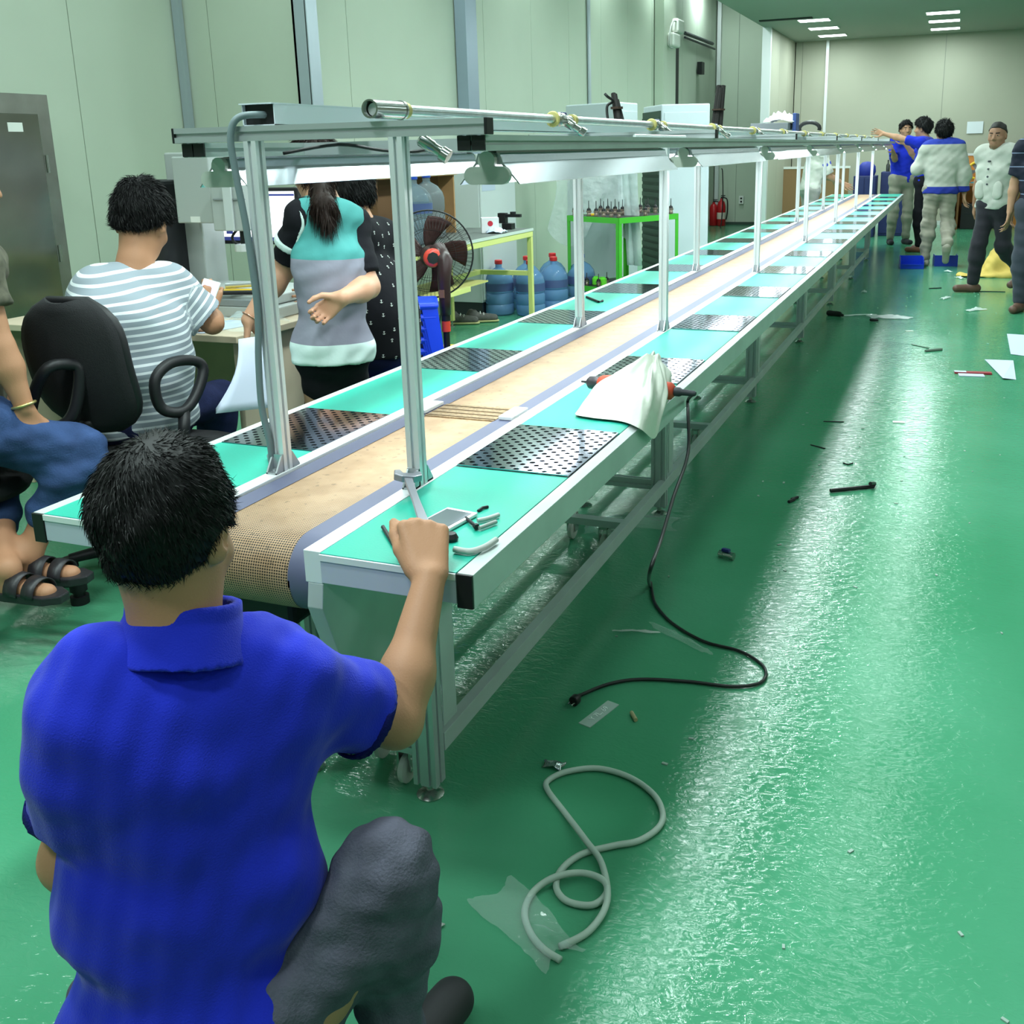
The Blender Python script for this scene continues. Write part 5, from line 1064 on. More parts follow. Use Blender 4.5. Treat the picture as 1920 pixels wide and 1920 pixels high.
MB().tube([JN+Vector((0.03, 0, 0.035)), nkp+Vector((0.01, 0, 0.03)), nkp-Vector((0, 0, 0.07)), nkp-Vector((0, 0, 0.16)), nkp-Vector((0, 0, 0.24))], 0.03, 12, radii=[0.050, 0.042, 0.032, 0.030, 0.028]).build('neck', BRN, fn, smooth=True)
MB().box(-0.014, 0.014, -0.034, -0.028, -0.15, -0.11, M=Matrix.Translation(nkp)).build('switch_plate', mat('switch_tan', lin((120, 84, 64)), 0.4), fn)
zt = nkp.z-0.24
MB().cyl((fx0, fy0, zt-0.03), (fx0, fy0, zt+0.002), 0.024, 14).build('collar', BLACK, fn, smooth=True, auto=40); MB().cyl((fx0, fy0, zt-0.085), (fx0, fy0, zt-0.03), 0.023, 14).build('height_clamp', FRED, fn, smooth=True, auto=40)
MB().cyl((fx0, fy0, 0.03), (fx0, fy0, zt-0.08), 0.017, 12).build('pole', BLACK, fn, smooth=True, auto=40)
MB().lathe((fx0, fy0, 0), (0, 0, 1), [(0.19, 0), (0.195, 0.012), (0.10, 0.03), (0.03, 0.05)], 28).build('base', BLACK, fn, smooth=True, auto=50)
MB().tube([nkp+Vector((-0.03, 0.0, -0.24)), nkp+Vector((-0.045, -0.01, -0.4)), Vector((fx0-0.05, fy0-0.01, 0.35)), Vector((fx0-0.06, fy0, 0.04))], 0.003, 6, smooth=5).build('flex', BLACK, fn, smooth=True)
# ------------------------------------------------------------------ yellow bench and what stands on it
PALEY = mat('pale_yellow_paint', lin((220, 218, 136)), 0.45)
bn = thing('workbench', 'pale yellow steel bench along the left wall behind the fan', 'bench', (-2.45, 5.1, 0))
B0, B1, BY0, BY1, BZ = -2.76, -2.15, 3.7, 6.28, 0.80
poly_box('top_board', mat('bench_top', lin((96, 102, 98)), 0.5), bn, B0, B1, BY0, BY1, BZ-0.02, BZ, 0.002)
for x in (B0+0.022, B1-0.022): poly_box('top_rail', PALEY, bn, x-0.021, x+0.021, BY0+0.02, BY1, BZ-0.07, BZ-0.021)
poly_box('edge_strip', mat('edge_pale', lin((206, 212, 206)), 0.4), bn, B1+0.0005, B1+0.004, BY0, BY1, BZ-0.022, BZ+0.001, 0)
for y in (BY0+0.022, BY1-0.022): poly_box('end_rail', PALEY, bn, B0+0.045, B1-0.045, y-0.021, y+0.021, BZ-0.065, BZ-0.0205)
for x in (B0+0.022, B1-0.022):
    for y in (BY0+0.03, BY1-0.021) if x > -2.4 else (BY0+0.03, 5.85):
        lg = poly_box('leg', PALEY, bn, x-0.020, x+0.020, y-0.020, y+0.020, 0.05, BZ-0.071); MB().cyl((x, y, 0), (x, y, 0.008), 0.025, 12).cyl((x, y, 0.008), (x, y, 0.05), 0.007, 8).build('foot', STEEL, lg)
for y in (BY1-0.021,): poly_box('shelf_end_rail', PALEY, bn, B0+0.045, B1-0.043, y-0.018, y+0.018, 0.40, 0.44)
poly_box('shelf_rail', PALEY, bn, B0+0.08, B0+0.12, BY0+0.04, BY1-0.03, 0.40, 0.44); poly_box('shelf_rail', PALEY, bn, B1-0.12, B1-0.08, BY0+0.04, 5.2, 0.40, 0.44)
poly_box('shelf_board', mat('shelf_yellow', lin((204, 196, 120)), 0.5), bn, B0+0.12, B1-0.12, BY0+0.04, 5.6, 0.425, 0.438, 0)
WATERP = mat('water_bottle_clear', (0.62, 0.80, 0.92), 0.08, trans=0.85, ior=1.12); WATERD = mat('water_bottle_blue', (0.22, 0.42, 0.70), 0.12, trans=0.55, ior=1.2); CAPB = mat('cap_blue', lin((50, 80, 190)), 0.4); CAPR = mat('cap_red', lin((206, 44, 48)), 0.4); LABEL = mat('bottle_label', lin((70, 84, 130)), 0.5)
def bottle(x, y, z, label, group, m, capm, lab=False):
    t = thing('water_bottle', label, 'bottle', (x, y, z), group); R = 0.132
    pr = [(0.10, 0.0), (R-0.01, 0.004), (R, 0.02), (R, 0.09), (R-0.008, 0.10), (R, 0.112), (R, 0.19), (R-0.010, 0.20), (R, 0.212), (R, 0.30), (R-0.012, 0.345), (0.085, 0.39), (0.042, 0.415), (0.029, 0.425), (0.029, 0.462)]
    MB().lathe((x, y, z+0.0015), (0, 0, 1), pr, 24).build('body', m, t, smooth=True, auto=60)
    MB().lathe((x, y, z+0.455), (0, 0, 1), [(0.033, 0), (0.035, 0.004), (0.034, 0.034), (0.028, 0.038)], 16).build('cap', capm, t, smooth=True, auto=50)
    if lab: MB().lathe((x, y, z+0.22), (0, 0, 1), [(R+0.001, 0), (R+0.001, 0.07)], 24, caps=False).build('label_band', LABEL, t, smooth=True)
    return t
bottle(-2.55, 4.02, BZ, 'empty clear water bottle at the near end of the yellow bench, left of the post', None, WATERP, CAPB)
bottle(-2.42, 4.72, BZ, 'large clear water bottle on the yellow bench above the fan guard, the nearer of two', None, WATERP, CAPB, True)
bottle(-2.58, 5.22, BZ, 'large clear water bottle on the yellow bench behind the other one above the fan', None, WATERP, CAPB)
for i, (x, y, cm_) in enumerate(((-2.62, 6.58, CAPR), (-2.33, 6.62, CAPR), (-2.50, 6.95, CAPR), (-2.22, 6.92, CAPR), (-2.36, 7.25, CAPR), (-2.06, 7.22, CAPB))):
    lb = ['blue-tinted water bottle on the floor against the grey cabinet, red cap', 'blue-tinted water bottle on the floor hidden by the bench leg, red cap', 'blue-tinted red-capped water bottle on the floor in the middle of the cluster', 'blue-tinted red-capped water bottle at the front right of the floor cluster', 'blue-tinted red-capped water bottle at the back of the floor cluster', 'blue-capped water bottle on the floor beside the green rack'][i]
    bottle(x, y, 0, lb, 'water bottles on the floor by the cabinet', WATERD, cm_, True)
CARD = mat('cardboard', lin((176, 136, 92)), 0.85, var=0.1, vscale=8); CARDD = mat('cardboard_inside', lin((112, 80, 52)), 0.9)
cb = thing('cardboard_box', 'open cardboard box on its side at the back of the yellow bench', 'box', (-2.66, 5.3, BZ))
MB().box(-2.755, -2.62, 4.55, 4.57, BZ+0.001, BZ+0.46).build('side_flap', CARDD, cb); MB().box(-2.755, -2.62, 5.75, 5.77, BZ+0.001, BZ+0.46).build('side_flap', CARD, cb); MB().box(-2.755, -2.60, 4.54, 5.78, BZ+0.461, BZ+0.48).build('top_flap', CARD, cb); MB().box(-2.758, -2.752, 4.575, 5.745, BZ+0.001, BZ+0.46).build('back_panel', CARDD, cb)
gb = thing('glove_box', 'small white dispenser box with red oval print on the yellow bench', 'box', (-2.35, 5.75, BZ))
MB().box(-0.07, 0.07, -0.05, 0.05, 0, 0.12, M=rotz((-2.32, 5.78, BZ+0.001), 0.5)).build('carton', mat('box_white', lin((232, 230, 232)), 0.6), gb, bevel=0.002)
MB().lathe(rotz((-2.32, 5.78, BZ+0.075), 0.5) @ Vector((0.0, -0.0505, 0)), rotz((0, 0, 0), 0.5).to_3x3() @ Vector((0, -1, 0)), [(0.0, 0), (0.022, 0.0004), (0.022, 0.0006)], 16).build('oval_print', mat('print_red', lin((200, 40, 60)), 0.6), gb)
crumple('cleaning_cloth', (-2.24, 5.72, BZ), 0.16, 0.10, 0.05, mat('cloth_pale_blue', lin((206, 218, 236)), 0.8), 'pale blue crumpled wipe on the bench in front of the dispenser box', 'cloth', 7, 12, solid_=0.002)
tg = thing('dial_gauge', 'black bench gauge on the far end of the yellow bench', 'gauge', (-2.3, 6.15, BZ))
MB().box(-2.36, -2.27, 6.10, 6.18, BZ+0.001, BZ+0.05).build('base', BLACK, tg, bevel=0.003); MB().box(-2.40, -2.33, 6.11, 6.17, BZ+0.05, BZ+0.135).build('column', BLACK, tg, bevel=0.003); MB().box(-2.36, -2.20, 6.12, 6.16, BZ+0.10, BZ+0.125).cyl((-2.27, 6.14, BZ+0.125), (-2.27, 6.14, BZ+0.145), 0.025, 12).build('arm', DARK, tg)
t = MB().box(-2.36, -2.33, 5.85, 6.09, BZ+0.001, BZ+0.012).cyl((-2.345, 5.84, BZ+0.014), (-2.345, 5.90, BZ+0.014), 0.013, 10).build('hand_file', BLACK, None); tag(t, 'thin black tool lying on the bench between box and gauge', 'tool')
# electrical cabinet, shoes
ec = thing('electrical_cabinet', 'pale grey electrical cabinet with black plinth and warning sign behind the bench', 'cabinet', (-2.9, 6.8, 0))
CABG = mat('cabinet_grey', lin((190, 196, 196)), 0.4)
poly_box('housing', CABG, ec, -3.13, -2.72, 6.43, 7.22, 0.12, 1.42, 0.006); poly_box('plinth', mat('plinth_dark', lin((40, 44, 46)), 0.6), ec, -3.12, -2.73, 6.44, 7.21, 0.0, 0.119)
poly_box('door', mat('cabinet_door', lin((204, 210, 210)), 0.4), ec, -2.7195, -2.705, 6.445, 7.205, 0.14, 1.40, 0.004)
poly_box('notice', PAPER, ec, -2.7045, -2.7035, 6.47, 6.75, 1.10, 1.34, 0); poly_box('sign_card', PAPER, ec, -2.7045, -2.7035, 6.93, 7.10, 1.19, 1.38, 0)
MB().prism([(-0.055, 0), (0.055, 0), (0, 0.10)], (-2.703, 7.015, 1.27), (0, 1, 0), (0, 0, 1), (0.001, 0, 0)).build('warning_triangle', mat('sign_yellow', lin((226, 206, 40)), 0.5), ec)
MB().prism([(-0.006, 0.02), (0.010, 0.045), (0.002, 0.045), (0.012, 0.078), (-0.012, 0.048), (-0.002, 0.048)], (-2.7018, 7.015, 1.27), (0, 1, 0), (0, 0, 1), (0.0008, 0, 0)).build('warning_bolt', BLACK, ec)
poly_box('sign_black', BLACK, ec, -2.7045, -2.7035, 6.80, 6.88, 1.29, 1.37, 0)
SHOE = mat('trainer_grey', lin((84, 82, 78)), 0.7, var=0.2, vscale=40); SOLE = mat('trainer_sole', lin((176, 172, 120)), 0.6)
for i, (x, y, a) in enumerate(((-2.72, 5.98, 0.3), (-2.60, 6.12, 0.45))):
    dv = np.array((math.cos(a), math.sin(a), 0)); c = np.array((x, y, 0.0))
    t = thing('trainer', ('grey running shoe beside the bench leg, the nearer one', 'grey running shoe beside the bench leg, the one nearer the cabinet')[i], 'shoe', (x, y, 0), 'running shoes under the bench')
    solid('upper', [cap(c-dv*0.08+np.array((0, 0, 0.05)), c+dv*0.12+np.array((0, 0, 0.035)), 0.045, 0.034), cap(c-dv*0.08+np.array((0, 0, 0.05)), c-dv*0.07+np.array((0, 0, 0.095)), 0.04, 0.036), sub(cap(c-dv*0.07+np.array((0, 0, 0.09)), c-dv*0.065+np.array((0, 0, 0.15)), 0.028)), cut(c+np.array((0, 0, 0.02)), (0, 0, -1))], 0.006, SHOE, t, 0.03)
    solid('sole', [cap(c-dv*0.085+np.array((0, 0, 0.012)), c+dv*0.125+np.array((0, 0, 0.012)), 0.047, 0.04, flat=((0, 0, 1), 3)), cut(c+np.array((0, 0, 0.001)), (0, 0, -1)), cut(c+np.array((0, 0, 0.022)), (0, 0, 1))], 0.006, SOLE, t)
    for k in range(3): q = c+dv*(0.0+0.03*k)+np.array((0, 0, 0.092-0.01*k)); nv = np.cross(dv, (0, 0, 1)); MB().tube([q-nv*0.03-np.array((0, 0, 0.015)), q+np.array((0, 0, 0.003)), q+nv*0.03-np.array((0, 0, 0.015))], 0.003, 5).build('lace', WHITE, t)
# ------------------------------------------------------------------ green rack of tool holders
GRN = mat('rack_green', lin((74, 178, 52)), 0.4)
A = Vector((-2.166, 7.149, 0.85)); Bq = Vector((-1.555, 6.806, 0.85)); Cq = Vector((-1.677, 7.799, 0.85)); A.z = Bq.z = Cq.z = 0; e1 = (Bq-A); W1 = e1.length; e1.normalize(); e2 = Vector((-e1.y, e1.x, 0)); W2 = max(0.35, (Cq-Bq).length*0.75)
rk = thing('tool_rack', 'bright green angle-iron rack full of tool holders beside the line', 'rack', tuple(A))
RM = Matrix(((e1.x, e2.x, 0, A.x), (e1.y, e2.y, 0, A.y), (0, 0, 1, 0), (0, 0, 0, 1)))
for u, v in ((0, 0), (W1, 0), (0, W2), (W1, W2)):
    sx = 1 if u == 0 else -1; sy = 1 if v == 0 else -1
    MB().box(*sorted((u, u+sx*0.038)), *sorted((v, v+sy*0.004)), 0, 0.85, M=RM).box(*sorted((u, u+sx*0.004)), *sorted((v, v+sy*0.038)), 0, 0.85, M=RM).build('leg', GRN, rk)
for z in (0.80, 0.17):
    for v in (0, W2): MB().box(0.002, W1-0.002, v-0.0025, v+0.0025, z, z+0.05, M=RM).build('cross_rail', GRN, rk)
    for u in (0, W1): MB().box(u-0.0025, u+0.0025, 0.004, W2-0.004, z, z+0.05, M=RM).build('end_rail', GRN, rk)
    MB().box(0.006, W1-0.006, 0.006, W2-0.006, z+0.035, z+0.048, M=RM).build('shelf', BLACK, rk)
HLD = mat('holder_dark', (0.02, 0.02, 0.022), 0.35, 0.5); SHN = mat('holder_steel', lin((170, 150, 140)), 0.3, 0.9)
def holder(u, v, z, label, group, cols=(HLD, SHN), tall=1.0):
    p = RM @ Vector((u, v, z)); t = thing('tool_holder', label, 'tool holder', tuple(p), group)
    MB().lathe(p, (0, 0, 1), [(0.018, 0), (0.020, 0.012), (0.016, 0.03*tall), (0.024, 0.034*tall), (0.024, 0.05*tall)], 10).build('shank', cols[1], t, smooth=True, auto=40)
    MB().lathe(p+Vector((0, 0, 0.05*tall)), (0, 0, 1), [(0.020, 0), (0.016, 0.018), (0.008, 0.022), (0.004, 0.03), (0.0035, 0.085*tall), (0.001, 0.09*tall)], 10).build('cutter', cols[0], t, smooth=True, auto=40); return t
h0 = None; cnt = 0
for j in range(3):
    for i in range(7):
        u, v = 0.05+(W1-0.1)*i/6, 0.05+(W2-0.1)*j/2
        if h0 is None: h0 = t = holder(u, v, 0.849, '', 'tool holders on top of the green rack'); u0 = (u, v)
        else: t = dup(h0, RM.to_3x3() @ Vector((u-u0[0], v-u0[1], 0)))
        t['label'] = 'tool holder with slim cutter on the green rack, %s row, %s from its left end' % (('front', 'middle', 'back')[j], ('first', 'second', 'third', 'fourth', 'fifth', 'sixth', 'seventh')[i])
hA = None
for k, (u, v) in enumerate(((0.06, 0.06), (0.12, 0.2), (0.2, 0.06), (0.30, 0.22), (0.34, 0.08), (W1-0.06, 0.2))):
    if hA is None: hA = t = holder(u, v, 0.219, '', 'tool holders on the lower shelf of the rack', tall=0.8); uA = (u, v)
    else: t = dup(hA, RM.to_3x3() @ Vector((u-uA[0], v-uA[1], 0)))
    t['label'] = 'short tool holder on the lower shelf of the green rack, %s' % ('front left corner', 'back left area', 'left of the lime cups', 'behind the lime cups', 'right of the lime cups', 'back right corner')[k]
p = RM @ Vector((0.22, 0.12, 0.875)); t = MB().box(-0.05, 0.05, -0.015, 0.015, -0.0255, -0.006, M=rotz(p, 0.6)).build('yellow_block', YEL, None, bevel=0.003); tag(t, 'small orange-yellow block among the tool holders on the green rack', 'block')
for k, u in enumerate((0.24, 0.33)):
    p = RM @ Vector((u, 0.14, 0.219)); t = MB().lathe(p, (0, 0, 1), [(0.036, 0), (0.038, 0.01), (0.038, 0.06), (0.025, 0.066), (0.025, 0.075)], 16).build('green_cup', mat('lime_plastic', lin((110, 220, 60)), 0.35), None, smooth=True, auto=40); tag(t, ('lime green cup on the lower rack shelf, the one nearer the line front', 'lime green cup on the lower rack shelf, the one nearer the rack corner')[k], 'cup')
p = RM @ Vector((W1-0.09, W2-0.10, 0.219)); t = MB().lathe(p, (0, 0, 1), [(0.03, 0), (0.034, 0.06), (0.05, 0.075), (0.055, 0.13), (0.04, 0.14)], 14).build('face_mill', mat('steel_blue', lin((48, 74, 92)), 0.4, 0.4), None, smooth=True, auto=40); tag(t, 'dark blue-grey cutter head at the back of the lower rack shelf', 'cutter')
# tall cabinets behind, wrapped in plastic
def tall_cab(name, label, F0, F1, S1, z1, m, side_m=None, fins=False):
    F0, F1, S1 = Vector((*F0[:2], 0)), Vector((*F1[:2], 0)), Vector((*S1[:2], 0)); t = thing(name, label, 'cabinet', tuple(F0))
    dv = S1-F0; MB().add([F0, F1, F1+dv, S1]+[q+Vector((0, 0, z1)) for q in (F0, F1, F1+dv, S1)], [(3, 2, 1, 0), (4, 5, 6, 7), (0, 1, 5, 4), (1, 2, 6, 5), (2, 3, 7, 6), (3, 0, 4, 7)]).build('housing', m, t, bevel=0.012)
    n = (F1-F0).cross(Vector((0, 0, 1))).normalized(); n = n if n.y < 0 else -n; u = (F1-F0)
    MB().prism([(0.06, 0.08), (0.94, 0.08), (0.94, z1-0.08), (0.06, z1-0.08)], F0+n*0.001, u, (0, 0, 1), n*0.008).build('door', m, t, bevel=0.003)
    if fins:
        o = (-u).normalized()
        MB().prism([(0.02, 0.08), (0.98, 0.08), (0.98, z1-0.06), (0.02, z1-0.06)], F0+o*0.001, dv, (0, 0, 1), o*0.010).build('side_panel', side_m, t)
        for i in range(22): MB().prism([(0.06, 0), (0.94, 0), (0.94, 0.045), (0.06, 0.045)], F0+Vector((0, 0, 0.12+i*0.075))+o*0.012, dv, (0, 0, 1), o*0.012).build('louvre', side_m, t)
    return t
WRAP = mat('wrapped_white', lin((206, 214, 222)), 0.35, bump=0.25, bscale=10)
tall_cab('tall_cabinet', 'tall pale blue-white cabinet with dark louvred side beside the green rack', (-1.64, 8.502, 1.319), (-1.186, 8.681, 1.308), (-1.986, 9.03, 1.317), 1.86, WRAP, mat('louvre_shade_green', lin((58, 76, 66)), 0.6), True)  # dark green louvred side; its shade is put into the colour
tall_cab('tall_cabinet', 'tall pale grey cabinet behind the green rack, turned at an angle', (-1.87, 7.802, 1.334), (-1.817, 8.266, 1.326), (-2.519, 8.1, 1.34), 1.87, mat('cab_blue_grey', lin((190, 200, 204)), 0.4))
# plastic sheet draped over the corner behind the rack
rows = []
for i in range(16):
    t_ = i/15; row = []
    for j in range(20):
        s_ = j/19; a = Vector((-2.53, 7.721, 1.194)); b_ = Vector((-1.768, 7.817, 1.242)); q = a.lerp(b_, s_); q.z = 1.40-t_*(0.72+0.18*math.sin(s_*7)); q += Vector((0.06*math.sin(9*s_+4*t_), -0.10*t_*math.sin(s_*PI)-0.04*math.sin(13*s_+2), 0.02*math.sin(11*s_))); row.append(q)
    rows.append(row)
t = MB().sheet(rows).build('plastic_sheet', film('milky_film', (0.80, 0.85, 0.85), 0.42, 0.2), None, smooth=True); tag(t, 'milky plastic sheet hanging in folds over the cabinet behind the green rack', 'plastic sheet')
rows = [[Vector((-1.651, 7.24, 1.197)).lerp(Vector((-1.513, 7.184, 1.197)), j/6)*1.0+Vector((0.05*math.sin(j*1.1), -0.05*math.cos(j), 0)) for j in range(7)]]
base_r = rows[0]; rows = [[Vector((q.x+0.06*(k/7), q.y-0.02*k/7, 1.35-k/7*0.95)) for q in base_r] for k in range(8)]
t = MB().sheet(rows).build('plastic_roll', film('milky_film', (0.80, 0.85, 0.85), 0.42, 0.2), None, smooth=True, solid=0.01); tag(t, 'long rolled-up piece of clear plastic standing behind the rack', 'plastic roll')
# black sleeve bundles standing on the overhead frame
def bundle(label, base, top, n, r, seed):
    rg = random.Random(seed); t = thing('sleeve_bundle', label, 'bundle', tuple(base)); b0, t0 = Vector(base), Vector(top)
    for i in range(n):
        o = Vector((rg.uniform(-1, 1), rg.uniform(-1, 1), 0))*r*1.3; h = t0+o*0.6+Vector((0, 0, rg.uniform(-0.035, 0.0)))
        MB().cyl(b0+o, h, r, 8).build('sleeve', mat('foam_black', (0.013, 0.011, 0.010), 0.8), t, smooth=True, auto=40)
    MB().cyl(b0.lerp(t0, 0.45)-Vector((0, 0, 0.004)), b0.lerp(t0, 0.45)+Vector((0, 0, 0.004)), r*2.5, 12).build('tie', mat('tie_brown', lin((64, 44, 34)), 0.7), t); return t
bundle('bundle of short black sleeves standing on the frame near the second post', (0.05, 1.783, 1.522), (0.022, 1.824, 1.631), 4, 0.009, 2)
bundle('taller bundle of black sleeves standing on the frame near the third post', (0.058, 3.34, 1.513), (0.064, 3.401, 1.724), 5, 0.013, 5)
t = MB().tube([(0.015, 1.769, 1.524), (0.008, 1.781, 1.576), (0.027, 1.793, 1.594), (0.015, 1.77, 1.608), (0.004, 1.769, 1.619)], 0.005, 8, smooth=6).build('cable_loop', BLACK, None, smooth=True); tag(t, 'curled black cable end beside the short sleeve bundle on the frame', 'cable')

# ------------------------------------------------------------------ far end of the hall
CREAM = mat('box_cream', lin((226, 226, 220)), 0.5)
cu = thing('door_operator', 'white control boxes on the pilaster above the dark doorway', 'control box', (-2.95, 13.9, 2.7))
q1, q2 = (-2.95, 14.202, 3.148), (-2.95, 13.923, 2.971)
for nm, px in (('upper_box', (-2.95, 14.199, 3.224)), ('lower_box', (-2.95, 13.953, 3.004))): MB().box(px[0]-0.048, px[0]+0.06, px[1]-0.22, px[1]+0.16, px[2]-0.10, px[2]+0.10).build(nm, CREAM, cu, bevel=0.03)
MB().tube([(-2.93, 14.056, 3.269), (-2.93, 13.806, 3.259), (-2.93, 13.627, 3.093), (-2.93, 13.603, 2.899), (-2.93, 13.818, 2.886)], 0.012, 8, smooth=4).build('conduit', GREYP, cu, smooth=True)
ra = thing('door_rail', 'dark sliding-door rail fixed along the bay wall', 'rail', (-3.08, 16, 2.9))
MB().tube([(-3.1, 15.192, 3.232), (-3.1, 17.214, 3.236)], 0.03, 6).build('upper_rail', mat('rail_dark', lin((52, 58, 60)), 0.5, 0.4), ra); MB().tube([(-3.1, 15.195, 3.167), (-3.1, 17.395, 3.16)], 0.018, 6).build('lower_rail', mat('rail_dark', lin((52, 58, 60)), 0.5, 0.4), ra)
MB().box(-3.13, -3.05, 16.2, 16.4, 2.66, 2.86).build('rail_hanger', DARK, ra)
EXR = mat('extinguisher_red', lin((176, 26, 34)), 0.3)
for i, (px, py, s) in enumerate(((1341, 421, 0.95), (1354, 421, 1.1))):
    v = (-3.083, 17.635, 0.0) if i == 0 else (-2.926, 17.577, 0.0); x, y = v[0], v[1]-0.15
    t = thing('fire_extinguisher', ('shorter red fire extinguisher in the bay corner, partly behind the other', 'taller red fire extinguisher with white label in the bay corner')[i], 'extinguisher', (x, y, 0))
    MB().lathe((x, y, 0.001), (0, 0, 1), [(0.07, 0), (0.082, 0.01), (0.082, 0.33*s), (0.06, 0.40*s), (0.025, 0.43*s), (0.025, 0.46*s)], 18).build('cylinder', EXR, t, smooth=True, auto=50)
    MB().box(x-0.012, x+0.05, y-0.012, y+0.012, 0.462*s, 0.49*s).box(x-0.01, x+0.07, y-0.01, y+0.01, 0.50*s, 0.515*s).build('valve_head', BLACK, t); MB().tube([(x+0.03, y-0.02, 0.48*s), (x+0.11, y-0.02, 0.44*s), (x+0.12, y-0.02, 0.25*s), (x+0.10, y-0.03, 0.12)], 0.012, 8, smooth=4).build('hose', BLACK, t, smooth=True)
    if i: MB().lathe((x, y, 0.13), (0, 0, 1), [(0.083, 0), (0.083, 0.12)], 18, caps=False).build('label_band', mat('ext_label', lin((206, 190, 180)), 0.6), t, smooth=True)
t = MB().tube([(-2.93, 17.4, 1.05), (-2.90, 17.35, 0.98), (-2.885, 17.35, 0.55), (-2.89, 17.3, 0.10), (-2.89, 17.2, 0.012), (-2.80, 16.8, 0.012)], 0.010, 6, smooth=5).build('hanging_cable', BLACK, None, smooth=True); tag(t, 'black cable hanging down the bay wall past the fire extinguishers', 'cable')
so = thing('wall_socket', 'white double wall socket on the bay wall right of the fire extinguishers', 'socket', (-2.623, 17.78, 0.46)); sv = (-2.623, 17.78, 0.46)
MB().box(sv[0]-0.045, sv[0]+0.045, 17.762, 17.786, sv[2]-0.075, sv[2]+0.075).build('plate', WHITE, so, bevel=0.004)
for z in (-0.03, 0.03): MB().box(sv[0]-0.018, sv[0]+0.018, 17.759, 17.7625, sv[2]+z-0.016, sv[2]+z+0.016).build('outlet', BLACK, so)
pa = thing('partition_board', 'brown office partition with pale top rail behind the line', 'partition', (-1.5, 17.15, 0))
MB().box(-1.80, -0.62, 17.12, 17.16, 0.0, 1.03).build('panel', mat('partition_brown', lin((142, 112, 78)), 0.9), pa); MB().box(-1.81, -0.60, 17.11, 17.17, 1.031, 1.07).build('top_rail', WHITE, pa)
NAV = mat('navy_steel', lin((34, 44, 96)), 0.45)
for i, (x0, x1, y, z1) in enumerate(((-0.36, -0.02, 15.2, 0.95), (0.03, 0.42, 15.5, 1.00))):
    t = thing('storage_cabinet', ('navy steel cupboard behind the end of the line, left one', 'navy steel cupboard behind the end of the line, right one with bottles on top')[i], 'cupboard', (x0, y, 0)); MB().box(x0, x1, y, y+0.45, 0, z1).build('body', NAV, t, bevel=0.01)
    for k in (0, 1): d = MB().box(x0+0.01+k*(x1-x0)/2, x0+(k+1)*(x1-x0)/2-0.008, y-0.012, y-0.001, 0.04, z1-0.03).build('door', NAV, t, bevel=0.003); MB().box(x0+(x1-x0)/2-0.02+k*0.03, x0+(x1-x0)/2-0.012+k*0.03, y-0.02, y-0.0125, z1*0.5, z1*0.5+0.08).build('handle', STEEL, d)
t = MB().lathe((-0.18, 15.4, 0.951), (0, 0, 1), [(0.12, 0), (0.14, 0.06), (0.13, 0.14), (0.08, 0.20), (0.02, 0.215)], 18).build('round_bundle', mat('blue_bundle', lin((30, 44, 140)), 0.6), None, smooth=True, auto=60); tag(t, 'rounded blue cover standing on the left navy cupboard', 'cover')
for k in range(3):
    x = 0.12+0.09*k; t = MB().lathe((x, 15.65, 1.001), (0, 0, 1), [(0.03, 0), (0.03, 0.10), (0.012, 0.13), (0.012, 0.18+0.02*k)], 10).build('spray_bottle', mat('dark_bottle', (0.03, 0.035, 0.03), 0.3), None, smooth=True, auto=40); tag(t, ('leftmost of the three dark bottles on the navy cupboard', 'middle one of the three dark bottles on the navy cupboard', 'rightmost of the three dark bottles on the navy cupboard')[k], 'bottle', 'dark bottles on the navy cupboard')
# orange cubicle at the right
cubx = 1.094
cu = thing('cubicle_partition', 'orange office cubicle wall with grey post at the far right', 'partition', (cubx, 17.2, 0))
MB().box(cubx-0.02, cubx+0.055, 16.75, 16.83, 0, 1.25).build('post', TRIM, cu, bevel=0.004); MB().box(cubx+0.06, 4.2, 17.62, 17.66, 0, 1.20).build('panel', mat('orange_fabric', lin((206, 138, 74)), 0.9), cu); MB().box(cubx+0.06, 4.2, 17.61, 17.67, 1.201, 1.24).build('top_rail', ALUW, cu); MB().box(cubx+0.0, cubx+0.04, 16.84, 17.66, 0, 1.22).build('side_panel', mat('orange_fabric', lin((206, 138, 74)), 0.9), cu)
de = thing('cubicle_desk', 'brown wooden desk in the orange cubicle', 'desk', (1.7, 17.3, 0)); DW = mat('brown_wood', lin((150, 104, 66)), 0.5)
MB().box(cubx+0.08, 2.6, 16.95, 17.58, 0.72, 0.75).build('desktop', DW, de); MB().box(cubx+0.085, cubx+0.12, 16.98, 17.56, 0, 0.719).build('side_panel', DW, de); MB().box(2.5, 2.54, 16.98, 17.56, 0, 0.719).build('side_panel', DW, de); MB().box(cubx+0.5, cubx+0.54, 16.98, 17.56, 0, 0.719).build('side_panel', DW, de)
fv = (cubx+0.36, 17.25); t = thing('desk_fan', 'small yellow desk fan on the cubicle desk', 'fan', (fv[0], fv[1], 0.75))
MB().lathe((fv[0], fv[1], 0.751), (0, 0, 1), [(0.09, 0), (0.09, 0.015), (0.03, 0.03), (0.025, 0.06)], 16).build('base', mat('fan_teal', lin((70, 150, 170)), 0.4), t, smooth=True, auto=40)
MB().tube([(fv[0]+0.135*math.cos(a), fv[1], 0.96+0.135*math.sin(a)) for a in [2*PI*i/24 for i in range(24)]], 0.022, 8, closed=True).build('guard_ring', YEL, t, smooth=True)
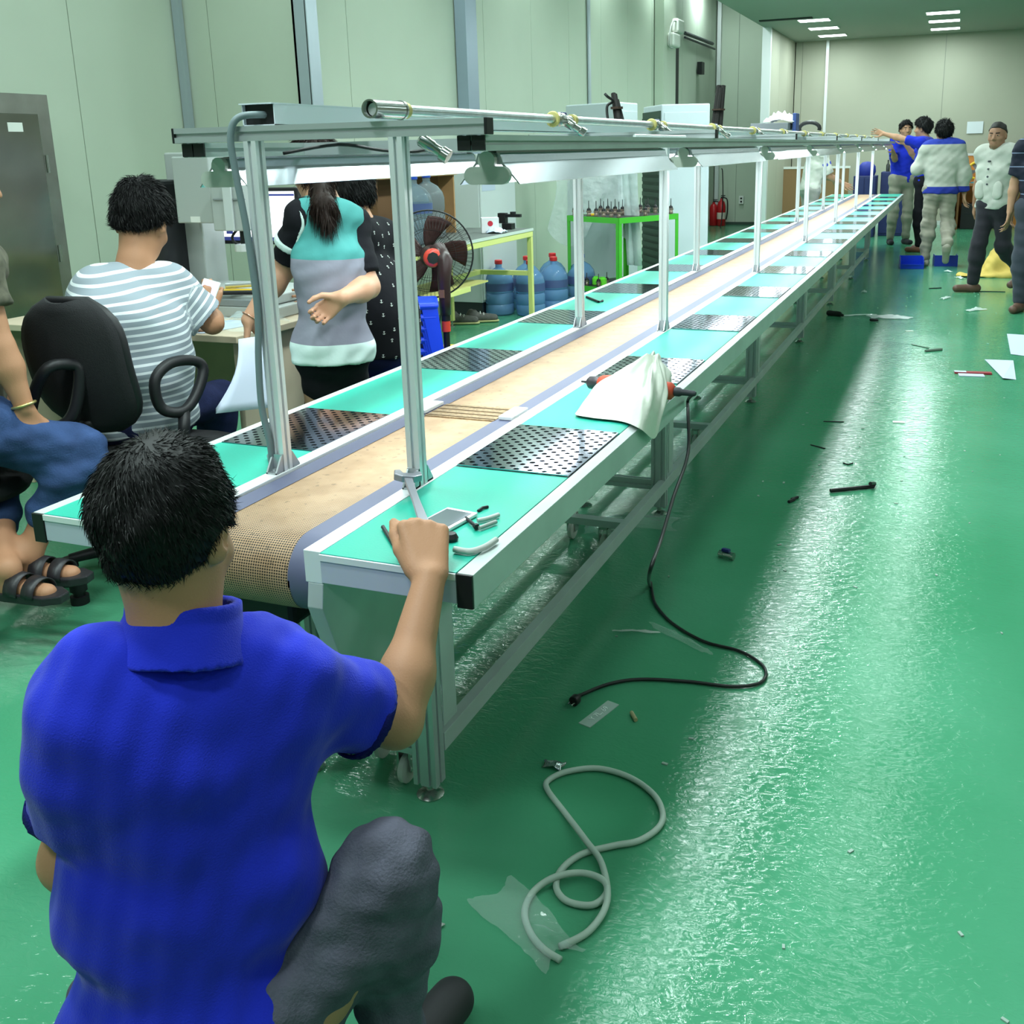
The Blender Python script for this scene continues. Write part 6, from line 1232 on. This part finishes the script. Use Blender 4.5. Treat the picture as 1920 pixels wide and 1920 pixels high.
for k in range(4):
    a = k*PI/2+0.4; MB().prism([(0.02, -0.02), (0.115, -0.05), (0.12, 0.04), (0.03, 0.02)], (fv[0], fv[1], 0.96), (math.cos(a), 0.1, math.sin(a)), (-math.sin(a), 0.1, math.cos(a)), (0, 0.004, 0)).build('blade', mat('fan_grey', lin((120, 116, 122)), 0.4), t)
MB().cyl((fv[0], fv[1]-0.03, 0.96), (fv[0], fv[1]+0.05, 0.96), 0.028, 12).build('hub', WHITE, t, smooth=True, auto=40)
t = thing('cubicle_monitor', 'black monitor seen edge-on on the cubicle desk', 'monitor', (cubx+0.75, 17.3, 0.75)); MB().box(cubx+0.62, cubx+0.95, 17.28, 17.31, 0.86, 1.10).build('housing', BLACK, t, bevel=0.004); MB().box(cubx+0.72, cubx+0.86, 17.25, 17.36, 0.751, 0.765).box(cubx+0.77, cubx+0.81, 17.31, 17.33, 0.765, 0.9).build('stand', BLACK, t)
t = thing('tower_computer', 'black tower computer under the cubicle desk', 'computer', (cubx+0.3, 17.2, 0)); MB().box(cubx+0.16, cubx+0.48, 17.0, 17.45, 0.001, 0.42).build('case', BLACK, t, bevel=0.006); MB().box(cubx+0.20, cubx+0.44, 16.993, 16.9995, 0.24, 0.27).build('drive_bay', DARK, t)
t = bx('desk_papers', PAPER, None, cubx+0.5, cubx+0.72, 17.0, 17.2, 0.7505, 0.765); tag(t, 'white papers on the front edge of the cubicle desk', 'papers')
pv = (1.379, 17.98, 1.672); t = MB().box(pv[0]-0.13, pv[0]+0.13, 17.979, 17.985, pv[2]-0.10, pv[2]+0.10).build('wall_notice', mat('notice_paper', lin((214, 220, 226)), 0.7), None); tag(t, 'white notice sheet on the far wall above the cubicle', 'notice')
# things stacked on the far part of the overhead frame
t = bx('grey_carton', mat('grey_card', lin((128, 130, 136)), 0.8), None, -0.20, 0.06, 5.6, 6.0, 1.537, 1.585, 0.003); tag(t, 'flat grey carton lying on the trunking at the middle of the frame', 'carton')
crumple('white_bag', (-0.02, 5.8, 1.586), 0.20, 0.24, 0.085, mat('bag_white', lin((230, 234, 238)), 0.5), 'white crumpled bag on the grey carton on the frame', 'bag', 9, 14, solid_=0.002)
t = bx('blue_packet', mat('packet_blue', lin((56, 78, 140)), 0.5), None, 0.075, 0.10, 5.7, 5.85, 1.522, 1.65, 0.004); tag(t, 'blue printed packet standing beside the white bag on the frame', 'packet')
t = MB().tube([(-0.10+0.09*math.cos(a), 7.9, 1.575+0.0+0.055*math.sin(a)) for a in [PI*i/10 for i in range(-1, 12)]], 0.018, 8).build('cable_coil', BLACK, None, smooth=True); tag(t, 'coil of black cable on the trunking at the far part of the frame', 'cable')
# ------------------------------------------------------------------ things on the tabletops
SIL = mat('phone_white', lin((226, 228, 230)), 0.25, 0.2)
def flat_quad(name, c, w_, l, h, rz, m, label, cat, bev=0.002): return tag(MB().box(-w_/2, w_/2, -l/2, l/2, 0, h, M=rotz(c, rz)).build(name, m, None, bevel=bev), label, cat)
pc = (0.326, -0.205, 0.75); ph = thing('phone', 'white-framed phone lying face up on the green mat beside the fist', 'phone', (pc[0], pc[1], 0.75))
MB().box(-0.036, 0.036, -0.072, 0.072, 0, 0.008, M=rotz((pc[0]+0.005, pc[1], 0.7508), -0.15)).build('frame', SIL, ph, bevel=0.003); MB().box(-0.029, 0.029, -0.056, 0.060, 0.0082, 0.0088, M=rotz((pc[0]+0.005, pc[1], 0.7508), -0.15)).build('screen', mat('screen_dark', lin((110, 118, 126)), 0.05, 0.3), ph)
def rodthing(name, pts, r, m, label, cat, n=8, sm=0): return tag(MB().tube(pts, r, n, smooth=sm).build(name, m, None, smooth=True, auto=40), label, cat)
rodthing('hex_key', [(0.237, -0.257, 0.755), (0.313, -0.342, 0.755), (0.333, -0.362, 0.755), (0.355, -0.359, 0.755)], 0.0042, mat('tool_black', (0.02, 0.02, 0.022), 0.4, 0.5), 'black hex key on the green mat left of the fist', 'hex key', 6)
rodthing('rubber_hose', [(0.416, -0.318, 0.757), (0.446, -0.319, 0.757), (0.462, -0.293, 0.757), (0.467, -0.254, 0.757)], 0.0058, mat('hose_grey', lin((176, 180, 176)), 0.5), 'curved grey hose offcut on the front green mat', 'hose', 10, 5)
rodthing('hose_offcut', [(0.392, -0.174, 0.756), (0.406, -0.157, 0.756), (0.417, -0.132, 0.756)], 0.0045, mat('hose_grey', lin((176, 180, 176)), 0.5), 'short straight grey hose offcut behind the curved one', 'hose', 10, 4)
rodthing('hose_offcut', [(0.412, -0.208, 0.756), (0.428, -0.168, 0.756)], 0.004, mat('hose_grey2', lin((150, 156, 152)), 0.5), 'short grey hose offcut lying next to the bolt', 'hose', 10)
b0, b1 = Vector((0.366, -0.17, 0.757)), Vector((0.402, -0.203, 0.757)); tag(MB().cyl(b0, b1, 0.0035, 8).cyl(b1, b1+(b1-b0).normalized()*0.008, 0.0062, 6).build('bolt', DARK, None), 'dark bolt pointing at the hose offcuts on the front mat', 'bolt')
rodthing('small_clip', [(0.367, -0.118, 0.753), (0.369, -0.101, 0.754), (0.375, -0.09, 0.753)], 0.003, DARK, 'small dark clip on the front mat behind the hose offcuts', 'clip', 6)
cp = (0.384, -0.268, 0.75); tag(MB().lathe((cp[0], cp[1], 0.7505), (0, 0, 1), [(0.012, 0), (0.014, 0.006), (0.010, 0.014), (0.003, 0.015)], 10).build('rubber_bung', BLACK, None, smooth=True, auto=40), 'small black cap beside the phone on the front mat', 'cap')
rodthing('black_lever', [(-0.412, 2.722, 0.755), (-0.306, 2.585, 0.755), (-0.298, 2.622, 0.755)], 0.006, mat('tool_black', (0.02, 0.02, 0.022), 0.4, 0.5), 'black hex key on the left wing behind the second post', 'hex key', 6)
# drill and the white plastic bag
dl = thing('power_drill', 'orange-red power drill lying across the right wing under the white bag', 'drill', (0.333, 0.936, 0.78))
ORG = mat('drill_orange', lin((206, 78, 52)), 0.45)
d0, d1 = Vector((0.23, 0.86, 0.79)), Vector((0.556, 0.805, 0.79)); dd = (d1-d0).normalized(); L_ = (d1-d0).length
MB().lathe(d0, dd, [(0.003, 0), (0.004, 0.018), (0.010, 0.02), (0.018, 0.028), (0.020, 0.05), (0.017, 0.06)], 16).build('chuck', mat('chuck_grey', lin((74, 70, 74)), 0.4, 0.4), dl, smooth=True, auto=40)
MB().lathe(d0+dd*0.058, dd, [(0.018, 0), (0.024, 0.01), (0.028, 0.05), (0.034, 0.09), (0.034, L_-0.20), (0.026, L_-0.17), (0.024, L_-0.11), (0.014, L_-0.10)], 18).build('body', ORG, dl, smooth=True, auto=50)
MB().lathe(d1-dd*0.04, dd, [(0.013, 0), (0.013, 0.012), (0.009, 0.02), (0.008, 0.055), (0.005, 0.06)], 12).build('cable_boot', mat('boot_grey', lin((52, 56, 62)), 0.5), dl, smooth=True, auto=40)
KB = mat('cable_black', (0.010, 0.012, 0.012), 0.4)
cab = [tuple(d1+dd*0.015), (0.5, 1.024, 0.715), (0.515, 0.965, 0.691), (0.54, 0.869, 0.601), (0.56, 0.632, 0.549), (0.58, 0.446, 0.511), (0.6, 0.274, 0.494), (0.327, 1.236, 0.012), (0.375, 1.127, 0.006), (0.462, 1.011, 0.006), (0.583, 0.923, 0.006), (0.69, 0.9, 0.006), (0.762, 0.847, 0.006), (0.789, 0.786, 0.006), (0.776, 0.729, 0.006), (0.71, 0.691, 0.006), (0.595, 0.678, 0.006), (0.467, 0.646, 0.006), (0.392, 0.592, 0.006), (0.337, 0.507, 0.006)]
t = thing('drill_cable', 'black mains cable from the drill hanging down and looping over the floor to its plug', 'cable', cab[9]); cab = [Vector((q.x, q.y, max(q.z, 0.006))) for q in spline([Vector(q) for q in cab], 7)]; MB().tube(cab, 0.0048, 8).build('cable', KB, t, smooth=True)
p0, p1 = Vector((0.343, 0.492, 0.014)), Vector((0.333, 0.431, 0.014)); v = (p1-p0).normalized()
MB().lathe(p0-v*0.005, v, [(0.006, 0), (0.009, 0.012), (0.014, 0.018), (0.014, 0.034), (0.012, 0.036)], 12).build('plug', BLACK, t, smooth=True, auto=40)
for e in (-1, 1): s_ = v.cross(Vector((0, 0, 1)))*0.0055*e; MB().cyl(p0+v*0.03+s_, p0+v*0.048+s_, 0.002, 8).build('pin', STEEL, t)
ring = spline([Vector(x) for x in ((0.293, 0.633, 0.757), (0.348, 0.603, 0.757), (0.434, 0.59, 0.757), (0.5, 0.535, 0.757), (0.505, 0.653, 0.701), (0.5, 0.748, 0.744), (0.468, 0.938, 0.757), (0.405, 0.989, 0.757), (0.349, 0.882, 0.757), (0.309, 0.746, 0.757))], 8, True)
tp = Vector((0.427, 0.906, 0.864)); rows = []; nR = len(ring); cen = sum(ring, Vector())/nR
for i in range(25):
    t_ = i/24; row = []
    for j in range(nR+1):
        q = ring[j % nR]; a = 2*PI*(j % nR)/nR; o = (q-cen); o.z = 0; o = o.normalized() if o.length > 1e-6 else Vector((1, 0, 0)); tt = t_**0.9
        e = q.lerp(tp+Vector((o.x*0.022, o.y*0.022, 0.012*math.sin(3*a))), tt)+o*(0.028*math.sin(PI*min(1, t_*1.15))**1.0*(0.75 if t_ < 0.87 else 0.2)+0.006*math.sin(9*a+5*t_)*math.sin(PI*t_)+0.004*math.sin(17*a-7*t_)*math.sin(PI*t_))
        e.z += 0.012*math.sin(PI*t_)+0.004*math.sin(11*a+9*t_)*math.sin(PI*t_); row.append(e)
    rows.append(row)
rows.append([sum(rows[-1][:-1], Vector())/nR+Vector((0, 0, 0.002))]*(nR+1))
MB().sheet(rows).build('plastic_carrier_bag', mat('bag_milky', lin((204, 212, 198)), 0.45, bump=0.35, bscale=22), None, smooth=True)
tag(bpy.data.objects['plastic_carrier_bag'], 'milky white plastic bag lying over the drill on the right wing', 'plastic bag')

# ------------------------------------------------------------------ things on the floor
ROPE = mat('hose_pale', lin((170, 188, 176)), 0.55)
P60 = [(0.607, -0.342, 0.008), (0.645, -0.286, 0.008), (0.655, -0.21, 0.016), (0.61, -0.108, 0.012), (0.557, -0.059, 0.02), (0.48, 0.025, 0.008), (0.41, 0.093, 0.008), (0.401, 0.128, 0.008), (0.431, 0.174, 0.008), (0.495, 0.209, 0.008), (0.576, 0.2, 0.008), (0.645, 0.156, 0.008), (0.682, 0.098, 0.008), (0.686, 0.047, 0.008), (0.659, -0.008, 0.008), (0.613, -0.042, 0.008), (0.559, -0.09, 0.008), (0.538, -0.155, 0.012), (0.546, -0.201, 0.008), (0.58, -0.228, 0.008), (0.628, -0.221, 0.008), (0.644, -0.181, 0.008), (0.631, -0.164, 0.022), (0.581, -0.15, 0.014), (0.537, -0.187, 0.02), (0.507, -0.226, 0.008), (0.512, -0.283, 0.008), (0.544, -0.33, 0.008), (0.582, -0.358, 0.008), (0.619, -0.371, 0.008)]
t = MB().tube(P60, 0.0068, 10, smooth=6).build('floor_hose', ROPE, None, smooth=True); tag(t, 'pale grey hose looped twice on the green floor', 'hose')
crumple('plastic_wrap', (0.523, -0.306, 0.0), 0.22, 0.10, 0.03, FILM, 'crumpled clear plastic wrap under the end of the pale floor hose', 'plastic wrap', 11, 20, -0.55)
crumple('plastic_wrap', (0.123, 1.805, 0.0), 0.28, 0.14, 0.05, FILM, 'clear plastic bag of small parts on the floor by the second leg', 'plastic wrap', 12, 18, 0.3)
crumple('plastic_wrap', (-0.008, 1.672, 0.0), 0.10, 0.07, 0.04, FILM, 'small clear plastic bag lying just inside the lower rail', 'plastic wrap', 13, 12)
crumple('plastic_strip', (0.51, 0.921, 0.0), 0.24, 0.03, 0.012, FILM, 'thin strip of clear plastic on the floor beside the drill cable', 'plastic strip', 14, 14, -0.55)
crumple('plastic_strip', (0.374, 0.921, 0.0), 0.13, 0.006, 0.006, mat('strip_white', lin((200, 214, 206)), 0.5), 'narrow white plastic sliver left of the clear strip', 'plastic strip', 15, 8, 0.25)
for i, (c, w_, d_, lb) in enumerate((((0.725, 7.178, 0.0), 0.34, 0.16, 'wide clear plastic film lying in the light streak of the aisle'), ((0.477, 7.235, 0.0), 0.26, 0.05, 'narrow clear plastic film lying in the shade beside the line'), ((1.399, 7.763, 0.0), 0.20, 0.08, 'small pale plastic scrap in front of the striding person'), ((1.146, 8.446, 0.0), 0.16, 0.05, 'shiny foil scrap beside the brown shoe of the striding person'), ((0.387, 8.736, 0.0), 0.10, 0.05, 'pale scrap in the shade next to the fifth leg'), ((1.274, 10.059, 0.0), 0.14, 0.06, 'foil scraps at the near edge of the yellow sack'), ((1.149, 10.639, 0.0), 0.10, 0.05, 'foil scrap between the dark blue bin and the yellow sack'))):
    crumple('film_scrap', c, w_, d_, 0.02, film('scrap_film', (0.86, 0.92, 0.92), 0.6, 0.2), lb, 'scrap', 20+i, 10, 0.4*i)
# clear ruler with printed card
c0, c1 = Vector((0.4, 0.392, 0.0)), Vector((0.431, 0.502, 0.0)); v = (c1-c0); L_ = v.length; v.normalize(); n = Vector((-v.y, v.x, 0))
t = thing('label_strip', 'clear plastic name strip with white lettering on the floor', 'label', tuple(c0)); MB().prism([(-0.01, -0.018), (L_+0.01, -0.018), (L_+0.01, 0.018), (-0.01, 0.018)], c0+Vector((0, 0, 0.001)), v, n, (0, 0, 0.002)).build('strip', film('strip_clear', (0.84, 0.92, 0.9), 0.35, 0.1), t)
M = Matrix(((v.x, n.x, 0, (c0.x+c1.x)/2), (v.y, n.y, 0, (c0.y+c1.y)/2), (0, 0, 1, 0.0036), (0, 0, 0, 1))); text('lettering', 'Y 7L, 69', 0.022, M, mat('letter_white', lin((230, 236, 234)), 0.5), t)
def bit(name, pts, r, m, label, cat, n=6): return rodthing(name, pts, r, m, label, cat, n)
bit('tube_offcut', [(0.495, 0.475, 0.006), (0.516, 0.444, 0.006)], 0.0055, mat('offcut_tan', lin((168, 160, 120)), 0.5), 'short tan tube offcut right of the clear name strip', 'offcut', 10)
t = thing('hex_bracket', 'long black hex key lying across the light streak on the floor', 'hex key', (0.862, 2.52, 0.0)); MB().tube([(0.776, 2.428, 0.009), (0.943, 2.541, 0.009), (0.945, 2.57, 0.012), (0.931, 2.509, 0.03)], 0.0085, 6).build('bar', mat('tool_black2', (0.012, 0.013, 0.014), 0.35, 0.3), t, smooth=True, auto=40)
c = (0.512, 1.579, 0.0); t = thing('ball_valve', 'small blue-handled ball valve lying alone on the floor', 'valve', c)
MB().lathe((c[0]-0.03, c[1]+0.005, 0.016), (1, -0.25, 0), [(0.009, 0), (0.014, 0.004), (0.014, 0.018), (0.011, 0.02), (0.011, 0.04), (0.014, 0.044), (0.014, 0.06)], 12).build('body', STEEL, t, smooth=True, auto=40); MB().box(-0.018, 0.012, -0.008, 0.008, 0.026, 0.036, M=rotz((c[0], c[1], 0.002), -0.3)).build('handle', VBLUE, t, bevel=0.002)
t = crumple('foil_packet', (0.388, 0.19, 0.0), 0.05, 0.03, 0.012, mat('packet_foil', lin((150, 160, 158)), 0.2, 0.8), 'small foil packet on the floor above the hose loop', 'packet', 31, 8, solid_=0.001)
bit('black_block', [(0.631, 2.241, 0.006), (0.649, 2.281, 0.006)], 0.007, DARK, 'pair of small dark blocks at the edge of the light streak, nearer part', 'block'); bit('black_block', [(0.637, 2.277, 0.006), (0.658, 2.312, 0.006)], 0.006, DARK, 'second small dark block touching the first beside the light streak', 'block')
bit('metal_pin', [(0.604, 3.121, 0.003), (0.678, 3.076, 0.003)], 0.003, DARK, 'thin dark pin in the shade left of the light streak', 'pin'); bit('metal_clip', [(0.785, 2.864, 0.003), (0.808, 2.845, 0.003), (0.826, 2.877, 0.003)], 0.003, DARK, 'small bent clip in the light streak above the long hex key', 'clip')
bit('metal_pin', [(0.609, 3.588, 0.003), (0.712, 3.608, 0.003)], 0.003, DARK, 'thin dark pin farther up the light streak', 'pin')
bit('cable_tie', [(0.955, 5.957, 0.004), (1.075, 5.84, 0.004)], 0.004, mat('tie_grey', lin((96, 110, 100)), 0.5), 'thin grey strip pointing at the grey bracket on the aisle floor', 'strip'); bit('grey_bracket', [(1.054, 5.709, 0.008), (1.161, 5.8, 0.008)], 0.010, mat('tie_grey', lin((96, 110, 100)), 0.5), 'small grey bar on the aisle floor above the red booklet', 'bar')
bit('dark_strip', [(0.985, 9.12, 0.004), (1.1, 9.186, 0.004)], 0.006, DARK, 'dark strip on the floor left of the brown shoe', 'strip'); bit('floor_lead', [(1.403, 9.014, 0.003), (1.687, 9.036, 0.003)], 0.004, KB, 'thin dark lead on the floor behind the striding person', 'lead')
c = (0.265, 7.184, 0.0); t = solid('black_glove', [cap((c[0]-0.04, c[1], 0.022), (c[0]+0.05, c[1]-0.02, 0.02), 0.024, 0.018), cap((c[0]+0.03, c[1], 0.02), (c[0]+0.08, c[1]-0.06, 0.016), 0.016, 0.012)], 0.006, mat('glove_black', (0.015, 0.016, 0.016), 0.8), None); tag(t, 'crumpled black glove on the floor below the fourth leg', 'glove')
c = (0.612, 6.951, 0.0); t = solid('black_lump', [cap((c[0]-0.02, c[1], 0.014), (c[0]+0.03, c[1], 0.012), 0.014, 0.01)], 0.005, DARK, None); tag(t, 'small black rubber piece beside the narrow film', 'rubber piece')
flat_quad('white_tag', (0.984, 3.687, 0.001), 0.06, 0.03, 0.003, 0.1, WHITE, 'small white tag in the aisle right of the light streak', 'tag', 0); flat_quad('white_tag', (0.911, 6.545, 0.001), 0.06, 0.03, 0.003, 0.3, WHITE, 'small white chip on the aisle floor beyond the grey bar', 'tag', 0)
bk = thing('notebook', 'red and white booklet open on the aisle floor', 'booklet', (1.308, 5.048, 0.0)); c = (1.321, 5.019, 0.0); MB().box(-0.05, 0.10, -0.07, 0.0, 0.001, 0.006, M=rotz((c[0], c[1], 0), 0.1)).build('page', PAPER, bk); MB().box(-0.07, 0.15, 0.005, 0.05, 0.001, 0.012, M=rotz((c[0], c[1], 0), 0.1)).build('cover', mat('cover_red', lin((150, 40, 52)), 0.5), bk); MB().box(-0.07, 0.0, 0.006, 0.049, 0.0122, 0.0135, M=rotz((c[0], c[1], 0), 0.1)).build('cover_label', PAPER, bk)
def paper_on_floor(q, label): 
    t = MB().add([tuple(x) for x in q]+[(x[0], x[1], x[2]+0.001) for x in q], [(0, 1, 2, 3)[::-1], (4, 5, 6, 7)]+[(i, (i+1) % 4, 4+(i+1) % 4, 4+i) for i in range(4)]).build('loose_sheet', PAPER, None); return tag(t, label, 'paper')
paper_on_floor([(1.436, 5.538, 0.001), (1.613, 5.524, 0.006), (1.604, 4.934, 0.001), (1.527, 4.908, 0.012)], 'white handwritten sheet lying on the floor at the right edge, nearer one'); paper_on_floor([(1.613, 6.603, 0.001), (1.731, 6.586, 0.001), (1.705, 5.725, 0.001), (1.606, 5.76, 0.004)], 'white sheet on the floor at the right edge, the farther one')
INK = mat('ink_blue', lin((110, 116, 170)), 0.7)
for k, (a, b_) in enumerate((((1.484, 5.356, 0.004), (1.545, 5.25, 0.007)), ((1.537, 5.209, 0.008), (1.573, 5.18, 0.009)))): pass
# blue bins, yellow sack
BIN = mat('bin_blue', lin((16, 62, 206)), 0.35); BIND = mat('bin_dark_blue', lin((18, 40, 140)), 0.4)
def bin_(x, y, rz, m, label, front=True):
    t = thing('parts_bin', label, 'bin', (x, y, 0)); M = rotz((x, y, 0.001), rz); w_, l, h = 0.13, 0.14, 0.13
    MB().box(-w_, w_, -l, l, 0, 0.004, M=M).build('floor_plate', m, t); MB().box(-w_, w_, l-0.004, l, 0.004, h, M=M).build('back_wall', m, t)
    for s in (-1, 1): MB().prism([(-l, 0.004), (l-0.004, 0.004), (l-0.004, h), (-l*0.45, h), (-l, h*0.5)], M @ Vector((s*w_-(0.004 if s > 0 else 0), 0, 0)), M.to_3x3() @ Vector((0, 1, 0)), (0, 0, 1), M.to_3x3() @ Vector((0.004, 0, 0))).build('side_wall', m, t)
    MB().box(-w_+0.004, w_-0.004, -l, -l+0.004, 0.004, h*0.42, M=M).build('front_wall', m, t); MB().box(-w_*0.8, w_*0.8, -l-0.008, -l, h*0.34, h*0.42, M=M).build('front_lip', m, t); return t
bin_(0.732, 11.0, 0.12, BIN, 'bright blue open-front parts bin on the aisle floor'); bin_(1.1, 11.239+0.1, PI+0.1, BIND, 'darker blue parts bin turned away beside the walking person')
SACK = mat('sack_yellow', lin((206, 178, 92)), 0.8, bump=0.4, bscale=12, var=0.12, vscale=6)
c = np.array((1.586, 10.217, 0.0)); t = solid('yellow_sack', [cap(c+np.array((-0.28, -0.02, 0.015)), c+np.array((0.30, 0.05, 0.02)), 0.07, 0.08, flat=((0, 0, 1), 2.4)), cap(c+np.array((0.0, 0.10, 0.03)), c+np.array((0.10, 0.22, 0.36)), 0.13, 0.05), cap(c+np.array((0.22, 0.10, 0.03)), c+np.array((0.14, 0.2, 0.34)), 0.12, 0.05), cut((0, 0, 0.001), (0, 0, -1))], 0.011, SACK, None, 0.08, [(0.015, 22, 4), (0.006, 60, 9)]); tag(t, 'rumpled yellow woven sack on the floor behind the striding person', 'sack')
t = crumple('white_cloth', (0.311, -0.408, -0.0), 0.14, 0.09, 0.02, mat('cloth_white', lin((206, 208, 204)), 0.8), 'white cloth on the floor under the knee of the blue polo person', 'cloth', 41, 10, solid_=0.002)
rg = random.Random(3)
for k in range(16):
    x, y = rg.uniform(0.2, 1.5), rg.uniform(0.0, 8); c = (x, y, 0.0005); rz = rg.uniform(0, 3)
crumbs = MB()
for k in range(60):
    x, y = rg.uniform(0.25, 1.6), rg.uniform(-0.3, 9); s = rg.uniform(0.003, 0.008); crumbs.box(-s, s, -s*0.5, s*0.5, 0.0002, 0.003, M=rotz((x, y, 0), rg.uniform(0, 3)))
t = crumbs.build('floor_debris', mat('crumb_grey', lin((150, 170, 160)), 0.6), None); tag(t, 'tiny scattered chips and swarf on the green floor', 'debris', kind='stuff')
